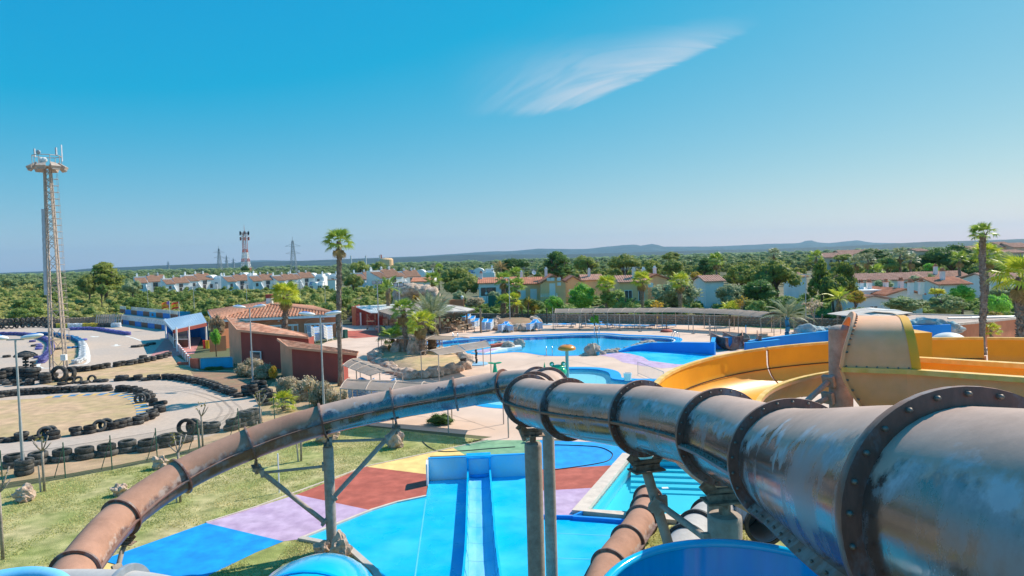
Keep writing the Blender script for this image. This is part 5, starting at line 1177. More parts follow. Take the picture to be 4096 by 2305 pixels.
bw = [G(1540,1300), G(1690,1300)]; MB().bar(bw[0]+V(0,1,1.1), bw[1]+V(0,1,1.1), .3, 2.2).build('bar_back', MATS['wood_post'], o); MB().bar(bw[0]+V(0,-1.2,.55), bw[1]+V(0,-1.2,.55), .5, 1.1).build('bar_counter', MATS['rock_tan'], o)
p = G(1924,1332); o = link('wooden_pole', MB().cyl((0,0,0),(0,0,3.4),.15,.12,10).mesh('wooden_pole', MATS['wood_post'])); o.location = p; tag(o, 'stout free-standing wooden pole beside the stacked loungers', 'pole')
a, b = G(1775,1269), G(1851,1267); o = thing('boundary_wall', 'high terracotta boundary wall behind the straw roof', 'wall', a[:])
MB().bar(a+V(-2,0,1.5), b+V(0,0,1.5), .3, 3.0).build('wall_panel', MATS['terracotta'], o)
for s in (0,.5,1): p = a.lerp(b,s); MB().box((p.x-.3,p.y-.22,0),(p.x+.3,p.y+.22,3.08)).build('pier', MATS['terracotta'], o)
q, f = ICO[1]; MB().add([b+V(0,0,3.45)+v*.28 for v in q], f).build('finial', MATS['white_paint'], o); MB().box((b.x-.15,b.y-.15,3.08),(b.x+.15,b.y+.15,3.25)).build('finial_base', MATS['white_paint'], o)
# rock arch behind the bar
o = thing('rock_arch', 'sandstone artificial rock arch rising behind the bar roof', 'rock', G(1650,1260)[:])
for i, (u, v, sx, sz) in enumerate(((1612,1230,2.3,2.6),(1606,1195,1.9,2.2),(1618,1168,1.9,1.6),(1640,1155,2.0,1.4),(1668,1160,1.9,1.3),(1695,1163,1.8,1.4),(1722,1172,1.6,1.6),(1736,1200,1.5,2.4))):
    p = at(u,v,119); MB().rock(p, sx*.9, 1.6, sz*.75, i*3+1, 2, .3).build('stone', MATS['rock_tan'], o, smooth=True)
# grey tarp pavilion and flat terracotta block on the right
o = thing('tarp_pavilion', 'grey tarp pavilion roof on thin posts right of the grey column', 'shelter', G(3450,1330)[:])
cen = at(3480,1232,78); rr_ = [at(3308,1257,80), at(3370,1264,75), at(3520,1270,71), at(3652,1253,76), at(3560,1240,86), at(3420,1238,88)]
for i in range(6): slab(o, [rr_[i], rr_[(i+1) % 6], cen], .06, 'tarp', 'roof_panel')
for p in rr_[:5]: MB().cyl((p.x*.985,p.y,0), (p.x*.985,p.y,p.z), .09, n=8).build('post', MATS['wood_post'], o)
q0, q1 = at(3480,1247,74), at(3590,1252,74); MB().bar(q0+V(0,0,.25), q1+V(0,0,.3), 1.6, .05).build('patch', MATS['roof_grey'], o)
M('gravel', (.42,.33,.28), .95, .3, 6, .5, 50)
o = thing('flat_roof_block', 'flat gravel roofed terracotta block at the right behind the yellow slide', 'building', G(4000,1400)[:])
rq = [at(3600,1262,78), at(4100,1274,76), at(4075,1278,72), at(3830,1304,62), at(3640,1292,66)]; slab(o, rq, .12, 'gravel')
wz = rq[0].z; wall_quad(o, [V(p.x,p.y,0) for p in (rq[4],rq[3],rq[2],rq[1])], 0, [p.z for p in (rq[4],rq[3],rq[2],rq[1])], 'terracotta')
for i in range(5): MB().bar(rq[i]+V(0,0,.16), rq[(i+1) % 5]+V(0,0,.16), .25, .2).build('parapet', MATS['stone_edge'], o)
for a, b in ((.3,.8),(.5,.95)): p = rq[4].lerp(rq[1],a); q = rq[3].lerp(rq[1],b); MB().cyl(p+V(0,0,.3), q+V(0,0,.3), .09, n=8).build('pipe', MATS['galv'], o)
# ------------------------------------------------------------------ foliage
leafmat('leaf_pine', (0.148,0.197,0.046), (0.370,0.368,0.075)); leafmat('leaf_dark', (0.059,0.129,0.036), (0.175,0.270,0.061)); leafmat('leaf_bright', (0.103,0.296,0.036), (0.319,0.569,0.068)); leafmat('leaf_mid', (0.131,0.213,0.049), (0.340,0.400,0.103))
leafmat('leaf_grey', (0.216,0.273,0.148), (0.455,0.489,0.285)); leafmat('leaf_gold', (0.251,0.194,0.023), (0.800,0.546,0.068)); leafmat('leaf_yellow', (0.683,0.592,0.068), (0.800,0.800,0.114)); leafmat('leaf_scrub', (0.202,0.227,0.060), (0.582,0.518,0.180), rnd=.25)
leafmat('leaf_dusty', (0.273,0.239,0.125), (0.773,0.592,0.455)); leafmat('leaf_dry', (0.205,0.148,0.091), (0.455,0.319,0.205)); leafmat('leaf_blue', (0.150,0.219,0.091), (0.369,0.437,0.171), rnd=.2); leafmat('leaf_cypress', (0.055,0.115,0.027), (0.295,0.328,0.049))
leafmat('palm_leaf', (.12,.21,.03), (.32,.40,.06), trans=.4, rough=.4); leafmat('palm_bright', (.22,.29,.02), (.52,.52,.06), trans=.4, rough=.4); leafmat('palm_dry', (.22,.15,.06), (.36,.26,.12)); leafmat('palm_grey', (.16,.20,.10), (.36,.38,.24), trans=.3, rough=.35)
M('trunk_palm', (.175,.125,.095), .95, .35, 6, .9, 14, col2=(.27,.21,.165), c2scale=5); M('trunk_smooth', (.22,.185,.155), .9, .2, 3, .5, 14, stretch=(1,1,5)); M('trunk_bark', (.12,.085,.06), .95, .3, 3, .8, 12); M('trunk_blue', (.03,.22,.42), .8, .15, 3)
def np_mesh(name, verts, quads, tint, mat_):
    me = bpy.data.meshes.new(name); nv, nq = len(verts), len(quads)
    me.vertices.add(nv); me.vertices.foreach_set('co', np.asarray(verts, np.float32).ravel())
    me.loops.add(nq*4); me.loops.foreach_set('vertex_index', np.asarray(quads, np.int32).ravel())
    me.polygons.add(nq); me.polygons.foreach_set('loop_start', np.arange(0, nq*4, 4, dtype=np.int32))
    a = me.attributes.new('tint', 'FLOAT', 'FACE'); a.data.foreach_set('value', np.asarray(tint, np.float32)); me.materials.append(mat_); me.update(calc_edges=True); me.validate(); return me
def clumps(shape, n, r):
    out = []
    while len(out) < n:
        p = r.uniform(-1, 1, 3); rad = .30*r.uniform(.7,1.25)
        if shape == 'round':
            if np.linalg.norm(p) > .8: continue
            c = np.array([p[0]*.78, p[1]*.78, .5+p[2]*.42]); s = np.array([rad, rad, rad*.55])
        elif shape == 'bush':
            if np.linalg.norm(p) > .85 or p[2] < -.2: continue
            c = np.array([p[0]*.8, p[1]*.8, .12+max(0,p[2])*.72]); s = np.array([rad*1.05, rad*1.05, rad*.75])
        elif shape == 'pine':
            if p[0]**2+p[1]**2 > .8: continue
            rr = math.hypot(p[0],p[1]); c = np.array([p[0]*.85, p[1]*.85, .3+.52*(1-rr**2*.75)*(.5+.5*r.random()) + .1*p[2]]); s = np.array([rad*1.1, rad*1.1, rad*.5])
        elif shape == 'cypress':
            h = r.random()**.8; w = (1-h)**.75*.9+.08; a = r.uniform(0,6.283); k = r.random()**.5*w; c = np.array([k*math.cos(a), k*math.sin(a), .06+h*.86]); s = np.array([rad*1.0, rad*.7, rad*.26])
        out.append((c, s))
    return out
def foliage(shape, seed, ncl, nleaf, size, up=.25, core=True):
    r = np.random.default_rng(seed); V_, Q_, T_ = [], [], []; n0 = 0
    for c, s in clumps(shape, ncl, r):
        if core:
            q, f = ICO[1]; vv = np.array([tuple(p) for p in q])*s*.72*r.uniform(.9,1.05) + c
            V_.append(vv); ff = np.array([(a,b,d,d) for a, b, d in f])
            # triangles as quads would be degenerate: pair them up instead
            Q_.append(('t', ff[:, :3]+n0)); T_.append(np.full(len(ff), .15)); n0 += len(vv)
        d = r.normal(size=(nleaf,3)); d[:,2] += up; d /= np.linalg.norm(d,axis=1)[:,None]
        ctr = c + d*s*r.uniform(.7,1.12,(nleaf,1)); nrm = d + r.normal(size=(nleaf,3))*.55; nrm /= np.linalg.norm(nrm,axis=1)[:,None]
        t = np.cross(nrm, r.normal(size=(nleaf,3))); t /= np.linalg.norm(t,axis=1)[:,None]; b = np.cross(nrm,t)
        sz = size*r.uniform(.6,1.4,(nleaf,1)); asp = np.array([1,1,.62])
        q = np.stack([ctr-t*sz*asp, ctr+b*sz*.55*asp, ctr+t*sz*asp, ctr-b*sz*.55*asp],1).reshape(-1,3)
        V_.append(q); Q_.append(('q', np.arange(nleaf*4).reshape(-1,4)+n0)); T_.append(np.clip(r.random(nleaf)*.6 + r.random()*.4 + .25*d[:,2]*0, 0, 1)); n0 += nleaf*4
    return V_, Q_, T_
def fol_mesh(name, mat_, *a, **k):
    V_, Q_, T_ = foliage(*a, **k); me = bpy.data.meshes.new(name); verts = np.concatenate(V_)
    loops, starts, tint = [], [], []; pos = 0
    for (kind, f), t in zip(Q_, T_):
        w = f.shape[1]; loops.append(f.ravel()); starts.append(pos+np.arange(len(f))*w); pos += f.size; tint.append(t)
    loops = np.concatenate(loops).astype(np.int32); starts = np.concatenate(starts).astype(np.int32); tint = np.concatenate(tint).astype(np.float32)
    me.vertices.add(len(verts)); me.vertices.foreach_set('co', verts.astype(np.float32).ravel()); me.loops.add(len(loops)); me.loops.foreach_set('vertex_index', loops)
    me.polygons.add(len(starts)); me.polygons.foreach_set('loop_start', starts)
    at_ = me.attributes.new('tint','FLOAT','FACE'); at_.data.foreach_set('value', tint); me.materials.append(MATS[mat_]); me.update(calc_edges=True); return me
CROWN = {}
def crown_mesh(shape, mat_, var):
    k = (shape, mat_, var)
    if k not in CROWN:
        n, l, s = {'round': (34,95,.052), 'bush': (26,90,.058), 'pine': (40,85,.048), 'cypress': (60,60,.055)}[shape]
        CROWN[k] = fol_mesh('crown', mat_, shape, hash((shape,var)) % 1000 if False else {'round':10,'bush':20,'pine':30,'cypress':40}[shape]+var, n, l, s)
    return CROWN[k]
TREE_I = [0]
def tree(label, u0, u1, vt, vb, y, shape='round', mat_='leaf_mid', name='tree', cat='tree', trunk=True, depth=1.0, group=None):
    TREE_I[0] += 1; i = TREE_I[0]; um = (u0+u1)/2; top = at(um, vt, y); bot = at(um, vb, y); w = (u1-u0)/2/FPX*y
    zb = max(0, bot.z); o = thing(name, label, cat, (top.x, y, 0), group=group)
    c = link('crown', crown_mesh(shape, mat_, i % 3), o); c.location = (0,0,zb); c.rotation_euler = (0,0,i*1.7); c.scale = (w, w*depth, max(.4, top.z-zb))
    if trunk:
        h = zb+(top.z-zb)*.55; mb = MB(); r_ = max(.06, w*.07)
        mb.pipe([V(0,0,0), V(.1*w*math.sin(i),0,h*.5), V(.15*w*math.sin(i*2),0,h)], r_, 7)
        for k in range(4): a = i+k*1.6; mb.pipe([V(0,0,h*.55), V(math.cos(a)*w*.3, math.sin(a)*w*.3, h*.85+.2), V(math.cos(a)*w*.6, math.sin(a)*w*.6, h*1.05+.3)], r_*.5, 5)
        mb.build('trunk', MATS['trunk_bark'], o, smooth=True, absolute=False)
    return o
T = tree
T('large wind-swept dark cypress tree left of the white terrace houses', 325, 500, 1046, 1165, 200, 'cypress', 'leaf_pine'); T('lower side limb tree left of the wind-swept cypress', 300, 400, 1095, 1180, 195, 'round', 'leaf_pine')
T('round grey-green tree at the left end of the white terrace', 485, 570, 1112, 1180, 188, 'round', 'leaf_grey'); T('small bright green tree in front of the wind-swept cypress', 378, 430, 1130, 1185, 165, 'round', 'leaf_mid')
T('dark round pine left of the red and white radio tower', 960, 1000, 1060, 1100, 400, 'round', 'leaf_dark'); T('pine standing behind the tall slender palm', 1370, 1455, 1088, 1170, 200, 'pine', 'leaf_pine')
T('left of two big pines beyond the houses right of the tall palm', 1395, 1475, 1040, 1102, 330, 'pine', 'leaf_pine'); T('right of two big pines beyond the houses right of the tall palm', 1470, 1550, 1042, 1108, 320, 'pine', 'leaf_pine')
T('broad dense pine tree behind the rock arch', 1740, 1928, 1060, 1195, 165, 'pine', 'leaf_pine', depth=.9); T('lower flank pine of the broad one behind the rock arch', 1790, 1925, 1100, 1200, 158, 'pine', 'leaf_pine')
T('dark pine left of the layered cypress', 1985, 2140, 1027, 1108, 190, 'pine', 'leaf_dark'); T('tall layered dark cypress above the yellow house roofs', 2140, 2308, 1002, 1110, 162, 'cypress', 'leaf_dark'); T('second layered cypress touching the tall one', 2195, 2290, 1020, 1110, 158, 'cypress', 'leaf_dark')
T('soft green pine right of the layered cypress', 2286, 2412, 1015, 1105, 200, 'pine', 'leaf_pine'); T('round topped pine above the middle yellow house', 2426, 2568, 1009, 1100, 180, 'pine', 'leaf_pine'); T('wide olive-toned pine behind the right yellow house, left lobe', 2562, 2660, 1032, 1104, 175, 'round', 'leaf_pine'); T('wide olive-toned pine behind the right yellow house, right lobe', 2640, 2748, 1034, 1104, 175, 'round', 'leaf_pine')
T('rounded pine crown peeping above the olive-toned pines', 2642, 2725, 1004, 1052, 230, 'pine', 'leaf_pine'); T('dark conifer beside the lone mid palm', 2772, 2865, 1030, 1105, 190, 'cypress', 'leaf_dark')
T('big pine mass behind the right shade roof, left half', 2890, 3030, 1046, 1175, 125, 'pine', 'leaf_pine'); T('big pine mass behind the right shade roof, right half', 3000, 3200, 1028, 1185, 120, 'pine', 'leaf_pine'); T('lower dark pine boughs below the big pine mass', 2920, 3120, 1110, 1215, 115, 'round', 'leaf_dark')
T('golden-tipped shrub tree behind the grey olive bushes', 2735, 2830, 1084, 1165, 130, 'cypress', 'leaf_gold')
T('large grey-green olive bush behind the long shade roof', 2584, 2820, 1096, 1240, 112, 'round', 'leaf_grey', 'bush_tree'); T('silvery olive tree right of the large grey bush', 2832, 2985, 1126, 1240, 112, 'round', 'leaf_grey', 'bush_tree')
T('glossy bright green shrub clump left of the palm row', 2248, 2402, 1130, 1240, 108, 'round', 'leaf_bright', 'shrub', 'shrub'); T('mid green shrub right of the bright clump', 2388, 2512, 1143, 1240, 108, 'round', 'leaf_mid', 'shrub', 'shrub'); T('low round green shrub at the first palm of the row', 2438, 2570, 1172, 1245, 104, 'bush', 'leaf_mid', 'shrub', 'shrub')
T('round clipped green bush behind the left end of the shade roof', 2170, 2262, 1182, 1250, 106, 'round', 'leaf_bright', 'shrub', 'shrub'); T('dark bush left of the round clipped one', 2085, 2176, 1185, 1250, 108, 'round', 'leaf_dark', 'shrub', 'shrub'); T('leafy green bush on the lawn under the shade roof', 2355, 2400, 1250, 1292, 93, 'bush', 'leaf_bright', 'shrub', 'shrub')
T('dull green shrub left of the blue-trunked palm', 2980, 3080, 1192, 1255, 100, 'bush', 'leaf_mid', 'shrub', 'shrub'); T('dark shrub behind the blue-trunked palm', 3050, 3230, 1170, 1300, 92, 'round', 'leaf_dark', 'shrub', 'shrub')
T('dark cypress with golden tips, left of the pair', 3222, 3345, 1034, 1215, 105, 'cypress', 'leaf_cypress'); T('dark cypress with golden tips, right of the pair', 3322, 3438, 1040, 1215, 104, 'cypress', 'leaf_cypress'); T('dark bough between the two golden-tipped cypresses', 3270, 3400, 1080, 1215, 102, 'round', 'leaf_cypress')
T('rounded gold-green bush right of the cypress pair', 3380, 3467, 1156, 1220, 92, 'round', 'leaf_gold', 'shrub', 'shrub'); T('distant dark tree line left of the far flats', 3315, 3418, 1014, 1052, 200, 'pine', 'leaf_pine'); T('dense green tree in front of the far pink flats', 3422, 3548, 990, 1048, 220, 'pine', 'leaf_dark'); T('huge dark pine crown left of the tall right palm', 3706, 3908, 970, 1100, 160, 'pine', 'leaf_dark'); T('flank of the huge pine crown, lower left', 3640, 3770, 1000, 1100, 165, 'pine', 'leaf_dark')
T('flat layered pine among the far right palms', 3495, 3600, 1024, 1100, 150, 'pine', 'leaf_mid'); T('bright green round tree below the huge pine', 3682, 3755, 1048, 1100, 140, 'round', 'leaf_bright'); T('lower dark trees right of the tall right palm', 3900, 4110, 1030, 1120, 150, 'pine', 'leaf_dark')
T('pale olive bush in front of the long pink roof, left', 3492, 3575, 1113, 1160, 125, 'round', 'leaf_grey', 'bush_tree'); T('pale olive bush in front of the long pink roof, middle', 3624, 3708, 1096, 1160, 122, 'round', 'leaf_grey', 'bush_tree'); T('darker olive bush right of the middle pale one', 3698, 3745, 1092, 1160, 120, 'round', 'leaf_blue', 'bush_tree')
T('dark olive shrub in front of the white bungalow', 3525, 3720, 1175, 1255, 88, 'round', 'leaf_blue', 'shrub', 'shrub'); T('large rounded dark shrub below the bungalow roof', 3706, 3890, 1170, 1268, 85, 'round', 'leaf_blue', 'shrub', 'shrub'); T('fresh green rounded tree left of the tall right palm trunk', 3786, 3915, 1138, 1212, 92, 'round', 'leaf_bright', 'shrub', 'shrub'); T('fresh green round bush right of the tall right palm trunk', 3940, 4050, 1163, 1268, 85, 'round', 'leaf_bright', 'shrub', 'shrub'); T('grey-green shrubs behind the right edge palm', 3944, 4110, 1136, 1200, 98, 'round', 'leaf_grey', 'shrub', 'shrub'); T('yellowish low shrub at the right palm foot', 3935, 4022, 1242, 1278, 80, 'bush', 'leaf_gold', 'shrub', 'shrub'); T('bright yellow flowering hedge beside the bungalow', 3711, 3786, 1148, 1175, 96, 'bush', 'leaf_yellow', 'hedge', 'hedge')
T('dark shrub under the grey pavilion', 3360, 3520, 1210, 1290, 84, 'bush', 'leaf_mid', 'shrub', 'shrub')
T('grey-green shrub behind the terracotta wall', 1798, 1872, 1160, 1215, 135, 'round', 'leaf_grey', 'shrub', 'shrub'); T('wide tangled shrub beside the globe lamp', 1852, 1946, 1182, 1235, 132, 'round', 'leaf_dusty', 'shrub', 'shrub'); T('olive shrub right of the globe lamp', 1940, 2010, 1158, 1225, 135, 'round', 'leaf_grey', 'shrub', 'shrub'); T('yellow-green shrub framed by the rock arch', 1630, 1696, 1170, 1222, 121, 'bush', 'leaf_gold', 'shrub', 'shrub'); T('small green shrub at the terracotta wall end', 1925, 1964, 1226, 1252, 118, 'bush', 'leaf_mid', 'shrub', 'shrub')
T('dusty flowering hedge at the dark red building, left clump', 928, 1068, 1414, 1595, 62, 'bush', 'leaf_dusty', 'hedge', 'hedge', False); T('dusty flowering hedge at the dark red building, right clump', 992, 1108, 1446, 1615, 60, 'bush', 'leaf_dusty', 'hedge', 'hedge', False)
T('dusty hedge below the lower outbuilding, left clump', 1085, 1218, 1480, 1670, 51, 'bush', 'leaf_dusty', 'hedge', 'hedge', False); T('dusty hedge below the lower outbuilding, middle clump', 1142, 1283, 1476, 1670, 50, 'bush', 'leaf_dusty', 'hedge', 'hedge', False); T('dusty hedge below the lower outbuilding, right clump', 1222, 1348, 1506, 1682, 48, 'bush', 'leaf_dusty', 'hedge', 'hedge', False); T('dusty hedge end clump touching the shade roof', 1282, 1400, 1536, 1690, 47, 'bush', 'leaf_dusty', 'hedge', 'hedge', False)
T('yellow-green shrub between the two hedge parts', 1068, 1112, 1458, 1520, 57, 'round', 'leaf_gold', 'shrub', 'shrub', False); T('dry dark shrub against the clubhouse eave', 828, 902, 1256, 1350, 82, 'round', 'leaf_dry', 'shrub', 'shrub'); T('bright green potted shrub on the pit terrace', 835, 884, 1303, 1390, 76, 'round', 'leaf_bright', 'shrub', 'shrub'); T('trimmed low dark hedge at the blue panel', 808, 902, 1472, 1496, 66.5, 'bush', 'leaf_dark', 'hedge', 'hedge', False)
T('dark green juniper mound on the deck edge', 1696, 1826, 1650, 1712, 41.5, 'bush', 'leaf_dark', 'shrub', 'shrub', False)
# leafless trees
def bare(label, u, vb, vt, y, seed, mat_='bark_grey', leaf=None):
    rr = random.Random(seed); p = V(at(u,vb,y).x, y, 0); h = at(u,vt,y).z; o = thing('bare_tree', label, 'tree', p[:]); mb = MB(); tips = []
    def br(a, d, L, r_, n):
        b = a + d*L; mb.pipe([a, a.lerp(b,.5)+V(rr.uniform(-.05,.05),rr.uniform(-.05,.05),0)*L, b], r_, 5, False); tips.append(b)
        if n:
            for k in range(3 if n > 1 else 4):
                e = (d + V(rr.uniform(-1,1), rr.uniform(-1,1), rr.uniform(-.1,.6))*.75).normalized(); br(b, e, L*rr.uniform(.55,.8), r_*.6, n-1)
    br(p, V(0,0,1), h*.36, h*.022, 4); mb.build('branches', MATS[mat_], o)
    if leaf:
        q = []; 
        for t in tips:
            for k in range(3): c = np.array(t)+np.array([rr.uniform(-.12,.12) for _ in range(3)]); q.append(c)
        q = np.array(q); n = len(q); r3 = np.random.default_rng(seed); a = r3.normal(size=(n,3))*.06; b = r3.normal(size=(n,3))*.06; vv = np.stack([q-a,q+b,q+a,q-b],1).reshape(-1,3) - np.array(p)
        link('leaves', np_mesh('leaves', vv, np.arange(n*4).reshape(-1,4), r3.random(n), MATS[leaf]), o)
bare('tall pale leafless tree beyond the white domed houses', 1735, 1110, 1042, 260, 3); bare('small budding tree behind the shade roof, right part', 2970, 1300, 1192, 92, 8, leaf='leaf_gold'); bare('budding umbrella-shaped tree left of the grey column', 3257, 1312, 1192, 84, 5, leaf='leaf_dusty'); bare('tiny budding tree behind the middle of the shade roof', 2628, 1290, 1205, 96, 6, leaf='leaf_gold')

# ------------------------------------------------------------------ palms
def fan_leaf(seed, mat_, seg=17):
    r = random.Random(seed); vs_, fs, ti = [], [], []
    def quad(a, b, c, d, t): n = len(vs_); vs_.extend((a,b,c,d)); fs.append((n,n+1,n+2,n+3)); ti.append(t)
    quad((0,-.018,0),(.46,-.012,.05),(.46,.012,.05),(0,.018,0), .3)
    for k in range(seg):
        a = -1.75+3.5*k/(seg-1); L = (.56-.10*abs(a)/1.75)*r.uniform(.88,1.05); w = .034; c0 = (.44,0,.05); ca_, sa_ = math.cos(a), math.sin(a); drop = -.05-.10*abs(math.sin(a))-r.uniform(0,.09)
        m_ = (c0[0]+ca_*L*.62, sa_*L*.62, c0[2]+.015); e = (c0[0]+ca_*L, sa_*L, c0[2]+drop); nx, ny = -sa_*w, ca_*w; t = r.random()
        quad(c0, (m_[0]-nx,m_[1]-ny,m_[2]-.012), m_, c0, t); quad(c0, c0, m_, (m_[0]+nx,m_[1]+ny,m_[2]-.012), min(1,t+.2))
        quad((m_[0]-nx,m_[1]-ny,m_[2]-.012), e, e, m_, t); quad(m_, e, e, (m_[0]+nx,m_[1]+ny,m_[2]-.012), min(1,t+.2))
    return tri_mesh('leaf', vs_, fs, ti, mat_)
def tri_mesh(name, vs_, fs, ti, mat_):
    me = bpy.data.meshes.new(name); f2 = []
    for f in fs:
        u = []
        for i in f:
            if all(vs_[i] != vs_[j] for j in u): u.append(i)
        f2.append(tuple(u))
    keep = [(f, t) for f, t in zip(f2, ti) if len(f) >= 3]; me.from_pydata(vs_, [], [f for f, _ in keep]); me.materials.append(MATS[mat_])
    a = me.attributes.new('tint','FLOAT','FACE'); a.data.foreach_set('value', [t for _, t in keep]); me.update(); return me
def feather_leaf(seed, mat_, bend=.9, n=26, ll=.26):
    r = random.Random(seed); vs_, fs, ti = [], [], []
    P = lambda t: (t*(1-.18*t*bend), 0, .30*t-bend*.62*t*t)
    def quad(a, b, c, d, t): k = len(vs_); vs_.extend((a,b,c,d)); fs.append((k,k+1,k+2,k+3)); ti.append(t)
    for k in range(8): a, b = P(k/8), P((k+1)/8); w = .016*(1-k/9); quad((a[0],-w,a[2]),(b[0],-w,b[2]),(b[0],w,b[2]),(a[0],w,a[2]), .25)
    for k in range(n):
        t = .16+.84*k/n; p = P(t); L = ll*math.sin(min(1,t*1.15)*math.pi*.86+.3)*r.uniform(.85,1.1)
        for s in (-1,1):
            e = (p[0]+L*.62, s*L*.75, p[2]-L*r.uniform(.15,.5)); w = .014; quad((p[0]-w,0,p[2]),(p[0]+w,0,p[2]),e,e, r.random())
    return tri_mesh('leaf', vs_, fs, ti, mat_)
LEAF = {}
def leaf_set(kind, mat_):
    if (kind,mat_) not in LEAF: LEAF[(kind,mat_)] = [fan_leaf(s, mat_) if kind == 'fan' else feather_leaf(s, mat_, .55 if kind == 'upright' else 1.0) for s in range(3)]
    return LEAF[(kind,mat_)]
def palm(label, u, vb, vc, y=None, r=1.2, tr=.2, kind='fan', mat_='palm_leaf', n=26, lean=0., skirt=.35, boots=.5, tm='trunk_palm', joined=False, zb=0, wind=0.):
    p = G(u, vb) if y is None else V(at(u,vb,y).x, y, 0); zc = at(u, vc, p.y).z; o = thing('palm_tree', label, 'palm', (p.x,p.y,zb)); rr = random.Random(int(u*7+vc)); H = zc-zb
    n = max(14, int(n*.72)); r *= 1.08; N_ = 14; pts = [V(lean*(k/N_)**1.6, .12*math.sin(k*.7), H*k/N_) for k in range(N_+1)]
    rad = [tr*(1.35 if k == 0 else 1.0+.12*(k/N_ > 1-boots)) * (1-.18*k/N_) for k in range(N_+1)]
    prof = [(math.cos(2*math.pi*i/10), math.sin(2*math.pi*i/10)) for i in range(10)]; t_ = MB().sweep(pts, prof, True, True, scale=rad).build('trunk', MATS[tm], o, smooth=True, absolute=False)
    if boots > 0 and tm == 'trunk_palm':
        bm = MB(); cnt = int(H*boots/.16)*7
        for k in range(cnt):
            s = 1-boots*rr.random(); i = min(N_-1,int(s*N_)); c = pts[i].lerp(pts[i+1], s*N_-i); a = rr.uniform(0,6.283); rd = rad[i]; d_ = V(math.cos(a),math.sin(a),0); sd = V(-d_.y,d_.x,0)*tr*.3
            bm.add([c+d_*rd*.85-sd-V(0,0,.08), c+d_*rd*.85+sd-V(0,0,.08), c+d_*(rd+tr*.42)+V(0,0,.16), c+d_*rd*.8+V(0,0,.1)], [(0,1,2),(0,2,3),(1,3,2)])
        tag(bm.build('leaf_bases', MATS[tm], o, absolute=False), kind='stuff')
    top = pts[-1]; ls = leaf_set(kind, mat_); dry = leaf_set(kind, 'palm_dry'); golden = 2.39996
    tot = n + int(n*skirt)
    for k in range(tot):
        dead = k >= n; s = k/n
        el = (R(82-118*s**1.05) if kind == 'fan' else R(80-(60 if kind == 'upright' else 95)*s)) if not dead else R(-62-rr.uniform(0,22))
        az = k*golden + rr.uniform(-.2,.2); L = r*(rr.uniform(.88,1.1))*(.75 if dead else 1)*(.85 if s < .12 else 1)
        lf = link('leaf', (dry if dead else ls)[k % 3], o); lf.location = top + V(math.cos(az)*tr*.5, math.sin(az)*tr*.5, -.1*s if not dead else -.25-.35*rr.random())
        dv = V(math.cos(az)*math.cos(el), math.sin(az)*math.cos(el), math.sin(el)); dv = (dv+V(wind,0,0)).normalized()
        side = V(-math.sin(az), math.cos(az), 0); side = (side - dv*side.dot(dv)).normalized(); nrm = dv.cross(side); mt = Matrix((dv, side, nrm)).transposed(); 
        lf.rotation_euler = (mt @ Matrix.Rotation(rr.uniform(-.35,.35), 3, 'X')).to_euler(); lf.scale = (L,)*3
    return o
palm('tall slender palm with a thick shaggy upper trunk in front of the clubhouse', 1362, 1545, 968, r=1.4, tr=.19, mat_='palm_leaf', n=26, lean=.35, skirt=.2, boots=.62)
palm('palm with yellow-green crown rising behind the dark red building', 1140, 1372, 1180, 73, r=1.75, tr=.27, mat_='palm_bright', n=34, lean=.3, boots=1)
palm('palm with scorched upright crown at the left front of the rock island', 1628, 1435, 1240, 70, r=1.55, tr=.24, mat_='palm_leaf', n=26, lean=-.25, boots=.6); palm('stout short palm at the right front of the rock island', 1694, 1455, 1290, 67, r=1.6, tr=.30, mat_='palm_bright', n=26, lean=-.1, boots=1)
palm('date palm with tall upright feathery fronds on the rock island', 1730, 1433, 1275, 71, r=3.3, tr=.42, kind='upright', mat_='palm_grey', n=36, lean=.1, skirt=.1, boots=1); palm('small leaning fan palm on the left of the rock island', 1588, 1422, 1352, 72, r=1.5, tr=.22, n=24, lean=-.5, boots=1); palm('shaggy low fan palm in the middle of the rock island', 1618, 1418, 1318, 73, r=1.5, tr=.22, n=26, lean=.2, boots=1)
palm('tall date palm with drooping fronds beside the bar roof', 1556, 1290, 1155, 112, r=3.0, tr=.36, kind='droop', mat_='palm_leaf', n=26, skirt=.25, boots=.35); palm('palm with clumped crown left of the broad dense pine', 1734, 1280, 1120, 125, r=1.9, tr=.25, n=28); 
palm('left tall palm of the group above the rocky planter', 2018, 1285, 1118, 110, r=1.6, tr=.28, mat_='palm_leaf', n=26, boots=.9); palm('right tall palm of the group above the rocky planter', 2068, 1283, 1145, 109, r=1.7, tr=.27, mat_='palm_leaf', n=26, boots=.4); palm('lower palm in the middle of the rocky planter group', 2050, 1285, 1200, 107, r=1.6, tr=.25, mat_='palm_bright', n=24, boots=.9); palm('lower left palm of the rocky planter group', 2012, 1287, 1210, 106, r=1.5, tr=.25, n=22, boots=.9)
palm('first palm from the left behind the long shade roof', 2428, 1290, 1138, 108, r=1.75, tr=.3, mat_='palm_bright', n=30); palm('second palm from the left behind the long shade roof', 2570, 1291, 1122, 106, r=1.75, tr=.3, mat_='palm_bright', n=30); palm('third palm from the left behind the long shade roof', 2722, 1294, 1126, 104, r=1.8, tr=.32, mat_='palm_bright', n=30); palm('lone mid palm standing above the pink roof', 2866, 1110, 1045, 175, r=2.6, tr=.3, n=26, boots=.3)
palm('palm with blue painted trunk and silvery drooping fronds', 3150, 1347, 1268, r=3.3, tr=.28, kind='droop', mat_='palm_grey', n=34, skirt=0, boots=0, tm='trunk_blue'); palm('windblown feathery palm left of the grey pavilion', 3357, 1298, 1195, 86, r=2.3, tr=.22, kind='droop', mat_='palm_bright', n=26, skirt=.3)
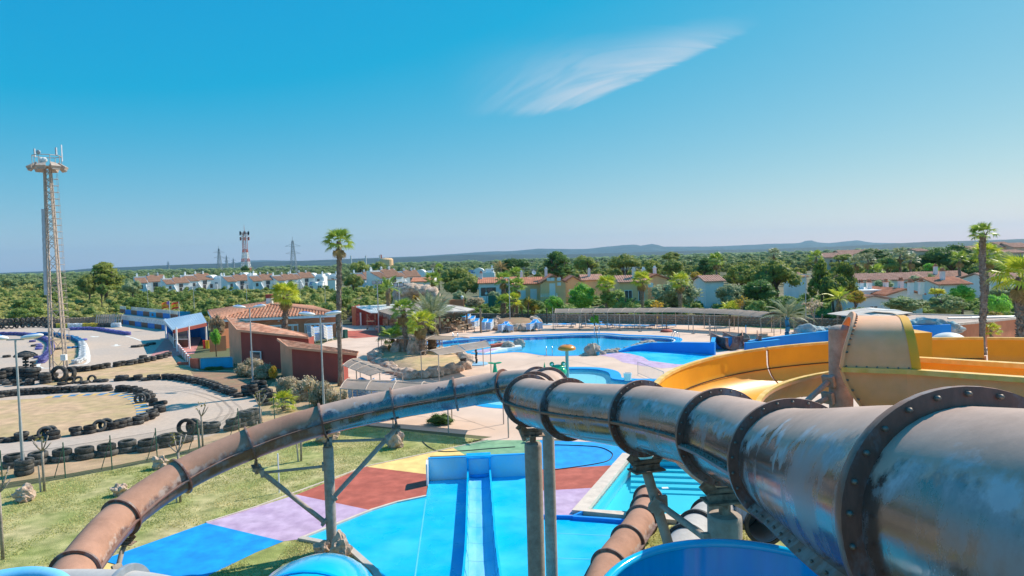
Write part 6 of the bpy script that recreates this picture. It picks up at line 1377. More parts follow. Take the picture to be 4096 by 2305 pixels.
palm('tall right palm with thick shaggy trunk and windswept top', 3932, 1400, 935, 62, r=1.3, tr=.25, mat_='palm_leaf', n=26, skirt=.1, boots=.75, wind=-.35); palm('bright green palm crown just behind the tall right palm', 3945, 1180, 1020, 95, r=2.2, tr=.3, mat_='palm_bright', n=30); palm('large palm with yellow fronds at the right edge', 4088, 1420, 1110, 50, r=2.1, tr=.38, mat_='palm_bright', n=34, boots=.9)
palm('small bushy fan palm on the verge behind the brown tube', 1136, 1660, 1610, 46.5, r=1.05, tr=.12, mat_='palm_bright', n=22, skirt=.1, boots=1); palm('low palm tuft behind the right part of the shade roof', 2920, 1300, 1240, 92, r=1.5, tr=.15, mat_='palm_bright', n=18, skirt=0); palm('low palm tuft at the foot of the terracotta block', 3965, 1345, 1322, 66, r=.9, tr=.12, mat_='palm_bright', n=16, skirt=0); palm('dry feathery palm between the white roofs', 2004, 1130, 1075, 180, r=3.2, tr=.3, kind='droop', mat_='palm_dry', n=22, skirt=0); palm('low spreading palm above the white roofs, centre', 2062, 1125, 1100, 176, r=2.6, tr=.3, n=22)
for lb, u, v, y in (('far palm left of the far flats, first',3097,1018,170),('far palm left of the far flats, second',3266,1028,165),('far right palm in front of the dense green tree',3421,1050,150),('far right palm beside the flat layered pine',3473,1040,148),('far right palm, tallest of the group',3601,1018,150),('far right palm next to the tallest of its group',3643,1040,148),('far right palm before the huge pine crown',3838,1036,135),('far right palm near the right edge',4019,1042,140),('low far right palm tuft above the long roof',3502,1088,145),('tiny palm above the rooftops right of the tall palm',1758,1075,230)):
    palm(lb, u, 1180, v, y, r=2.0, tr=.3, mat_='palm_grey' if u % 2 else 'palm_leaf', n=22, skirt=.3, boots=0)
# yucca with yellow spiky heads
M('yucca_leaf', (.40,.33,.05), .6, .3, 3)
def yucca(label, p, heads, s):
    o = thing('yucca', label, 'plant', p[:])
    for k, (dx, dz, r_) in enumerate(heads):
        c = V(dx,0,dz); MB().pipe([V(dx*.2,0,0), V(dx*.7,0,dz*.5), c], .1*s, 6).build('stem', MATS['trunk_bark'], o, absolute=False); mb = MB(); rr = random.Random(k+int(p.x*10))
        for j in range(60):
            d = V(rr.gauss(0,1), rr.gauss(0,1), rr.gauss(.3,1)).normalized(); sd = d.cross(V(.3,.5,.8)).normalized()*.05*s; mb.add([c-sd, c+sd, c+d*r_*rr.uniform(.8,1.1)], [(0,1,2)])
        mb.build('leaf_rosette', MATS['yucca_leaf'], o, absolute=False)
yucca('tall yucca with three yellow spiky heads on the rocky planter', V(at(2108,1285,106).x,106,0), ((.3,3.2,1.25),(-.9,2.3,1.0),(1.4,2.2,.95),(.9,1.3,.7)), 1.2)
for i,(u,v,s,lb) in enumerate(((1662,1395,.6,'spiky yellow yucca clump on the rock island behind the pointed rock'),(1563,1413,.45,'yellow-leaved potted shrub on the left of the rock island'),(1614,1436,.4,'yellow shrub at the front of the rock island'),(1538,1428,.4,'orange-yellow shrub by the rocks on the left of the island'),(1712,1422,.45,'yellow flowering shrub right of the pointed rock'),(1545,1310,.6,'yellow spiky plant at the bar rocks'),(1963,1300,.7,'bright yellow shrub on the stone planter by the loungers'),(1699,1470,.3,'small yellow plant near the front rocks'))):
    p = G(u,v); yucca(lb, p, ((0,.5*s,.75*s),(.35*s,.35*s,.5*s)), s*.7)

# ------------------------------------------------------------------ scrub and woods nobody could count
def scatter(name, label, places, mat_, nl, seed, shape='bush', size=.1, cat='scrub', ncl=7):
    temps = []
    for k in range(5):
        V_, Q_, T_ = foliage(shape, seed+k, ncl, nl, size, core=True); vs_ = np.concatenate(V_); tr_ = []; ti = []
        for (kd, f), t in zip(Q_, T_):
            if kd == 'q': tr_.append(f[:, [0,1,2]]); tr_.append(f[:, [0,2,3]]); ti += [t, t]
            else: tr_.append(f); ti.append(t)
        temps.append((vs_, np.concatenate(tr_), np.concatenate(ti)))
    r = np.random.default_rng(seed); VV, FF, TT = [], [], []; n0 = 0
    for i, (x, y, w, h) in enumerate(places):
        vs_, f, t = temps[i % 5]; a = r.uniform(0,6.28); c_, s_ = math.cos(a), math.sin(a)
        q = np.stack([(vs_[:,0]*c_-vs_[:,1]*s_)*w + x, (vs_[:,0]*s_+vs_[:,1]*c_)*w + y, vs_[:,2]*h], 1); VV.append(q); FF.append(f+n0); TT.append(np.clip(t*.75+r.uniform(0,.3),0,1)); n0 += len(vs_)
    VV = np.concatenate(VV).astype(np.float32); FF = np.concatenate(FF).astype(np.int32); TT = np.concatenate(TT).astype(np.float32)
    me = bpy.data.meshes.new(name); me.vertices.add(len(VV)); me.vertices.foreach_set('co', VV.ravel()); me.loops.add(FF.size); me.loops.foreach_set('vertex_index', FF.ravel()); me.polygons.add(len(FF)); me.polygons.foreach_set('loop_start', np.arange(0,FF.size,3,dtype=np.int32))
    a = me.attributes.new('tint','FLOAT','FACE'); a.data.foreach_set('value', TT); me.materials.append(MATS[mat_]); me.update(calc_edges=True)
    return tag(link(name, me), label, cat, kind='stuff')
def inpoly(x, y, P):
    c = False; n = len(P); j = n-1
    for i in range(n):
        if (P[i][1] > y) != (P[j][1] > y) and x < (P[j][0]-P[i][0])*(y-P[i][1])/(P[j][1]-P[i][1])+P[i][0]: c = not c
        j = i
    return c
def places(n, P, wr, hr, seed):
    r = random.Random(seed); xs = [p[0] for p in P]; ys = [p[1] for p in P]; out = []
    while len(out) < n:
        x, y = r.uniform(min(xs),max(xs)), r.uniform(min(ys),max(ys))
        if inpoly(x,y,P): s = r.random()**1.5; out.append((x,y,wr[0]+(wr[1]-wr[0])*s,hr[0]+(hr[1]-hr[0])*s*r.uniform(.7,1.1)))
    return out
xl = lambda u, y: at(u,1150,y).x
P1 = [(xl(-300,132),132),(xl(300,130),130),(xl(690,121),121),(xl(830,121),121),(xl(1060,125),125),(xl(1240,122),122),(xl(1420,121),121),(xl(1760,128),128),(xl(1760,170),170),(xl(1500,240),240),(xl(1200,262),262),(xl(900,255),255),(xl(560,255),255),(xl(480,330),330),(xl(-300,330),330)]
scatter('maquis_scrub', 'olive green maquis scrub covering the land behind the kart track', places(2300, P1, (1.3,3.4), (1.0,3.0), 3), 'leaf_scrub', 34, 100, size=.10)
scatter('maquis_scrub', 'taller dark green bushes dotted through the maquis', places(330, P1, (1.6,3.4), (2.2,4.2), 5), 'leaf_mid', 60, 120, 'round', .085)
P2 = [(xl(-400,330),330),(xl(560,330),330),(xl(540,700),700),(xl(-400,700),700)]; scatter('maquis_scrub', 'distant green scrubland on the left running to the skyline', places(1100, P2, (3,6), (2.5,6.0), 8), 'leaf_scrub', 34, 140, size=.10)
P3 = [(xl(1760,128),128),(xl(2250,112),112),(xl(2900,106),106),(xl(3250,100),100),(xl(4200,90),90),(xl(4200,120),120),(xl(3300,135),135),(xl(2250,145),145),(xl(1760,160),160)]; scatter('maquis_scrub', 'garden bushes filling the ground between park wall and houses', places(420, P3, (1.2,2.6), (1.0,2.6), 11), 'leaf_mid', 44, 160, size=.09)
fw = []; r_ = random.Random(21)
while len(fw) < 1500:
    u = r_.uniform(-300,4400); y = 1/(r_.uniform(1/1500,1/345)); s = r_.uniform(.7,1.3); fw.append((xl(u,y), y, 6.5*s, 7.0*s*r_.uniform(.8,1.15)))
scatter('far_wood', 'far pine woods stretching to the hills', fw, 'leaf_blue', 44, 180, 'round', .085, 'wood')
fw = []
while len(fw) < 650:
    u = r_.uniform(-300,4400); y = 1/(r_.uniform(1/3400,1/1500)); s = r_.uniform(.8,1.5); fw.append((xl(u,y), y, 22*s, 8.5*s))
scatter('far_wood', 'hazy blue-green woods at the foot of the hills', fw, 'leaf_blue', 26, 200, 'bush', .1, 'wood')
P4 = [(xl(2250,150),150),(xl(4300,140),140),(xl(4300,330),330),(xl(1900,345),345),(xl(1980,200),200)]
scatter('far_wood', 'pines and garden trees between and behind the right-hand houses', [(x,y,w,h) for x, y, w, h in places(300, P4, (2.5,4.8), (3.5,7.5), 33) if y > 190], 'leaf_pine', 60, 220, 'round', .085, 'wood')
M('chrome', (.55,.56,.57), .25, .05, 3, metal=1)
# ------------------------------------------------------------------ shade roofs on the deck
def canopy(label, near, far, h, arch=.45, panel=1.9, rows=3, posts=True, pr=.04, mat_='shade_net', front_posts=True):
    # near / far: matching plan polylines of the two long edges
    o = thing('shade_roof', label, 'shade roof', (near[0].x, near[0].y, 0)); k = 24
    def along(pl, s):
        L = [(pl[i+1]-pl[i]).length for i in range(len(pl)-1)]; t = s*sum(L); i = 0
        while i < len(L)-1 and t > L[i]: t -= L[i]; i += 1
        return pl[i].lerp(pl[i+1], t/L[i])
    near = [V(p.x,p.y,0) for p in near]; far = [V(p.x,p.y,0) for p in far]; Lt = sum((near[i+1]-near[i]).length for i in range(len(near)-1)); n = max(2, int(Lt/panel))
    prof = lambda t: arch*math.sin(math.pi*(.12+.76*t))-arch*math.sin(math.pi*.12)
    def S(s, t, dz=0): return along(near,s).lerp(along(far,s), t) + V(0,0,h+prof(t)+dz)
    for i in range(n):
        for j in range(rows):
            mb = MB(); s0, s1 = (i+.012)/n, (i+.988)/n; t0, t1 = (j+.01)/rows, (j+.99)/rows; m_ = 3; sag = .05
            q = [S(s0+(s1-s0)*a/2, t0+(t1-t0)*b/m_, -sag*math.sin(math.pi*a/2)) for b in range(m_+1) for a in range(3)]
            mb.add(q, [(b*3+a,b*3+a+1,(b+1)*3+a+1,(b+1)*3+a) for b in range(m_) for a in range(2)]); mb.build('shade_panel', MATS[mat_], o, smooth=True)
    for i in range(n+1): MB().pipe([S(i/n, t, .015) for t in np.linspace(0,1,9)], .028, 5).build('rib', MATS['galv_warm'], o)
    for t in (0,.5,1): MB().pipe([S(s, t, .0) for s in np.linspace(0,1,2*n+1)], .025, 5).build('purlin', MATS['galv_warm'], o)
    for i in range(0, n+1, 2):
        for t in (0.02,.98): p = S(i/n, t); MB().cyl((p.x,p.y,0), p, pr, n=7).build('post', MATS['galv_warm'], o)
    return o
gz = lambda u, v, z: G(u, v, z)
canopy('long arched shade roof over the sun loungers at the back of the deck', [V(5.8,94.2,0),V(21.2,90,0),V(26.5,85,0),V(29.0,79.8,0)], [V(6.3,97.4,0),V(22.6,93,0),V(29.4,87,0),V(32.6,80.6,0)], 2.32, .75, 1.75)
canopy('arched shade roof beside the tall palm, farther of the two near ones', [gz(1371,1462,2.3), gz(1481,1504,2.3)], [gz(1440,1437,2.3), gz(1612,1495,2.3)], 2.3, .35, 1.4)
canopy('near shade roof over stacked loungers behind the brown tube', [gz(1360,1555,2.3), gz(1740,1576,2.3), gz(2030,1590,2.3)], [gz(1408,1518,2.3), gz(1780,1532,2.3), gz(2010,1546,2.3)], 2.3, .4, 1.75, 2)
canopy('low tan shade roof right of the palm island', [gz(1755,1421,2.35), gz(1900,1397,2.35), gz(1962,1386,2.35)], [gz(1682,1408,2.35), gz(1830,1380,2.35), gz(1930,1366,2.35)], 2.35, .4, 2.6, 1)
canopy('pale shade roof behind the palm island', [gz(1512,1354,2.1), gz(1700,1358,2.1), gz(1802,1361,2.1)], [gz(1525,1338,2.1), gz(1720,1341,2.1), gz(1878,1352,2.1)], 2.1, .35, 2.6, 1)
p = [G(3060,1330), G(3115,1330)]; o = thing('shade_roof', 'short flat shade roof remnant left of the blue-trunked palm', 'shade roof', p[0][:])
for i, a in enumerate((at(3086,1257,84), at(3095,1258,80), at(3122,1262,82))): MB().cyl((a.x,a.y,0), a, .045, n=7).build('post', MATS['galv_warm'], o)
a = [at(3055,1253,84), at(3120,1258,84), at(3124,1264,80), at(3060,1259,80)]; MB().add(a, [(0,1,2,3)]).build('shade_panel', MATS['shade_net'], o)
# free-standing parasol poles
for i, (u, v, vt, m_, lb) in enumerate(((2213,1320,1231,'galv_warm','leftmost thin pole at the end of the long shade roof'),(2318,1320,1262,'galv_warm','thin pole in front of the loungers, second from the left'),(2397,1318,1260,'galv_warm','thin pole near the pool ladder, behind it'),(2479,1322,1258,'galv_warm','thin pole in front of the middle loungers'),(2560,1327,1260,'galv_warm','thin pole left of the red parasol foot'),(2773,1336,1266,'galv_warm','thin pole right of the red parasol foot'),(2838,1342,1270,'galv_warm','thin pole among the right roof posts, farther back'),(2842,1372,1297,'galv_warm','thin pole with square foot near the blue lane wall'),(2866,1362,1308,'galv_warm','short bare pole right of the square-footed one'),(2918,1350,1278,'galv_warm','thin pole left of the brown slide mouth'),(2984,1362,1302,'panel_cyan','blue painted pole at the brown slide mouths'),(3176,1336,1264,'galv_warm','thin pole right of the blue-trunked palm'),(2265,1292,1235,'galv_warm','thin pole behind the left end of the long shade roof'))):
    p = G(u,v); z = at(u,vt,p.y).z; o = thing('parasol_pole', lb, 'pole', p[:]); MB().cyl(p, V(p.x,p.y,z), .05, n=8).build('pole', MATS[m_], o); MB().lathe([(.25,0),(.25,.04),(.06,.06)], 10, p+V(0,0,.008)).build('foot', MATS['dark_steel'], o)
p = G(2666,1328); o = thing('parasol_pole', 'dark parasol pole standing in a red round foot', 'pole', p[:]); MB().cyl(p, p+V(0,0,2.3), .06, n=8).build('pole', MATS['rubber_brown'], o); MB().lathe([(.0,.34),(.45,.32),(.75,.2),(.78,.05),(.7,0)], 16, p).build('foot', MATS['paint_red'], o, smooth=True)
# ------------------------------------------------------------------ loungers
def make_lounger(flat=True):
    t = thing('sun_lounger', 'x', 'sun lounger'); mb = MB()
    for s in (-.3,.3): mb.bar((-.95,s,.3),(.35,s,.3),.05,.06)
    mb.bar((-.93,-.3,.3),(-.93,.3,.3),.05,.05); fr_ = mb.build('frame', MATS['plastic_white'], t, absolute=False)
    for x, s in ((-.85,-.3),(-.85,.3),(.3,-.3),(.3,.3)): MB().pipe([(x-.1,s,.0),(x,s,.16),(x+.12,s,.3)], .03, 5).build('leg', MATS['plastic_white'], t, absolute=False)
    pts = [(-.98,.33),(.32,.33),(.95,.62 if not flat else .36)]
    q = [V(x,y,z) for x, z in pts for y in (-.3,.3)]; q2 = [p+V(0,0,.03) for p in q]
    MB().add(q+q2, [(0,1,3,2),(2,3,5,4),(6,8,9,7),(8,10,11,9),(0,2,8,6),(2,4,10,8),(1,7,9,3),(3,9,11,5),(4,5,11,10),(0,6,7,1)]).build('sling', MATS['sling_blue'], t, absolute=False)
    mb = MB()
    for s in (-.33,.33): mb.bar((.32,s,.33),(.98,s,.64 if not flat else .37),.05,.06)
    mb.bar((.97,-.33,.635 if not flat else .365),(.97,.33,.635 if not flat else .365),.05,.05); mb.build('back_frame', MATS['plastic_white'], t, absolute=False); return t
L0, L1 = make_lounger(True), make_lounger(False); used = {L0.name: 0, L1.name: 0}
def put(root, loc, rz, label, group, tilt=0):
    if not used[root.name]: used[root.name] = 1; root.location = loc; root.rotation_euler = (0,tilt,rz); tag(root, label, None, group); return root
    r = dup(root, loc, rz, label, group); r.rotation_euler = (0,tilt,rz); return r
bpy.context.view_layer.update()
ORD = ['bottom','second','third','fourth','fifth','sixth','seventh','eighth','ninth','tenth','eleventh','twelfth','thirteenth','fourteenth','fifteenth','sixteenth']
def lstack(u, v, n, rz, where, dz=.115):
    p = G(u,v)
    for k in range(n):
        put(L1, (p.x+.02*math.sin(k*2.1), p.y-.012*k, .012+dz*k), rz, f'{"topmost" if k == n-1 else ORD[k] + (" from below" if k else "")} lounger in {where}', 'stacked loungers')
lstack(1256,1362,13,R(250),'the taller stack before the arched door'); lstack(1307,1366,15,R(250),'the tallest stack right of the lamp post'); lstack(1226,1372,7,R(250),'the low stack at the roof edge'); lstack(1258,1372,8,R(250),'the low stack right of the one at the roof edge')
lstack(1866,1302,10,R(70),'the leftmost stack by the bar tables'); lstack(1885,1304,8,R(70),'the second stack by the bar tables'); lstack(1901,1316,8,R(70),'the third stack by the bar tables'); lstack(1938,1326,10,R(80),'the stack just right of the wooden pole'); lstack(1960,1324,9,R(80),'the stack left of the stone planter'); lstack(2014,1328,7,R(60),'the left stack before the stone planter'); lstack(2036,1328,6,R(110),'the right stack before the stone planter'); lstack(2126,1324,7,R(60),'the left stack near the long shade roof'); lstack(2152,1322,8,R(110),'the right stack near the long shade roof')
lstack(1448,1598,8,R(10),'the left stack under the near shade roof',.12); lstack(1495,1600,9,R(170),'the middle stack under the near shade roof',.12); lstack(1530,1600,8,R(10),'the right stack under the near shade roof',.12)
lg = (('leftmost flat lounger under the long shade roof',2240,1306,R(200),0),('second flat lounger from the left under the long shade roof',2262,1307,R(195),0),('third lounger from the left, seen end on',2294,1308,R(268),1),('fourth lounger from the left with raised back',2334,1308,R(268),1),('fifth lounger from the left under the long roof',2362,1306,R(205),0),('lounger tipped against its neighbours behind the fifth',2382,1298,R(180),1),('lounger in the cluster near the bush, left',2392,1308,R(205),0),('lounger in the cluster near the bush, middle',2415,1309,R(215),0),('lounger in the cluster near the bush, right',2440,1311,R(205),1),('lounger with raised back right of the cluster',2462,1311,R(200),1),('first of the flat loungers right of the cluster',2500,1312,R(15),0),('second of the flat loungers right of the cluster',2525,1313,R(12),0),('third of the flat loungers right of the cluster',2550,1313,R(14),0),('fourth of the flat loungers right of the cluster',2582,1313,R(190),0),('lounger with upright back left of the red foot',2607,1314,R(268),1),('last flat lounger on the right by the red foot',2655,1314,R(10),0),('flat lounger half hidden behind the red foot pole',2676,1312,R(190),0))
for lb, u, v, rz, k in lg: put(L1 if k else L0, G(u,v)+V(0,0,.01), rz, lb, 'loungers under the long shade roof')
# ------------------------------------------------------------------ bar tables and chairs
M('wicker', (.42,.29,.17), .8, .2, 6); M('table_top', (.52,.43,.34), .6, .12, 3)
def make_chair():
    t = thing('bar_chair', 'x', 'chair'); MB().box((-.24,-.24,.42),(.24,.24,.47)).build('seat', MATS['wicker'], t, absolute=False); MB().box((-.24,.2,.5),(.24,.25,.92)).build('backrest', MATS['wicker'], t, absolute=False)
    for x in (-.21,.21):
        for y in (-.21,.21): MB().cyl((x,y,0),(x,y,.9 if y > 0 else .44),.018,n=5).build('leg', MATS['dark_steel'], t, absolute=False)
    return t
def make_table():
    t = thing('bar_table', 'x', 'table'); MB().box((-.42,-.42,.71),(.42,.42,.75)).build('table_top', MATS['table_top'], t, absolute=False); MB().cyl((0,0,.05),(0,0,.71),.04,n=8).build('pedestal', MATS['dark_steel'], t, absolute=False); MB().lathe([(.3,0),(.28,.04),(.05,.06)], 10).build('foot', MATS['dark_steel'], t, absolute=False); return t
ch0, tb0 = make_chair(), make_table(); used[ch0.name] = 0; used[tb0.name] = 0; bpy.context.view_layer.update()
for i, (u, v) in enumerate(((1714,1331),(1790,1331),(1812,1316),(1835,1310),(1850,1305),(1872,1318),(1898,1328),(1820,1302),(1845,1322),(1775,1306))): put(tb0, G(u,v)+V(0,0,.01), .2*i, 'square bar table, number %s from the left' % ['one','two','three','four','five','six','seven','eight','nine','ten'][i] if False else ['beige bar table behind the short front palm','beige bar table right of the guarded bar post','beige bar table in the second row','beige bar table in the back row centre','beige bar table near the low lounger stack','beige bar table left of the third lounger stack','rightmost beige bar table at the deck edge','beige bar table at the back by the rock','beige bar table among the front chairs','beige bar table deep under the straw roof'][i], 'bar tables')
for i in range(24):
    r2 = random.Random(i*5+1); u = (1700,1724,1776,1800,1806,1822,1828,1842,1848,1858,1862,1880,1838,1815,1795,1782,1830,1856,1768,1845,1866,1808,1790,1822)[i]; v = (1328,1326,1322,1326,1312,1310,1320,1314,1328,1330,1312,1322,1330,1300,1312,1300,1304,1300,1312,1306,1304,1328,1318,1314)[i]
    put(ch0, G(u,v)+V(0,0,.01), r2.uniform(0,6.28), 'wicker bar chair among the tables under the straw roof edge', 'bar chairs')
# bins, scaffold
for lb, u, v, h, r_ in (('green square litter bin beside the tall palm trunk',1382,1353,1.15,.33),('dark green round litter bin by the bar',1531,1337,1.15,.34)):
    p = G(u,v); o = thing('litter_bin', lb, 'bin', p[:]); M('bin_green%d' % u, (.02,.10,.075), .5, .1, 3); MB().lathe([(r_*.92,0),(r_,.1),(r_,h-.12),(r_*.9,h),(0,h+.03)], 4 if u == 1382 else 16, p).build('body', MATS['bin_green%d' % u], o); MB().lathe([(r_*1.06,h-.2),(r_*1.06,h-.1)], 16, p).build('rim', MATS['bin_green%d' % u], o)
p = G(1486,1318); o = thing('scaffold_trolley', 'rusty scaffold frame on castors in front of the red bar store', 'scaffold', p[:])
for dx in (-.6,.6):
    for dy in (-.3,.3): MB().cyl(p+V(dx,dy,.15), p+V(dx,dy,2.3), .03, n=6).build('upright', MATS['steel_rust'], o); MB().lathe([(0,-.04),(.1,-.04),(.1,.04),(0,.04)], 10, p+V(dx,dy,.1), (0,1,0)).build('castor', MATS['dark_steel'], o)
for z in (.4,1.2,2.2): MB().bar(p+V(-.6,-.3,z), p+V(.6,-.3,z), .05).build('rail', MATS['steel_rust'], o)
MB().bar(p+V(-.6,-.3,2.2), p+V(.6,-.3,.4), .04).build('diagonal', MATS['steel_rust'], o); MB().box((p.x-.7,p.y-.35,1.2),(p.x+.7,p.y+.35,1.26)).build('deck_board', MATS['wood_post'], o)
# painted tyres by the terracotta wall
for i, (u, m_) in enumerate(((1792,'tyre_brown'),(1812,'tyre'),(1830,'tyre'),(1848,'tyre_brown'),(1888,'tyre_blue'),(1910,'tyre_blue'),(1926,'tyre_yellow'))): tyre(G(u,1292)+V(0,0,.45), .5, m_, R(80), random.uniform(-.5,.5), ['brown painted tyre standing at the left of the play tyres','black tyre second from the left of the play tyres','black tyre in the middle of the play tyres','brown tyre right of the middle play tyres','blue painted tyre left of its twin','blue painted tyre right of its twin','yellow-brown tyre beside the wooden pole'][i], 'play tyres by the bar')
tyre_mass('tyre_barrier', 'mixed dark, green and blue tyres along the low wall behind the bar', [G(1850,1268),G(1950,1270),G(2040,1272)], .9, 1, .5, ['tyre_green','tyre','tyre_blue','tyre_yellow','tyre_green'])
# ------------------------------------------------------------------ palm island and rocky planter
def island_rocks(label, ring_px, extra, zt, mat_, rs, dryness='lawn', name='planted_island'):
    loop = smooth_loop(gp(ring_px), 5); cx = sum(p.x for p in loop)/len(loop); cy = sum(p.y for p in loop)/len(loop); o = thing(name, label, 'planting bed', (cx,cy,0)); n = len(loop)
    mb = MB(); q = [V(p.x,p.y,.0) for p in loop] + [V(cx+(p.x-cx)*.86, cy+(p.y-cy)*.86, zt*.75) for p in loop] + [V(cx+(p.x-cx)*.4, cy+(p.y-cy)*.4, zt) for p in loop]; k = len(q); q.append(V(cx,cy,zt*1.05))
    mb.add(q, [(r*n+i, r*n+(i+1) % n, (r+1)*n+(i+1) % n, (r+1)*n+i) for r in range(2) for i in range(n)] + [(2*n+i, 2*n+(i+1) % n, k) for i in range(n)]); mb.build('soil_mound', MATS[dryness], o, smooth=True)
    rr = random.Random(len(label))
    for i, p in enumerate(resample([V(p.x,p.y,0) for p in loop]+[V(loop[0].x,loop[0].y,0)], rs*1.15)):
        s = rs*rr.uniform(.55,.9); MB().rock(p+V(0,0,s*.4), s, s*.8, s*rr.uniform(.6,.85), i+11, 2).build('stone', MATS[mat_], o, smooth=R(28))
    for i, (u, v, s, t_) in enumerate(extra): MB().rock(G(u,v)+V(0,0,s*t_*.55), s*.75, s*.6, s*t_, i*5+2, 3, .4).build('stone', MATS[mat_], o, smooth=R(28))
    return o
island_rocks('rocky palm island on the deck with tan boulders round its edge', [(1503,1440),(1520,1466),(1570,1490),(1610,1505),(1640,1515),(1720,1510),(1780,1498),(1830,1485),(1865,1470),(1850,1440),(1790,1418),(1700,1410),(1600,1410),(1530,1420)], [(1590,1432,.9,1.2),(1604,1430,1.0,1.3),(1670,1445,1.35,1.25),(1652,1446,.8,.6)], .75, 'rock_tan', .95, 'dry_grass')
island_rocks('brown boulder planter with palms and yucca behind the pool', [(1968,1312),(2000,1322),(2060,1324),(2110,1322),(2140,1308),(2130,1290),(2060,1284),(1985,1292)], [(1990,1300,1.0,.7)], 1.0, 'rock_tan', 1.15, 'earth')
o = island_rocks('rocks and plants along the bar front', [(1545,1330),(1600,1338),(1610,1326),(1560,1318)], [(1520,1322,.9,.5)], .3, 'rock_tan', .9, 'earth')
# rocks in and beside the pool
for lb, lst in (('rock pair on the little bridge in the swimming pool', ((2002,1378,.7,.5),(2032,1388,.75,.7))),('small rock on the white ledge in the swimming pool', ((2078,1378,.65,.8),)),('large pointed artificial rock at the near pool edge', ((2368,1420,.8,1.2),(2345,1422,.5,.6),(2398,1418,.65,.6),(2330,1424,.32,.6))),('long low artificial rock right of the pointed one', ((2432,1412,.7,.5),(2452,1410,.65,.5),(2468,1406,.4,.9))),('low rock in the pool near the blue lane wall', ((2552,1389,.75,.5),)),('small rock in the pool beside the lane wall top', ((2594,1374,.8,.45),)),('tiny rock poking from the pool water', ((2507,1393,.4,.5),))):
    p = G(*lst[0][:2]); o = thing('artificial_rock', lb, 'rock', p[:])
    for i, (u, v, s, t_) in enumerate(lst): MB().rock(G(u,v)+V(0,0,s*t_*.35-.1), s, s*.7, s*t_, i+len(lb), 3, .38).build('stone', MATS['rock_grey'], o, smooth=R(30))
o = thing('pool_ledge', 'white and lilac ledge with red rim jutting into the swimming pool', 'ledge', G(1960,1405)[:])
MB().prism([(p.x,p.y) for p in (G(1885,1408),G(1960,1394),G(2010,1387),G(2080,1380),(G(2088,1386)),G(2030,1394),G(1990,1402),G(1940,1414))], -1.0, .02).build('platform', MATS['tile_white'], o); MB().prism([(p.x,p.y) for p in (G(1960,1386),G(2020,1380),G(2024,1384),G(1966,1391))], -1, .28).build('red_rim', MATS['paint_red'], o); MB().prism([(p.x,p.y) for p in (G(1890,1407),G(1955,1396),G(1995,1397),G(1940,1412))], .02, .05).build('lilac_mat', MATS['paint_lilac'], o)
# ladders
def ladder(label, u, v, rz=0, s=1.):
    p = G(u,v); o = thing('pool_ladder', label, 'ladder', p[:], rz)
    for x in (-.3,.3): MB().pipe([V(x,.5,0), V(x,.5,.7*s), V(x,.3,.95*s), V(x,-.05,.9*s), V(x,-.2,.5*s), V(x,-.22,-.9)], .03, 7).build('handrail', MATS['chrome'], o, smooth=True, absolute=False)
    for z in (-.3,-.6): MB().cyl((-.3,-.22,z),(.3,-.22,z),.02,n=6).build('rung', MATS['chrome'], o, absolute=False)
ladder('steel pool ladder on the far edge of the swimming pool', 2388, 1336); ladder('steel pool ladder on the near edge behind the orange mushroom', 2197, 1421, R(180)); ladder('steel pool ladder at the right end of the swimming pool', 2697, 1362, R(-80)); ladder('steel pool ladder at the left arm of the swimming pool', 1822, 1362)
p = G(2398,1412); o = link('cleaning_pole', MB().cyl((0,0,0),(-.35,2.2,4.2),.03,n=6).mesh('cleaning_pole', MATS['dark_steel'])); o.location = p; tag(o, 'long dark cleaning pole propped up beside the pointed rock', 'pole')
o = link('bucket', MB().lathe([(.15,0),(.2,.35),(.18,.35),(.13,.03),(0,.03)], 12).mesh('bucket', MATS['panel_cyan'])); o.location = G(2391,1422); tag(o, 'blue bucket beside the pointed rock', 'bucket')
o = link('broom', MB().cyl((0,0,.06),(-.25,.1,1.4),.02,n=6).box((-.2,-.06,0),(.2,.06,.07)).mesh('broom', MATS['fence_green'])); o.location = G(2381,1424); tag(o, 'green broom leaning on the pointed rock', 'broom')
o = link('bucket', MB().lathe([(.28,0),(.34,.6),(.31,.6),(.25,.05),(0,.05)], 14).mesh('bucket', MATS['plastic_white'])); o.location = G(2511,1522); tag(o, 'white bucket at the edge of the paddling pool', 'bucket')
# mushroom, whale tail, frog, showers
M('mushroom_cap', (.70,.24,.015), .3, .05, 2, coat=.5); M('post_teal', (.24,.36,.36), .45, .1, 3); M('frog_green', (.02,.38,.16), .25, .15, 3, coat=.5); M('pebble_blue', (.24,.42,.58), .8, .2, 8); M('black_bark', (.05,.045,.04), .9, .3, 6, .8, 12)
p = G(2270,1506); o = thing('water_mushroom', 'orange mushroom shower on a grey-green post in the paddling pool', 'water feature', p[:])
MB().cyl((p.x,p.y,-.4), p+V(0,0,2.3), .14, n=16).build('stem', MATS['post_teal'], o, smooth=R(40)); MB().lathe([(.14,2.2),(.6,2.2),(.74,2.26),(.76,2.36),(.66,2.52),(.42,2.64),(.2,2.67),(.18,2.62),(0,2.62)], 28, p).build('cap', MATS['mushroom_cap'], o, smooth=R(50))
p = G(1981,1510); o = thing('whale_tail', 'green tail-shaped water spout standing on the deck', 'water feature', p[:])
MB().lathe([(.3,0),(.24,.4),(.15,.8),(.11,1.1),(.1,1.25)], 14, p).build('stalk', MATS['frog_green'], o, smooth=True)
for s in (-1,1):
    q, f = ICO[2]; MB().add([p+V(s*.28+v.x*.32, v.y*.14, 1.22+v.z*.08+.03*s*v.x) for v in q], f).build('fluke', MATS['frog_green'], o, smooth=True)
p = G(2232,1512); o = thing('frog_figure', 'glossy green frog figure peeking over the brown tube', 'water feature', p[:]); q, f = ICO[3]
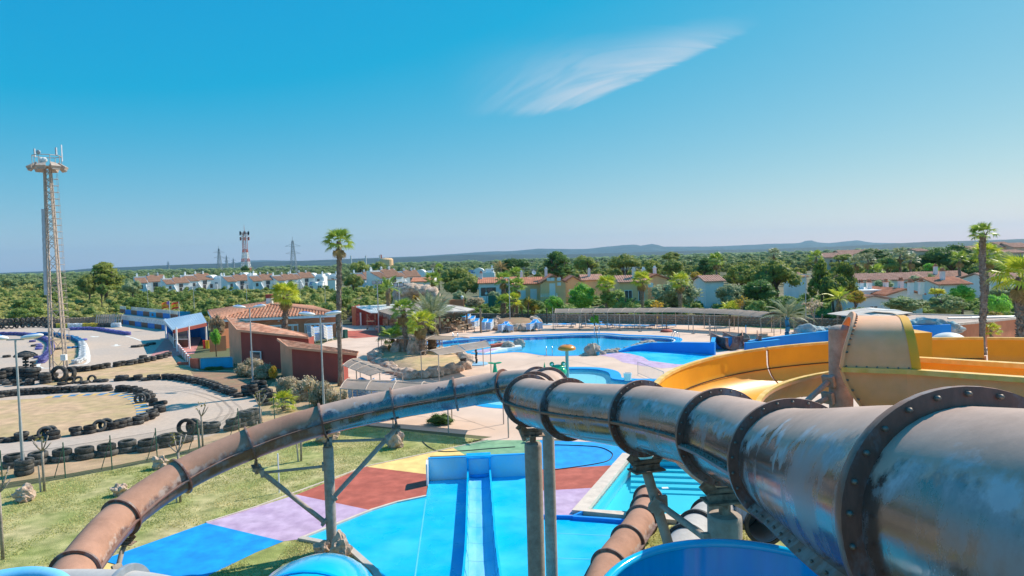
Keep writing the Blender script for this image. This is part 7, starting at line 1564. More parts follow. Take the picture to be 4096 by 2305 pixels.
MB().add([p+V(v.x*.75, v.y*.6, .5+v.z*.5) for v in q], f).build('body', MATS['frog_green'], o, smooth=True)
MB().add([p+V(v.x*.55, -.35+v.y*.45, .95+v.z*.22) for v in q], f).build('head', MATS['frog_green'], o, smooth=True)
for s in (-.5,.45): e = MB().add([p+V(s+v.x*.2, -.25+v.y*.2, 1.2+v.z*.2) for v in q], f).build('eye_bulge', MATS['frog_green'], o, smooth=True); MB().add([p+V(s+.02+v.x*.1, -.40+v.y*.07, 1.2+v.z*.1) for v in q], f).build('eye', MATS['plastic_white'], e, smooth=True)
p = G(2179,1505); o = link('green_spike', MB().lathe([(.16,0),(.13,.5),(.0,1.25)], 12).mesh('green_spike', MATS['frog_green'], True)); o.location = p; tag(o, 'green cone spike left of the frog figure', 'water feature')
for lb, u, v, r_, h in (('blue round shower tray with dark twisted post right of the palm island',1906,1458,1.12,1.9),('blue round shower tray with dark post left of the long shade roof',2188,1300,.8,2.6)):
    p = G(u,v); o = thing('shower', lb, 'shower', p[:]); MB().lathe([(r_,0),(r_,.1),(r_*.93,.12),(0,.10)], 28, p).build('tray', MATS['pebble_blue'], o, smooth=R(40)); mb = MB()
    for k in range(int(h/.22)): mb.lathe([(.09,0),(.13,.16),(.08,.2)], 9, p+V(.03*math.sin(k*2),.03*math.cos(k*2),.1+.22*k))
    mb.build('trunk_post', MATS['black_bark'], o)
p = G(1853,1477); o = link('stone_urn', MB().lathe([(.16,0),(.10,.15),(.12,.5),(.3,.9),(.32,1.0),(.26,.95),(0,.9)], 14).mesh('stone_urn', MATS['black_bark'], R(50))); o.location = p; tag(o, 'dark stone urn at the right end of the palm island', 'urn')
p0, p1 = G(2552,1500), G(2655,1545); o = thing('crowd_barrier', 'galvanised crowd barrier behind the brown tube', 'barrier', p0[:])
MB().pipe([p0, p0+V(0,0,1.1), p1+V(0,0,1.1), p1], .022, 6).build('frame', MATS['galv'], o); MB().cyl(p0+V(0,0,.15), p1+V(0,0,.15), .018, n=6).build('rail', MATS['galv'], o)
for k in range(1,22): q = p0.lerp(p1,k/22); MB().cyl(q+V(0,0,.15), q+V(0,0,1.1), .008, n=4).build('bar', MATS['galv'], o)
# ------------------------------------------------------------------ blue lane walls and brown slide mouths on the right
def lane_wall(label, px, hs, t=.3):
    pts = [G(u,v) for u, v in px]; o = thing('lane_wall', label, 'wall', pts[0][:])
    for i in range(len(pts)-1):
        a, b = pts[i], pts[i+1]; d = (b-a).normalized(); s = V(-d.y,d.x,0)*t; mb = MB(); h0, h1 = hs[i], hs[i+1]
        mb.add([a, b, b+s, a+s, a+V(0,0,h0), b+V(0,0,h1), b+s+V(0,0,h1), a+s+V(0,0,h0)], [(0,1,5,4),(1,2,6,5),(2,3,7,6),(3,0,4,7)]).build('wall_face', MATS['splash_deep'], o)
        mb = MB(); mb.add([a+V(0,0,h0+.001)-s*.15, b+V(0,0,h1+.001)-s*.15, b+s*1.15+V(0,0,h1+.001), a+s*1.15+V(0,0,h0+.001), a+V(0,0,h0+.07)-s*.15, b+V(0,0,h1+.07)-s*.15, b+s*1.15+V(0,0,h1+.07), a+s*1.15+V(0,0,h0+.07)], [(4,5,6,7),(0,1,5,4),(2,3,7,6),(1,2,6,5),(3,0,4,7)]).build('coping', MATS['coping_blue'], o)
    return o
lane_wall('long blue lane wall right of the swimming pool', [(2478,1411),(2530,1405),(2600,1403),(2700,1409),(2858,1421)], [.1,.45,.75,.95,1.15]); lane_wall('short blue wall with sloping end beside the brown slide mouths', [(2858,1420),(2862,1396),(2950,1394)], [1.2,1.15,1.1]); lane_wall('blue splash wall right of the slide mouths', [(3000,1398),(3110,1388),(3220,1380),(3340,1368)], [.8,1.0,1.15,1.2]); lane_wall('low blue cross wall before the slide mouths', [(2985,1404),(3120,1392)], [.75,.8])
for i, (u, v) in enumerate(((2936,1402),(3004,1396))):
    p = G(u,v); o = thing('slide_mouth', 'left brown slide mouth behind the blue walls' if i == 0 else 'right brown slide mouth behind the blue walls', 'water slide', p[:]); dr = V(-.35,1,0).normalized() if i == 0 else V(.3,1,0).normalized()
    pr = [(.72*math.cos(math.pi+math.pi*k/12), .75+.72*math.sin(math.pi+math.pi*k/12)) for k in range(13)]; pr = [(-.72,1.35)] + pr + [(.72,1.35)]; po = [(x*1.12,z*1.0) for x, z in pr]
    MB().sweep([p, p+dr*1.4, p+dr*3+V(0,0,.3)], pr+po[::-1], True, True).build('trough', MATS['tube_faded'], o, smooth=R(40)); MB().sweep([p-dr*.06, p+dr*.05], [(x*1.0,z) for x, z in pr]+[(x*1.3,z) for x, z in po][::-1], True, True).build('end_flange', MATS['flange_worn'], o)
p = G(2973,1385); o = thing('cable_drum', 'round straw-coloured wooden disc leaning behind the slide mouths', 'disc', p[:]); MB().lathe([(0,-.05),(.7,-.05),(.75,0),(.7,.05),(0,.05)], 24, p+V(0,0,.72), (.1,-1,.2)).build('disc', MATS['thatch'], o); MB().bar(p+V(-.5,-.2,.8), p+V(1.1,-.25,.82), .05).build('bar', MATS['galv'], o)
o = thing('painted_rock', 'blue-tinged artificial rock on the right blue wall', 'rock', G(3260,1362)[:])
M('rock_blue', (.36,.37,.36), .85, .25, 2, .8, 9, col2=(.10,.36,.44), c2scale=1.2, c2lo=.5, c2hi=.7)
for i, (u, v, s) in enumerate(((3230,1372,1.3),(3265,1368,1.0),(3295,1366,.9),(3320,1364,.8))): MB().rock(G(u,v)+V(0,0,.9+s*.2), s, s*.7, s*.62, i+31, 3, .4).build('stone', MATS['rock_blue'], o, smooth=True)
o = thing('cave_slide', 'blue cave-like slide entry with grey rocks and pale dome behind the yellow flume', 'water slide', G(3700,1400)[:])
for i, (u, v, s) in enumerate(((3640,1304,1.0),(3690,1296,1.05),(3745,1300,1.0),(3795,1308,.85),(3822,1318,.7))): MB().rock(at(u,v,58), s, s*.7, s*.5, i+51, 3, .4).build('stone', MATS['rock_blue'], o, smooth=True)
q = at(3700,1345,57); MB().box((q.x-1.7,q.y,0),(q.x+2.2,q.y+1.5,q.z+.9)).build('blue_wall', MATS['splash_deep'], o); q2, f2 = ICO[3]; c = at(3795,1350,55); MB().add([V(c.x+v.x*1.3, c.y+v.y*1.2, c.z-.35+v.z*.75) for v in q2], f2).build('pale_dome', MATS['roof_grey'], o, smooth=True)
# hoses on the paint
for lb, px in (('thin dark hose looping over the blue painted ground behind the pillars', [(2220,1782),(2320,1785),(2400,1792),(2445,1812),(2448,1830),(2420,1850),(2320,1868),(2215,1882)]),('thin dark hose crossing the green paint', [(1690,1768),(1715,1790),(1760,1808),(1850,1806),(1950,1798),(2060,1790)])):
    o = link('hose', MB().pipe(spline([G(u,v)+V(0,0,.035) for u, v in px], 6), .022, 6).mesh('hose', MATS['dark_steel'])); tag(o, lb, 'hose')
# ------------------------------------------------------------------ houses beyond the park
M('house_white', (.74,.73,.72), .85, .06, .5); M('house_yellow', (.90,.56,.29), .9, .08, .6, .2, 20); M('roof_brown', (.31,.165,.105), .9, .2, 1); M('roof_orange', (.52,.215,.12), .85, .2, 1.2, .3, 8, col2=(.44,.17,.10), c2scale=.8); M('roof_pink', (.48,.26,.19), .85, .2, 1.2, .3, 8, col2=(.40,.20,.14), c2scale=.8); M('house_pink', (.70,.46,.32), .9, .08, .6); M('shutter_green', (.02,.06,.05), .6); M('trim_orange', (.5,.26,.08), .7); M('solar', (.05,.09,.16), .2, .1, 2)
def pbox(o, nm, m_, x0, y0, z0, x1, y1, z1): return MB().box((x0,y0,z0),(x1,y1,z1)).build(nm, MATS[m_], o, absolute=False)
def window(o, x, y, z, w, h, fm='house_white', gm='glass', t=.06, axis='y'):
    f = pbox(o, 'window', fm, x-w/2-.1, y-t, z-.1, x+w/2+.1, y, z+h+.1); MB().box((x-w/2,y-t-.015,z),(x+w/2,y-t,z+h)).build('pane', MATS[gm], f, absolute=False); MB().box((x-.04,y-t-.03,z),(x+.04,y-t-.016,z+h)).build('mullion', MATS[fm], f, absolute=False); return f
def chimney(o, x, y, z, h=1.3, cap='house_white'):
    c = pbox(o, 'chimney', 'house_white', x-.3, y-.3, z, x+.3, y+.3, z+h); MB().box((x-.4,y-.4,z+h),(x+.4,y+.4,z+h+.12)).box((x-.2,y-.2,z+h+.12),(x+.2,y+.2,z+h+.5)).build('chimney_cap', MATS[cap], c, absolute=False)
def mono(o, x0, x1, y0, y1, zf, zb, roof, wall='house_white', ov=.25, rolls=True):
    # block whose roof rises from the front (y0, zf) to the back (y1, zb)
    mb = MB(); mb.add([V(x0,y0,0),V(x1,y0,0),V(x1,y1,0),V(x0,y1,0),V(x0,y0,zf),V(x1,y0,zf),V(x1,y1,zb),V(x0,y1,zb)], [(0,1,5,4),(1,2,6,5),(2,3,7,6),(3,0,4,7),(4,5,6,7)]); mb.build('wall', MATS[wall], o, absolute=False)
    k = (zb-zf)/(y1-y0); a = [V(x0+.15,y0-ov,zf-ov*k+.03), V(x1-.15,y0-ov,zf-ov*k+.03), V(x1-.15,y1-.1,zb-.1*k+.03), V(x0+.15,y1-.1,zb-.1*k+.03)]
    q = a + [p+V(0,0,.16) for p in a]; r_ = MB().add(q, [(3,2,1,0),(4,5,6,7),(0,1,5,4),(1,2,6,5),(2,3,7,6),(3,0,4,7)]).build('roof', MATS[roof], o, absolute=False)
    if rolls:
        mb = MB(); n = int((x1-x0)/.5)
        for i in range(n): x = x0+.3+(x1-x0-.6)*(i+.5)/n; mb.bar(a[0].lerp(a[1],0)+V(x-a[0].x,0,.19), a[3]+V(x-a[3].x,0,.19), .2, .08)
        tag(mb.build('roof_rolls', MATS[roof], r_, absolute=False), kind='stuff')
    return r_
def make_terrace():
    t = thing('terrace_house', 'x', 'house'); mono(t, 0, 7, 0, 6, 4.5, 7.2, 'roof_brown'); mono(t, -4.5, 0, -1.6, 4.5, 4.2, 6.2, 'roof_brown'); pbox(t, 'parapet', 'house_white', -4.2, 4.5, 0, .2, 7.0, 6.9); pbox(t, 'porch', 'house_white', 7.0, -2.5, 0, 7.25, 3.0, 2.6)
    MB().add([V(-1,-5.5,0),V(-1,-1.6,0),V(-1,-1.6,3.6),V(-1,-5.5,.9),V(-.7,-5.5,0),V(-.7,-1.6,0),V(-.7,-1.6,3.6),V(-.7,-5.5,.9)], [(0,3,2,1),(4,5,6,7),(3,7,6,2),(0,4,7,3)]).build('stair_wall', MATS['house_white'], t, absolute=False)
    for x, y, z in ((1.2,5.4,6.8),(-3,6,6.8),(4.6,5.4,6.8)): chimney(t, x, y, z, 1.0)
    window(t, 2.8, 0, 2.6, 1.6, 1.5, 'roof_brown'); window(t, 5.6, 0, .9, 1.0, 1.5, 'roof_brown'); window(t, -2.6, -1.6, 2.0, .9, 1.3, 'roof_brown'); window(t, 2.6, 0, .2, 1.1, 2.0, 'roof_brown'); return t
H0 = make_terrace(); bpy.context.view_layer.update(); first = [True]
def terr(label, u, d, rz=35, s=1., v=1150):
    p = at(u, v, d); loc = (p.x, d, 0)
    if first[0]: first[0] = False; H0.location = loc; H0.rotation_euler = (0,0,R(rz)); H0.scale = (s,)*3; tag(H0, label, None, 'white terrace houses'); return
    dup(H0, loc, R(rz), label, 'white terrace houses', s)
for lb, u, d in (('leftmost white terrace house with brown roof behind the scrub',592,283),('second white terrace house from the left, with outside stair',700,280),('white terrace house behind the flags and lamp post',795,300),('white terrace house left of the radio tower base',945,282),('white terrace house directly below the radio tower',1048,280),('white terrace house above the clubhouse chimney',1140,284),('white terrace house right of the chimney palm',1205,300),('white terrace house just right of the tall palm',1465,255),('white terrace house left of the floodlit lamp posts',1552,250),('white terrace house behind the drooping date palm',1625,262)): terr(lb, u, d, 28+(u*7) % 22, .86+((u*13) % 20)/100)
def simple(label, u0, u1, ve, d, dep, roof, wall, vr=None, wins=(), rz=0, chim=(), gable='x', z0=0, wm='house_white', gm='glass', name='house', shed=0):
    # box with gable roof; ridge along x ('x') or y ('y')
    a, b = at(u0,ve,d), at(u1,ve,d); w = b.x-a.x; h = (a.z+b.z)/2; t = thing(name, label, 'house', (a.x,d,0), R(rz)); rise = (at((u0+u1)/2,vr,d+dep/2).z-h) if vr else 1.3; rise = max(.35, rise)
    pbox(t, 'wall', wall, 0, 0, 0, w, dep, h); o_ = .35
    if gable == 'x': rq = ([V(-o_,-o_,h), V(w+o_,-o_,h), V(w+o_,dep/2,h+rise), V(-o_,dep/2,h+rise)], [V(-o_,dep/2,h+rise), V(w+o_,dep/2,h+rise), V(w+o_,dep+o_,h), V(-o_,dep+o_,h)]); gq = [[V(0,0,h),V(0,dep,h),V(0,dep/2,h+rise*.93)],[V(w,0,h),V(w,dep,h),V(w,dep/2,h+rise*.93)]]
    else: rq = ([V(-o_,-o_,h), V(w/2,-o_,h+rise), V(w/2,dep+o_,h+rise), V(-o_,dep+o_,h)], [V(w/2,-o_,h+rise), V(w+o_,-o_,h), V(w+o_,dep+o_,h), V(w/2,dep+o_,h+rise)]); gq = [[V(0,0,h),V(w,0,h),V(w/2,0,h+rise*.93)],[V(0,dep,h),V(w,dep,h),V(w/2,dep,h+rise*.93)]]
    for q in rq:
        n = (q[1]-q[0]).cross(q[2]-q[0]).normalized(); n = n if n.z > 0 else -n; r_ = MB().add(q+[p+n*.14 for p in q], [(3,2,1,0),(4,5,6,7),(0,1,5,4),(1,2,6,5),(2,3,7,6),(3,0,4,7)]).build('roof', MATS[roof], t, absolute=False)
        e0, e1, f0, f1 = (q[0],q[1],q[3],q[2]) if gable == 'x' else (q[0],q[3],q[1],q[2]); mb = MB(); k = max(3,int((e1-e0).length/.42))
        for i in range(k): s = (i+.5)/k; mb.bar(e0.lerp(e1,s)+n*.17, f0.lerp(f1,s)+n*.17, .2, .09)
        tag(mb.build('roof_rolls', MATS[roof], r_, absolute=False), kind='stuff')
    for q in gq: MB().add(q, [(0,1,2)]).build('gable', MATS[wall], t, absolute=False)
    for x, z, ww, hh in wins: window(t, x*w, 0, z*h, ww, hh, wm, gm)
    for x, y in chim: chimney(t, x*w, y*dep, h+.2, rise+1.0, 'roof_orange' if wall == 'house_white' and roof != 'roof_brown' else 'house_white')
    return t
simple('low white building with orange roof right of the rock arch, left part', 1648, 1720, 1128, 190, 8, 'roof_orange', 'house_white', 1112, ((.8,.35,.8,1.0),))
simple('white row house with orange roof and dark shutters', 1915, 2062, 1134, 150, 9, 'roof_orange', 'house_white', 1112, ((.12,.45,.9,1.6),(.33,.45,1.9,1.6),(.7,.45,1.3,1.7),(.92,.45,.7,1.5)), chim=((.05,.4),), wm='shutter_green', gm='glass')
simple('ochre yellow house with red tiled roof and white shuttered windows', 2050, 2166, 1138, 146, 9, 'roof_orange', 'house_yellow', 1112, ((.3,.25,1.6,2.1),(.72,.25,1.2,2.2)), gm='house_white', chim=((.33,.6),))
t = simple('ochre yellow house wing with air conditioners and small balcony', 2164, 2262, 1134, 140, 12, 'roof_orange', 'house_yellow', 1100, (), gable='y', chim=((.3,.7),)); hz = 8.4
for x, z in ((1.2,5.2),(2.0,5.2),(3.3,5.2),(3.3,4.2)): pbox(t, 'air_conditioner', 'plastic_white', x, -.45, z, x+.75, -.02, z+.65)
pbox(t, 'shutter', 'house_white', 1.7, -.05, 2.2, 2.9, -.01, 4.7); pbox(t, 'balcony', 'house_yellow', -.2, -1.2, 0, 3.4, 0, 2.0)
for k in range(9): MB().lathe([(.07,0),(.1,.2),(.05,.45),(.08,.7)], 6, (-.1+k*.4,-1.15,2.0)).build('baluster', MATS['house_white'], t, absolute=False)
simple('ochre yellow house with brown roof behind the bright shrub', 2255, 2330, 1132, 150, 9, 'roof_pink', 'house_yellow', 1104, ((.4,.3,1.0,1.5),), gm='house_white', gable='y'); simple('ochre house with tan roof farther right behind shrubs', 2330, 2410, 1122, 160, 9, 'roof_pink', 'house_yellow', 1100, (), chim=((.4,.3),))
t = simple('ochre yellow cottage with white windows right of the shrubs', 2476, 2590, 1130, 128, 8, 'roof_pink', 'house_yellow', 1104, ((.32,.28,1.3,2.0),(.78,.3,1.0,1.9)), chim=((.6,.3),(.95,.3))); simple('gabled ochre cottage wing with an air conditioner', 2585, 2668, 1118, 132, 9, 'roof_orange', 'house_yellow', 1097, (), gable='y', chim=((.6,.4),)); pbox(t, 'air_conditioner', 'plastic_white', 5.4, -.5, 3.9, 6.3, 0, 4.7)
simple('house with pink tiled roof behind the golden shrub', 2822, 2895, 1128, 120, 8, 'roof_pink', 'house_white', 1104, ())
simple('white house glimpsed left of the dark cypress pair', 3196, 3226, 1110, 140, 8, 'roof_pink', 'house_white', 1092, ())
simple('long white house with pink roof, left section', 3410, 3512, 1124, 130, 9, 'roof_pink', 'house_white', 1097, ((.25,.35,1.2,1.4),(.75,.35,1.2,1.4)), wm='trim_orange'); simple('long white house with pink roof, middle section', 3512, 3700, 1122, 132, 9, 'roof_pink', 'house_white', 1094, ((.7,.35,1.0,1.4),)); simple('long white house with pink roof, right section', 3700, 3890, 1118, 134, 9, 'roof_pink', 'house_white', 1087, ((.9,.35,1.2,1.4),), chim=((.4,.3),))
simple('white house with broad reddish tiled roof in the right gardens', 3755, 3880, 1140, 112, 9, 'roof_orange', 'house_white', 1110, (), chim=((.45,.3),)); simple('white house at the right edge behind the palms', 3965, 4100, 1120, 118, 8, 'roof_pink', 'house_white', 1092, ())
simple('white bungalow with terracotta gables in front of the olive shrubs', 3432, 3555, 1200, 96, 8, 'roof_pink', 'house_white', 1178, ((.5,.3,1.0,1.0),), gable='y'); t = simple('bungalow roof part with white chimneys', 3550, 3690, 1182, 100, 9, 'roof_orange', 'house_white', 1152, (), gable='y', chim=((.35,-.3),(.75,-.2),(.68,.3)))
t = thing('house', 'flat white house with three capped chimneys behind the bungalow', 'house', (at(3450,1170,104).x,104,0)); w = at(3600,1170,104).x-at(3450,1170,104).x; h = at(3500,1165,104).z; pbox(t, 'wall', 'house_white', 0,0,0,w,8,h); pbox(t, 'parapet', 'house_white', -.15,-.15,h,w+.15,8.1,h+.18)
for x in (1.3,2.6,5.2): chimney(t, x, 3, h, 1.2, 'roof_orange')
for lb, u0, u1, ve, vr, d in (('far pink flats behind the right trees, left block',3300,3420,1030,1012,330),('far pink flats behind the right trees, long middle block',3370,3540,1018,1000,350),('small far pink house on the rise',3670,3715,1005,995,360),('far long pink block behind the tall right palm',3870,4010,1000,984,330),('far pink villa with two pavilion roofs, left',4010,4060,988,968,300),('far pink villa with two pavilion roofs, right',4055,4130,990,972,295),('far pink annex at the right edge',4020,4110,1012,1000,280)): simple(lb, u0, u1, ve, d, 14, 'roof_pink', 'house_pink', vr, tuple((k/5,.6,1.2,1.2) for k in range(1,5)), gm='glass', wm='house_pink')
# white domed villas
def dome(label, u, d, s, ve):
    p = at(u,ve,d); t = thing('domed_house', label, 'house', (p.x,d,0)); h = p.z; pbox(t, 'wall', 'house_white', -5*s,0,0,5*s,8,h); pbox(t, 'upper_wall', 'house_white', 1.5*s,1,0,4.6*s,6,h+1.2)
    pr = [(2.2*s*math.cos(math.pi*k/14), 2.2*s*math.sin(math.pi*k/14)*.85) for k in range(15)]; MB().add([V(x-1.0*s,.3,h+z) for x, z in pr]+[V(x-1.0*s,6,h+z) for x, z in pr], [tuple(range(15)), tuple(range(29,14,-1))]+[(i,i+15,i+16,i+1) for i in range(14)]).build('barrel_vault', MATS['house_white'], t, absolute=False)
    MB().add([V(-4.8*s,-.1,h+.05),V(-2.4*s,-.1,h+.05),V(-2.4*s,2,h+1.1),V(-4.8*s,2,h+1.1)], [(0,1,2,3)]).build('solar_panel', MATS['solar'], t, absolute=False); window(t, -3*s, 0, h*.4, 1.0, 1.3); window(t, 2.8*s, 0, h*.4, 1.2, 1.3); chimney(t, 4*s, 3, h+1.2, .8)
for lb, u, d, s, v in (('white domed house left of the radio tower',842,305,.9,1116),('white domed house at the radio tower foot',975,330,.9,1105),('white domed house right of the chimney palm, left',1250,330,1.0,1108),('white domed house right of the chimney palm, right',1310,345,.9,1106),('small white arched outhouse in the scrub',1262,240,.5,1140),('white domed house beyond the big pines',1622,300,.9,1096),('white domed house with blue window left of the broad pine',1690,290,1.0,1096),('white house cluster right of the broad pine',1925,230,.9,1092)): dome(lb, u, d, s, v)
o = thing('white_shed', 'small plain white shed in the scrub left of the tall palm', 'shed', (at(1325,1140,235).x,235,0)); pbox(o,'wall','house_white',-1.2,0,0,1.4,3,4.4); pbox(o,'roof','roof_brown',-1.4,-.1,4.4,1.6,3.1,4.55)
# ------------------------------------------------------------------ radio tower, pylons, chimneys
M('tower_red', (.42,.10,.06), .7, .2, .3); M('tower_white', (.6,.6,.6), .7, .1, .3); M('pylon_grey', (.24,.28,.31), .6, .1, .3)
def lattice(o, base, w0, w1, h, n, t, mats, nm='section'):
    for k in range(n):
        z0, z1 = h*k/n, h*(k+1)/n; a0 = w0+(w1-w0)*k/n; a1 = w0+(w1-w0)*(k+1)/n; mb = MB(); c = [(-1,-1),(1,-1),(1,1),(-1,1)]
        for i in range(4):
            p0 = V(c[i][0]*a0,c[i][1]*a0,z0); p1 = V(c[i][0]*a1,c[i][1]*a1,z1); j = (i+1) % 4; q0 = V(c[j][0]*a0,c[j][1]*a0,z0); q1 = V(c[j][0]*a1,c[j][1]*a1,z1)
            mb.bar(p0,p1,t*1.5); mb.bar(p0,q1,t); mb.bar(q0,p1,t); mb.bar(p1,q1,t)
        mb.build(nm, MATS[mats[k % len(mats)]], o, absolute=False)
d = 620; p = at(985,1100,d); h = at(981,930,d).z; o = thing('radio_tower', 'red and white lattice radio tower beyond the white houses', 'radio tower', (p.x,d,0)); lattice(o, p, 4.2, 1.6, h*.62, 9, .28, ['tower_white','tower_white','tower_red']); mb = MB()
for k in range(8):
    z0 = h*.62+h*.38*k/8; z1 = h*.62+h*.38*(k+1)/8
    for a, b in ((-1.6,-1.6),(1.6,-1.6),(1.6,1.6),(-1.6,1.6)): mb.bar((a,b,z0),(a,b,z1),.36)
    mb.bar((-1.6,-1.6,z0),(1.6,-1.6,z1),.25); mb.bar((1.6,-1.6,z0),(-1.6,-1.6,z1),.25)
mb.build('upper_section', MATS['tower_red'], o, absolute=False)
for k, z in enumerate((h*.86,h*.97,h*.99)):
    for a in range(6): t_ = a*math.pi/3; MB().box((4*math.cos(t_)-.35,4*math.sin(t_)-.35,z-1.5),(4*math.cos(t_)+.35,4*math.sin(t_)+.35,z+1.5)).build('antenna_panel', MATS['pylon_grey' if k else 'tower_red'], o, absolute=False); MB().bar((0,0,z),(4*math.cos(t_),4*math.sin(t_),z),.3).build('antenna_arm', MATS['pylon_grey'], o, absolute=False)
MB().cyl((0,0,h*.98),(0,0,h+7),.25,.1,6).build('spire', MATS['tower_red'], o, absolute=False)
def pylon(label, u, vt, d, t=.3):
    p = at(u,1100,d); h = at(u,vt,d).z; o = thing('pylon', label, 'pylon', (p.x,d,0)); lattice(o, p, h*.085, h*.018, h*.9, 8, t, ['pylon_grey']); MB().bar((0,0,h*.88),(0,0,h),t*1.5).build('peak', MATS['pylon_grey'], o, absolute=False)
    for z, w in ((.57,.19),(.76,.20)):
        mb = MB(); mb.bar((-w*h,0,h*z),(w*h,0,h*z),t); mb.bar((-w*h,0,h*z),(0,0,h*(z+.07)),t); mb.bar((w*h,0,h*z),(0,0,h*(z+.07)),t); mb.build('cross_arm', MATS['pylon_grey'], o, absolute=False)
    return o
pylon('large lattice pylon left of the tall palm', 1176, 948, 640, .18); pylon('pylon left of the radio tower on the skyline', 880, 984, 1100, .28); pylon('small far pylon between the skyline pylon and the radio tower', 909, 1018, 1900, .4); pylon('tiny far pylon closest to the radio tower', 936, 1030, 2300, .5); pylon('tiny far pylon above the left houses', 675, 1043, 2600, .5)
for lb, u, vt, d in (('left slim factory stack on the skyline right of the tall palm',1405,1023,1100),('middle slim factory stack on the skyline',1464,1023,1100),('right slim factory stack on the skyline',1520,1021,1100),('rusty slim stack beside the right factory stack',1526,1019,1105)):
    p = at(u,1060,d); h = at(u,vt,d).z; o = link('factory_stack', MB().cyl((0,0,0),(0,0,h),1.3,1.1,10).mesh('factory_stack', MATS['tower_white' if 'rusty' not in lb else 'tower_red'])); o.location = (p.x,d,0); tag(o, lb, 'chimney stack')
o = thing('storage_tank', 'squat tan tank on the skyline right of the stacks', 'tank', (at(1545,1050,1080).x,1080,0)); MB().lathe([(11,0),(11,14),(9,16),(0,17)], 20).build('shell', MATS['house_yellow'], o, absolute=False)
# tv aerials on the yellow houses
for lb, u, vb, vt, d in (('tv aerial mast on the ochre house roof, left',2096,1112,1068,150),('tv aerial with dish right of the left one',2133,1108,1075,152),('tv aerial mast above the cottage, left',2500,1106,1070,130),('tv aerial mast above the cottage, right',2543,1100,1066,130)):
    a = at(u,vb,d); b = at(u,vt,d); o = thing('tv_aerial', lb, 'aerial', a[:]); MB().cyl(a-V(0,0,1), b, .045, n=5).build('mast', MATS['galv'], o)
    mb = MB(); mb.bar(b-V(.8,0,.3), b+V(.8,0,-.3), .05)
    for k in range(6): mb.bar(b+V(-.7+k*.28,-.3,-.3), b+V(-.7+k*.28,.3,-.3), .04); mb.bar(b+V(-.7+k*.28,0,-.6), b+V(-.7+k*.28,0,0), .04)
    mb.build('antenna', MATS['galv'], o)
    if 'dish' in lb: MB().lathe([(0,0),(.35,.05),(.5,.16),(.45,.17),(0,.03)], 14, a.lerp(b,.5)+V(.1,-.3,0), (.3,-1,.4)).build('dish', MATS['white_paint'], o)
o = thing('tennis_screen', 'green windbreak screen of a court behind the globe lamp', 'screen', at(1975,1230,128)[:]); a = at(1955,1222,128); b = at(2010,1222,128); M('screen_green', (.01,.13,.10), .8, .1, 2); MB().box((a.x,127.9,.3),(b.x,128.0,3.2)).build('net', MATS['screen_green'], o)
for k in range(4): x = a.x+(b.x-a.x)*k/3; MB().cyl((x,127.8,0),(x,127.8,3.4),.06,n=6).build('post', MATS['fence_green'], o)
# ------------------------------------------------------------------ grass tufts, skid marks
leafmat('grass_blade', (.28,.30,.09), (.52,.44,.21), trans=.35)
def tufts(label, px, n, seed, ymin=14):
    P = [tuple(G(u,v)[:2]) for u, v in px]; r = np.random.default_rng(seed); xs = [p[0] for p in P]; ys = [p[1] for p in P]; pts = []
    while len(pts) < n:
        x, y = r.uniform(min(xs),max(xs)), r.uniform(max(ymin,min(ys)),max(ys))
        if inpoly(x,y,P) and mnoise.noise(Vector((x*.5,y*.5,seed))) > -.35 + .3*r.random(): pts.append((x,y,0.006))
    c = np.array(pts); a = r.uniform(0,6.28,n); w = r.uniform(.012,.03,n); h = r.uniform(.02,.07,n); l = r.uniform(-.05,.05,(n,2))
    s = np.stack([np.cos(a)*w, np.sin(a)*w, np.zeros(n)],1); t = c + np.stack([l[:,0], l[:,1], h],1); vv = np.stack([c-s, c+s, t],1).reshape(-1,3).astype(np.float32)
    me = bpy.data.meshes.new('grass'); me.vertices.add(n*3); me.vertices.foreach_set('co', vv.ravel()); me.loops.add(n*3); me.loops.foreach_set('vertex_index', np.arange(n*3,dtype=np.int32)); me.polygons.add(n); me.polygons.foreach_set('loop_start', np.arange(0,n*3,3,dtype=np.int32))
    at_ = me.attributes.new('tint','FLOAT','FACE'); tv = np.array([mnoise.noise(Vector((p[0]*.35,p[1]*.35,3))) for p in pts]); at_.data.foreach_set('value', np.clip(.5+tv*1.2+r.uniform(-.25,.25,n),0,1).astype(np.float32)); me.materials.append(MATS['grass_blade']); me.update(calc_edges=True)
    tag(link('grass', me), label, 'grass', kind='stuff')
tufts('short patchy green and straw grass of the big lawn', [(-300,2030),(0,1962),(262,1917),(449,1882),(640,1844),(830,1802),(960,1742),(1100,1702),(1395,1652),(1430,1706),(1940,1764),(1800,1790),(1464,1866),(1186,1977),(824,2089),(406,2238),(300,2420),(-400,2420)], 45000, 1)
tufts('grass strip in front of the blue painted path', [(1134,2169),(1200,2161),(1270,2176),(1400,2206),(1500,2296),(1600,2480),(700,2480),(800,2321),(1024,2214)], 9000, 2); tufts('grass patch beside the low brown tube', [(2606,2116),(2742,2096),(3060,2120),(3400,2134),(3500,2500),(2540,2500),(2564,2212)], 9000, 4)
M('rubber_mark', (.16,.14,.13), .9, .3, 2, alpha=.16)
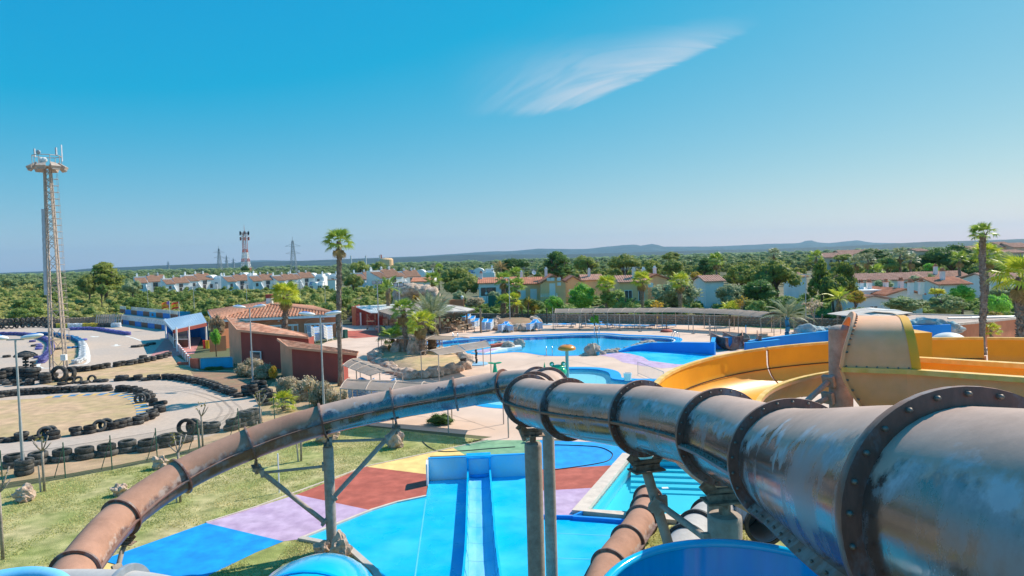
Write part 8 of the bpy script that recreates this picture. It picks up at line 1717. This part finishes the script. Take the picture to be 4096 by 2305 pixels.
for k, px in enumerate(([(0,1850),(300,1822),(600,1785),(800,1735),(900,1690),(930,1640),(860,1590),(700,1552),(450,1555),(200,1568),(0,1578)], [(0,1838),(320,1808),(620,1768),(790,1718),(870,1672),(880,1628),(800,1585),(650,1560),(420,1566),(0,1586)])):
    pts = [p+V(.12*mnoise.noise(p*.6),.12*mnoise.noise(p*.7),.0) for p in resample(spline([G(u,v) for u, v in px], 8), 1.0)]
    for off in (0, .55): mb = MB(); mb.sweep([p+V(0,0,.0195+.0001*k+.00003*off) for p in pts], [(off-.09,0),(off+.09,0)], False); mb.f = [f[::-1] for f in mb.f]; struct('skid_mark', mb, MATS['rubber_mark'])
# drain covers and deck expansion joints
M('joint_dark', (.30,.22,.18), .9, .1, 3)
for u, v in ((2463,1858),(2388,1946),(2660,1925)): p = G(u,v); struct('drain_cover', MB().poly([(p.x-.14,p.y-.1),(p.x+.14,p.y-.1),(p.x+.14,p.y+.1),(p.x-.14,p.y+.1)], .019 if u != 2660 else -.295), MATS['tile_white'])
for a, b in (((1400,1398),(1500,1375)),((1430,1380),(1600,1368)),((2270,1440),(2390,1467)),((1480,1500),(1900,1470)),((2060,1470),(2180,1440)),((1960,1505),(2100,1480)),((2640,1335),(2900,1345)),((1620,1660),(1900,1690)),((1750,1640),(1980,1720)),((2180,1330),(2600,1325))):
    p, q = G(*a), G(*b); d = (q-p).normalized(); s = V(-d.y,d.x,0)*.02; struct('deck_joint', MB().poly([(x.x,x.y) for x in (p-s,q-s,q+s,p+s)], .0105), MATS['joint_dark'])
# ------------------------------------------------------------------ air
HZ = MB().box((-9000,-190,-25),(9000,10600,330)).build('haze', None); HZ.data.materials.clear()
hm = bpy.data.materials.new('air'); hm.use_nodes = True; hn, hl = hm.node_tree.nodes, hm.node_tree.links; hn.remove(hn['Principled BSDF'])
pv = hn.new('ShaderNodeVolumePrincipled'); pv.inputs['Color'].default_value = (.40,.72,1,1); pv.inputs['Density'].default_value = .00006; pv.inputs['Anisotropy'].default_value = .2
hl.new(pv.outputs[0], hn['Material Output'].inputs['Volume']); HZ.data.materials.append(hm); tag(HZ, 'thin pale blue haze over the far hills', 'haze', kind='stuff')
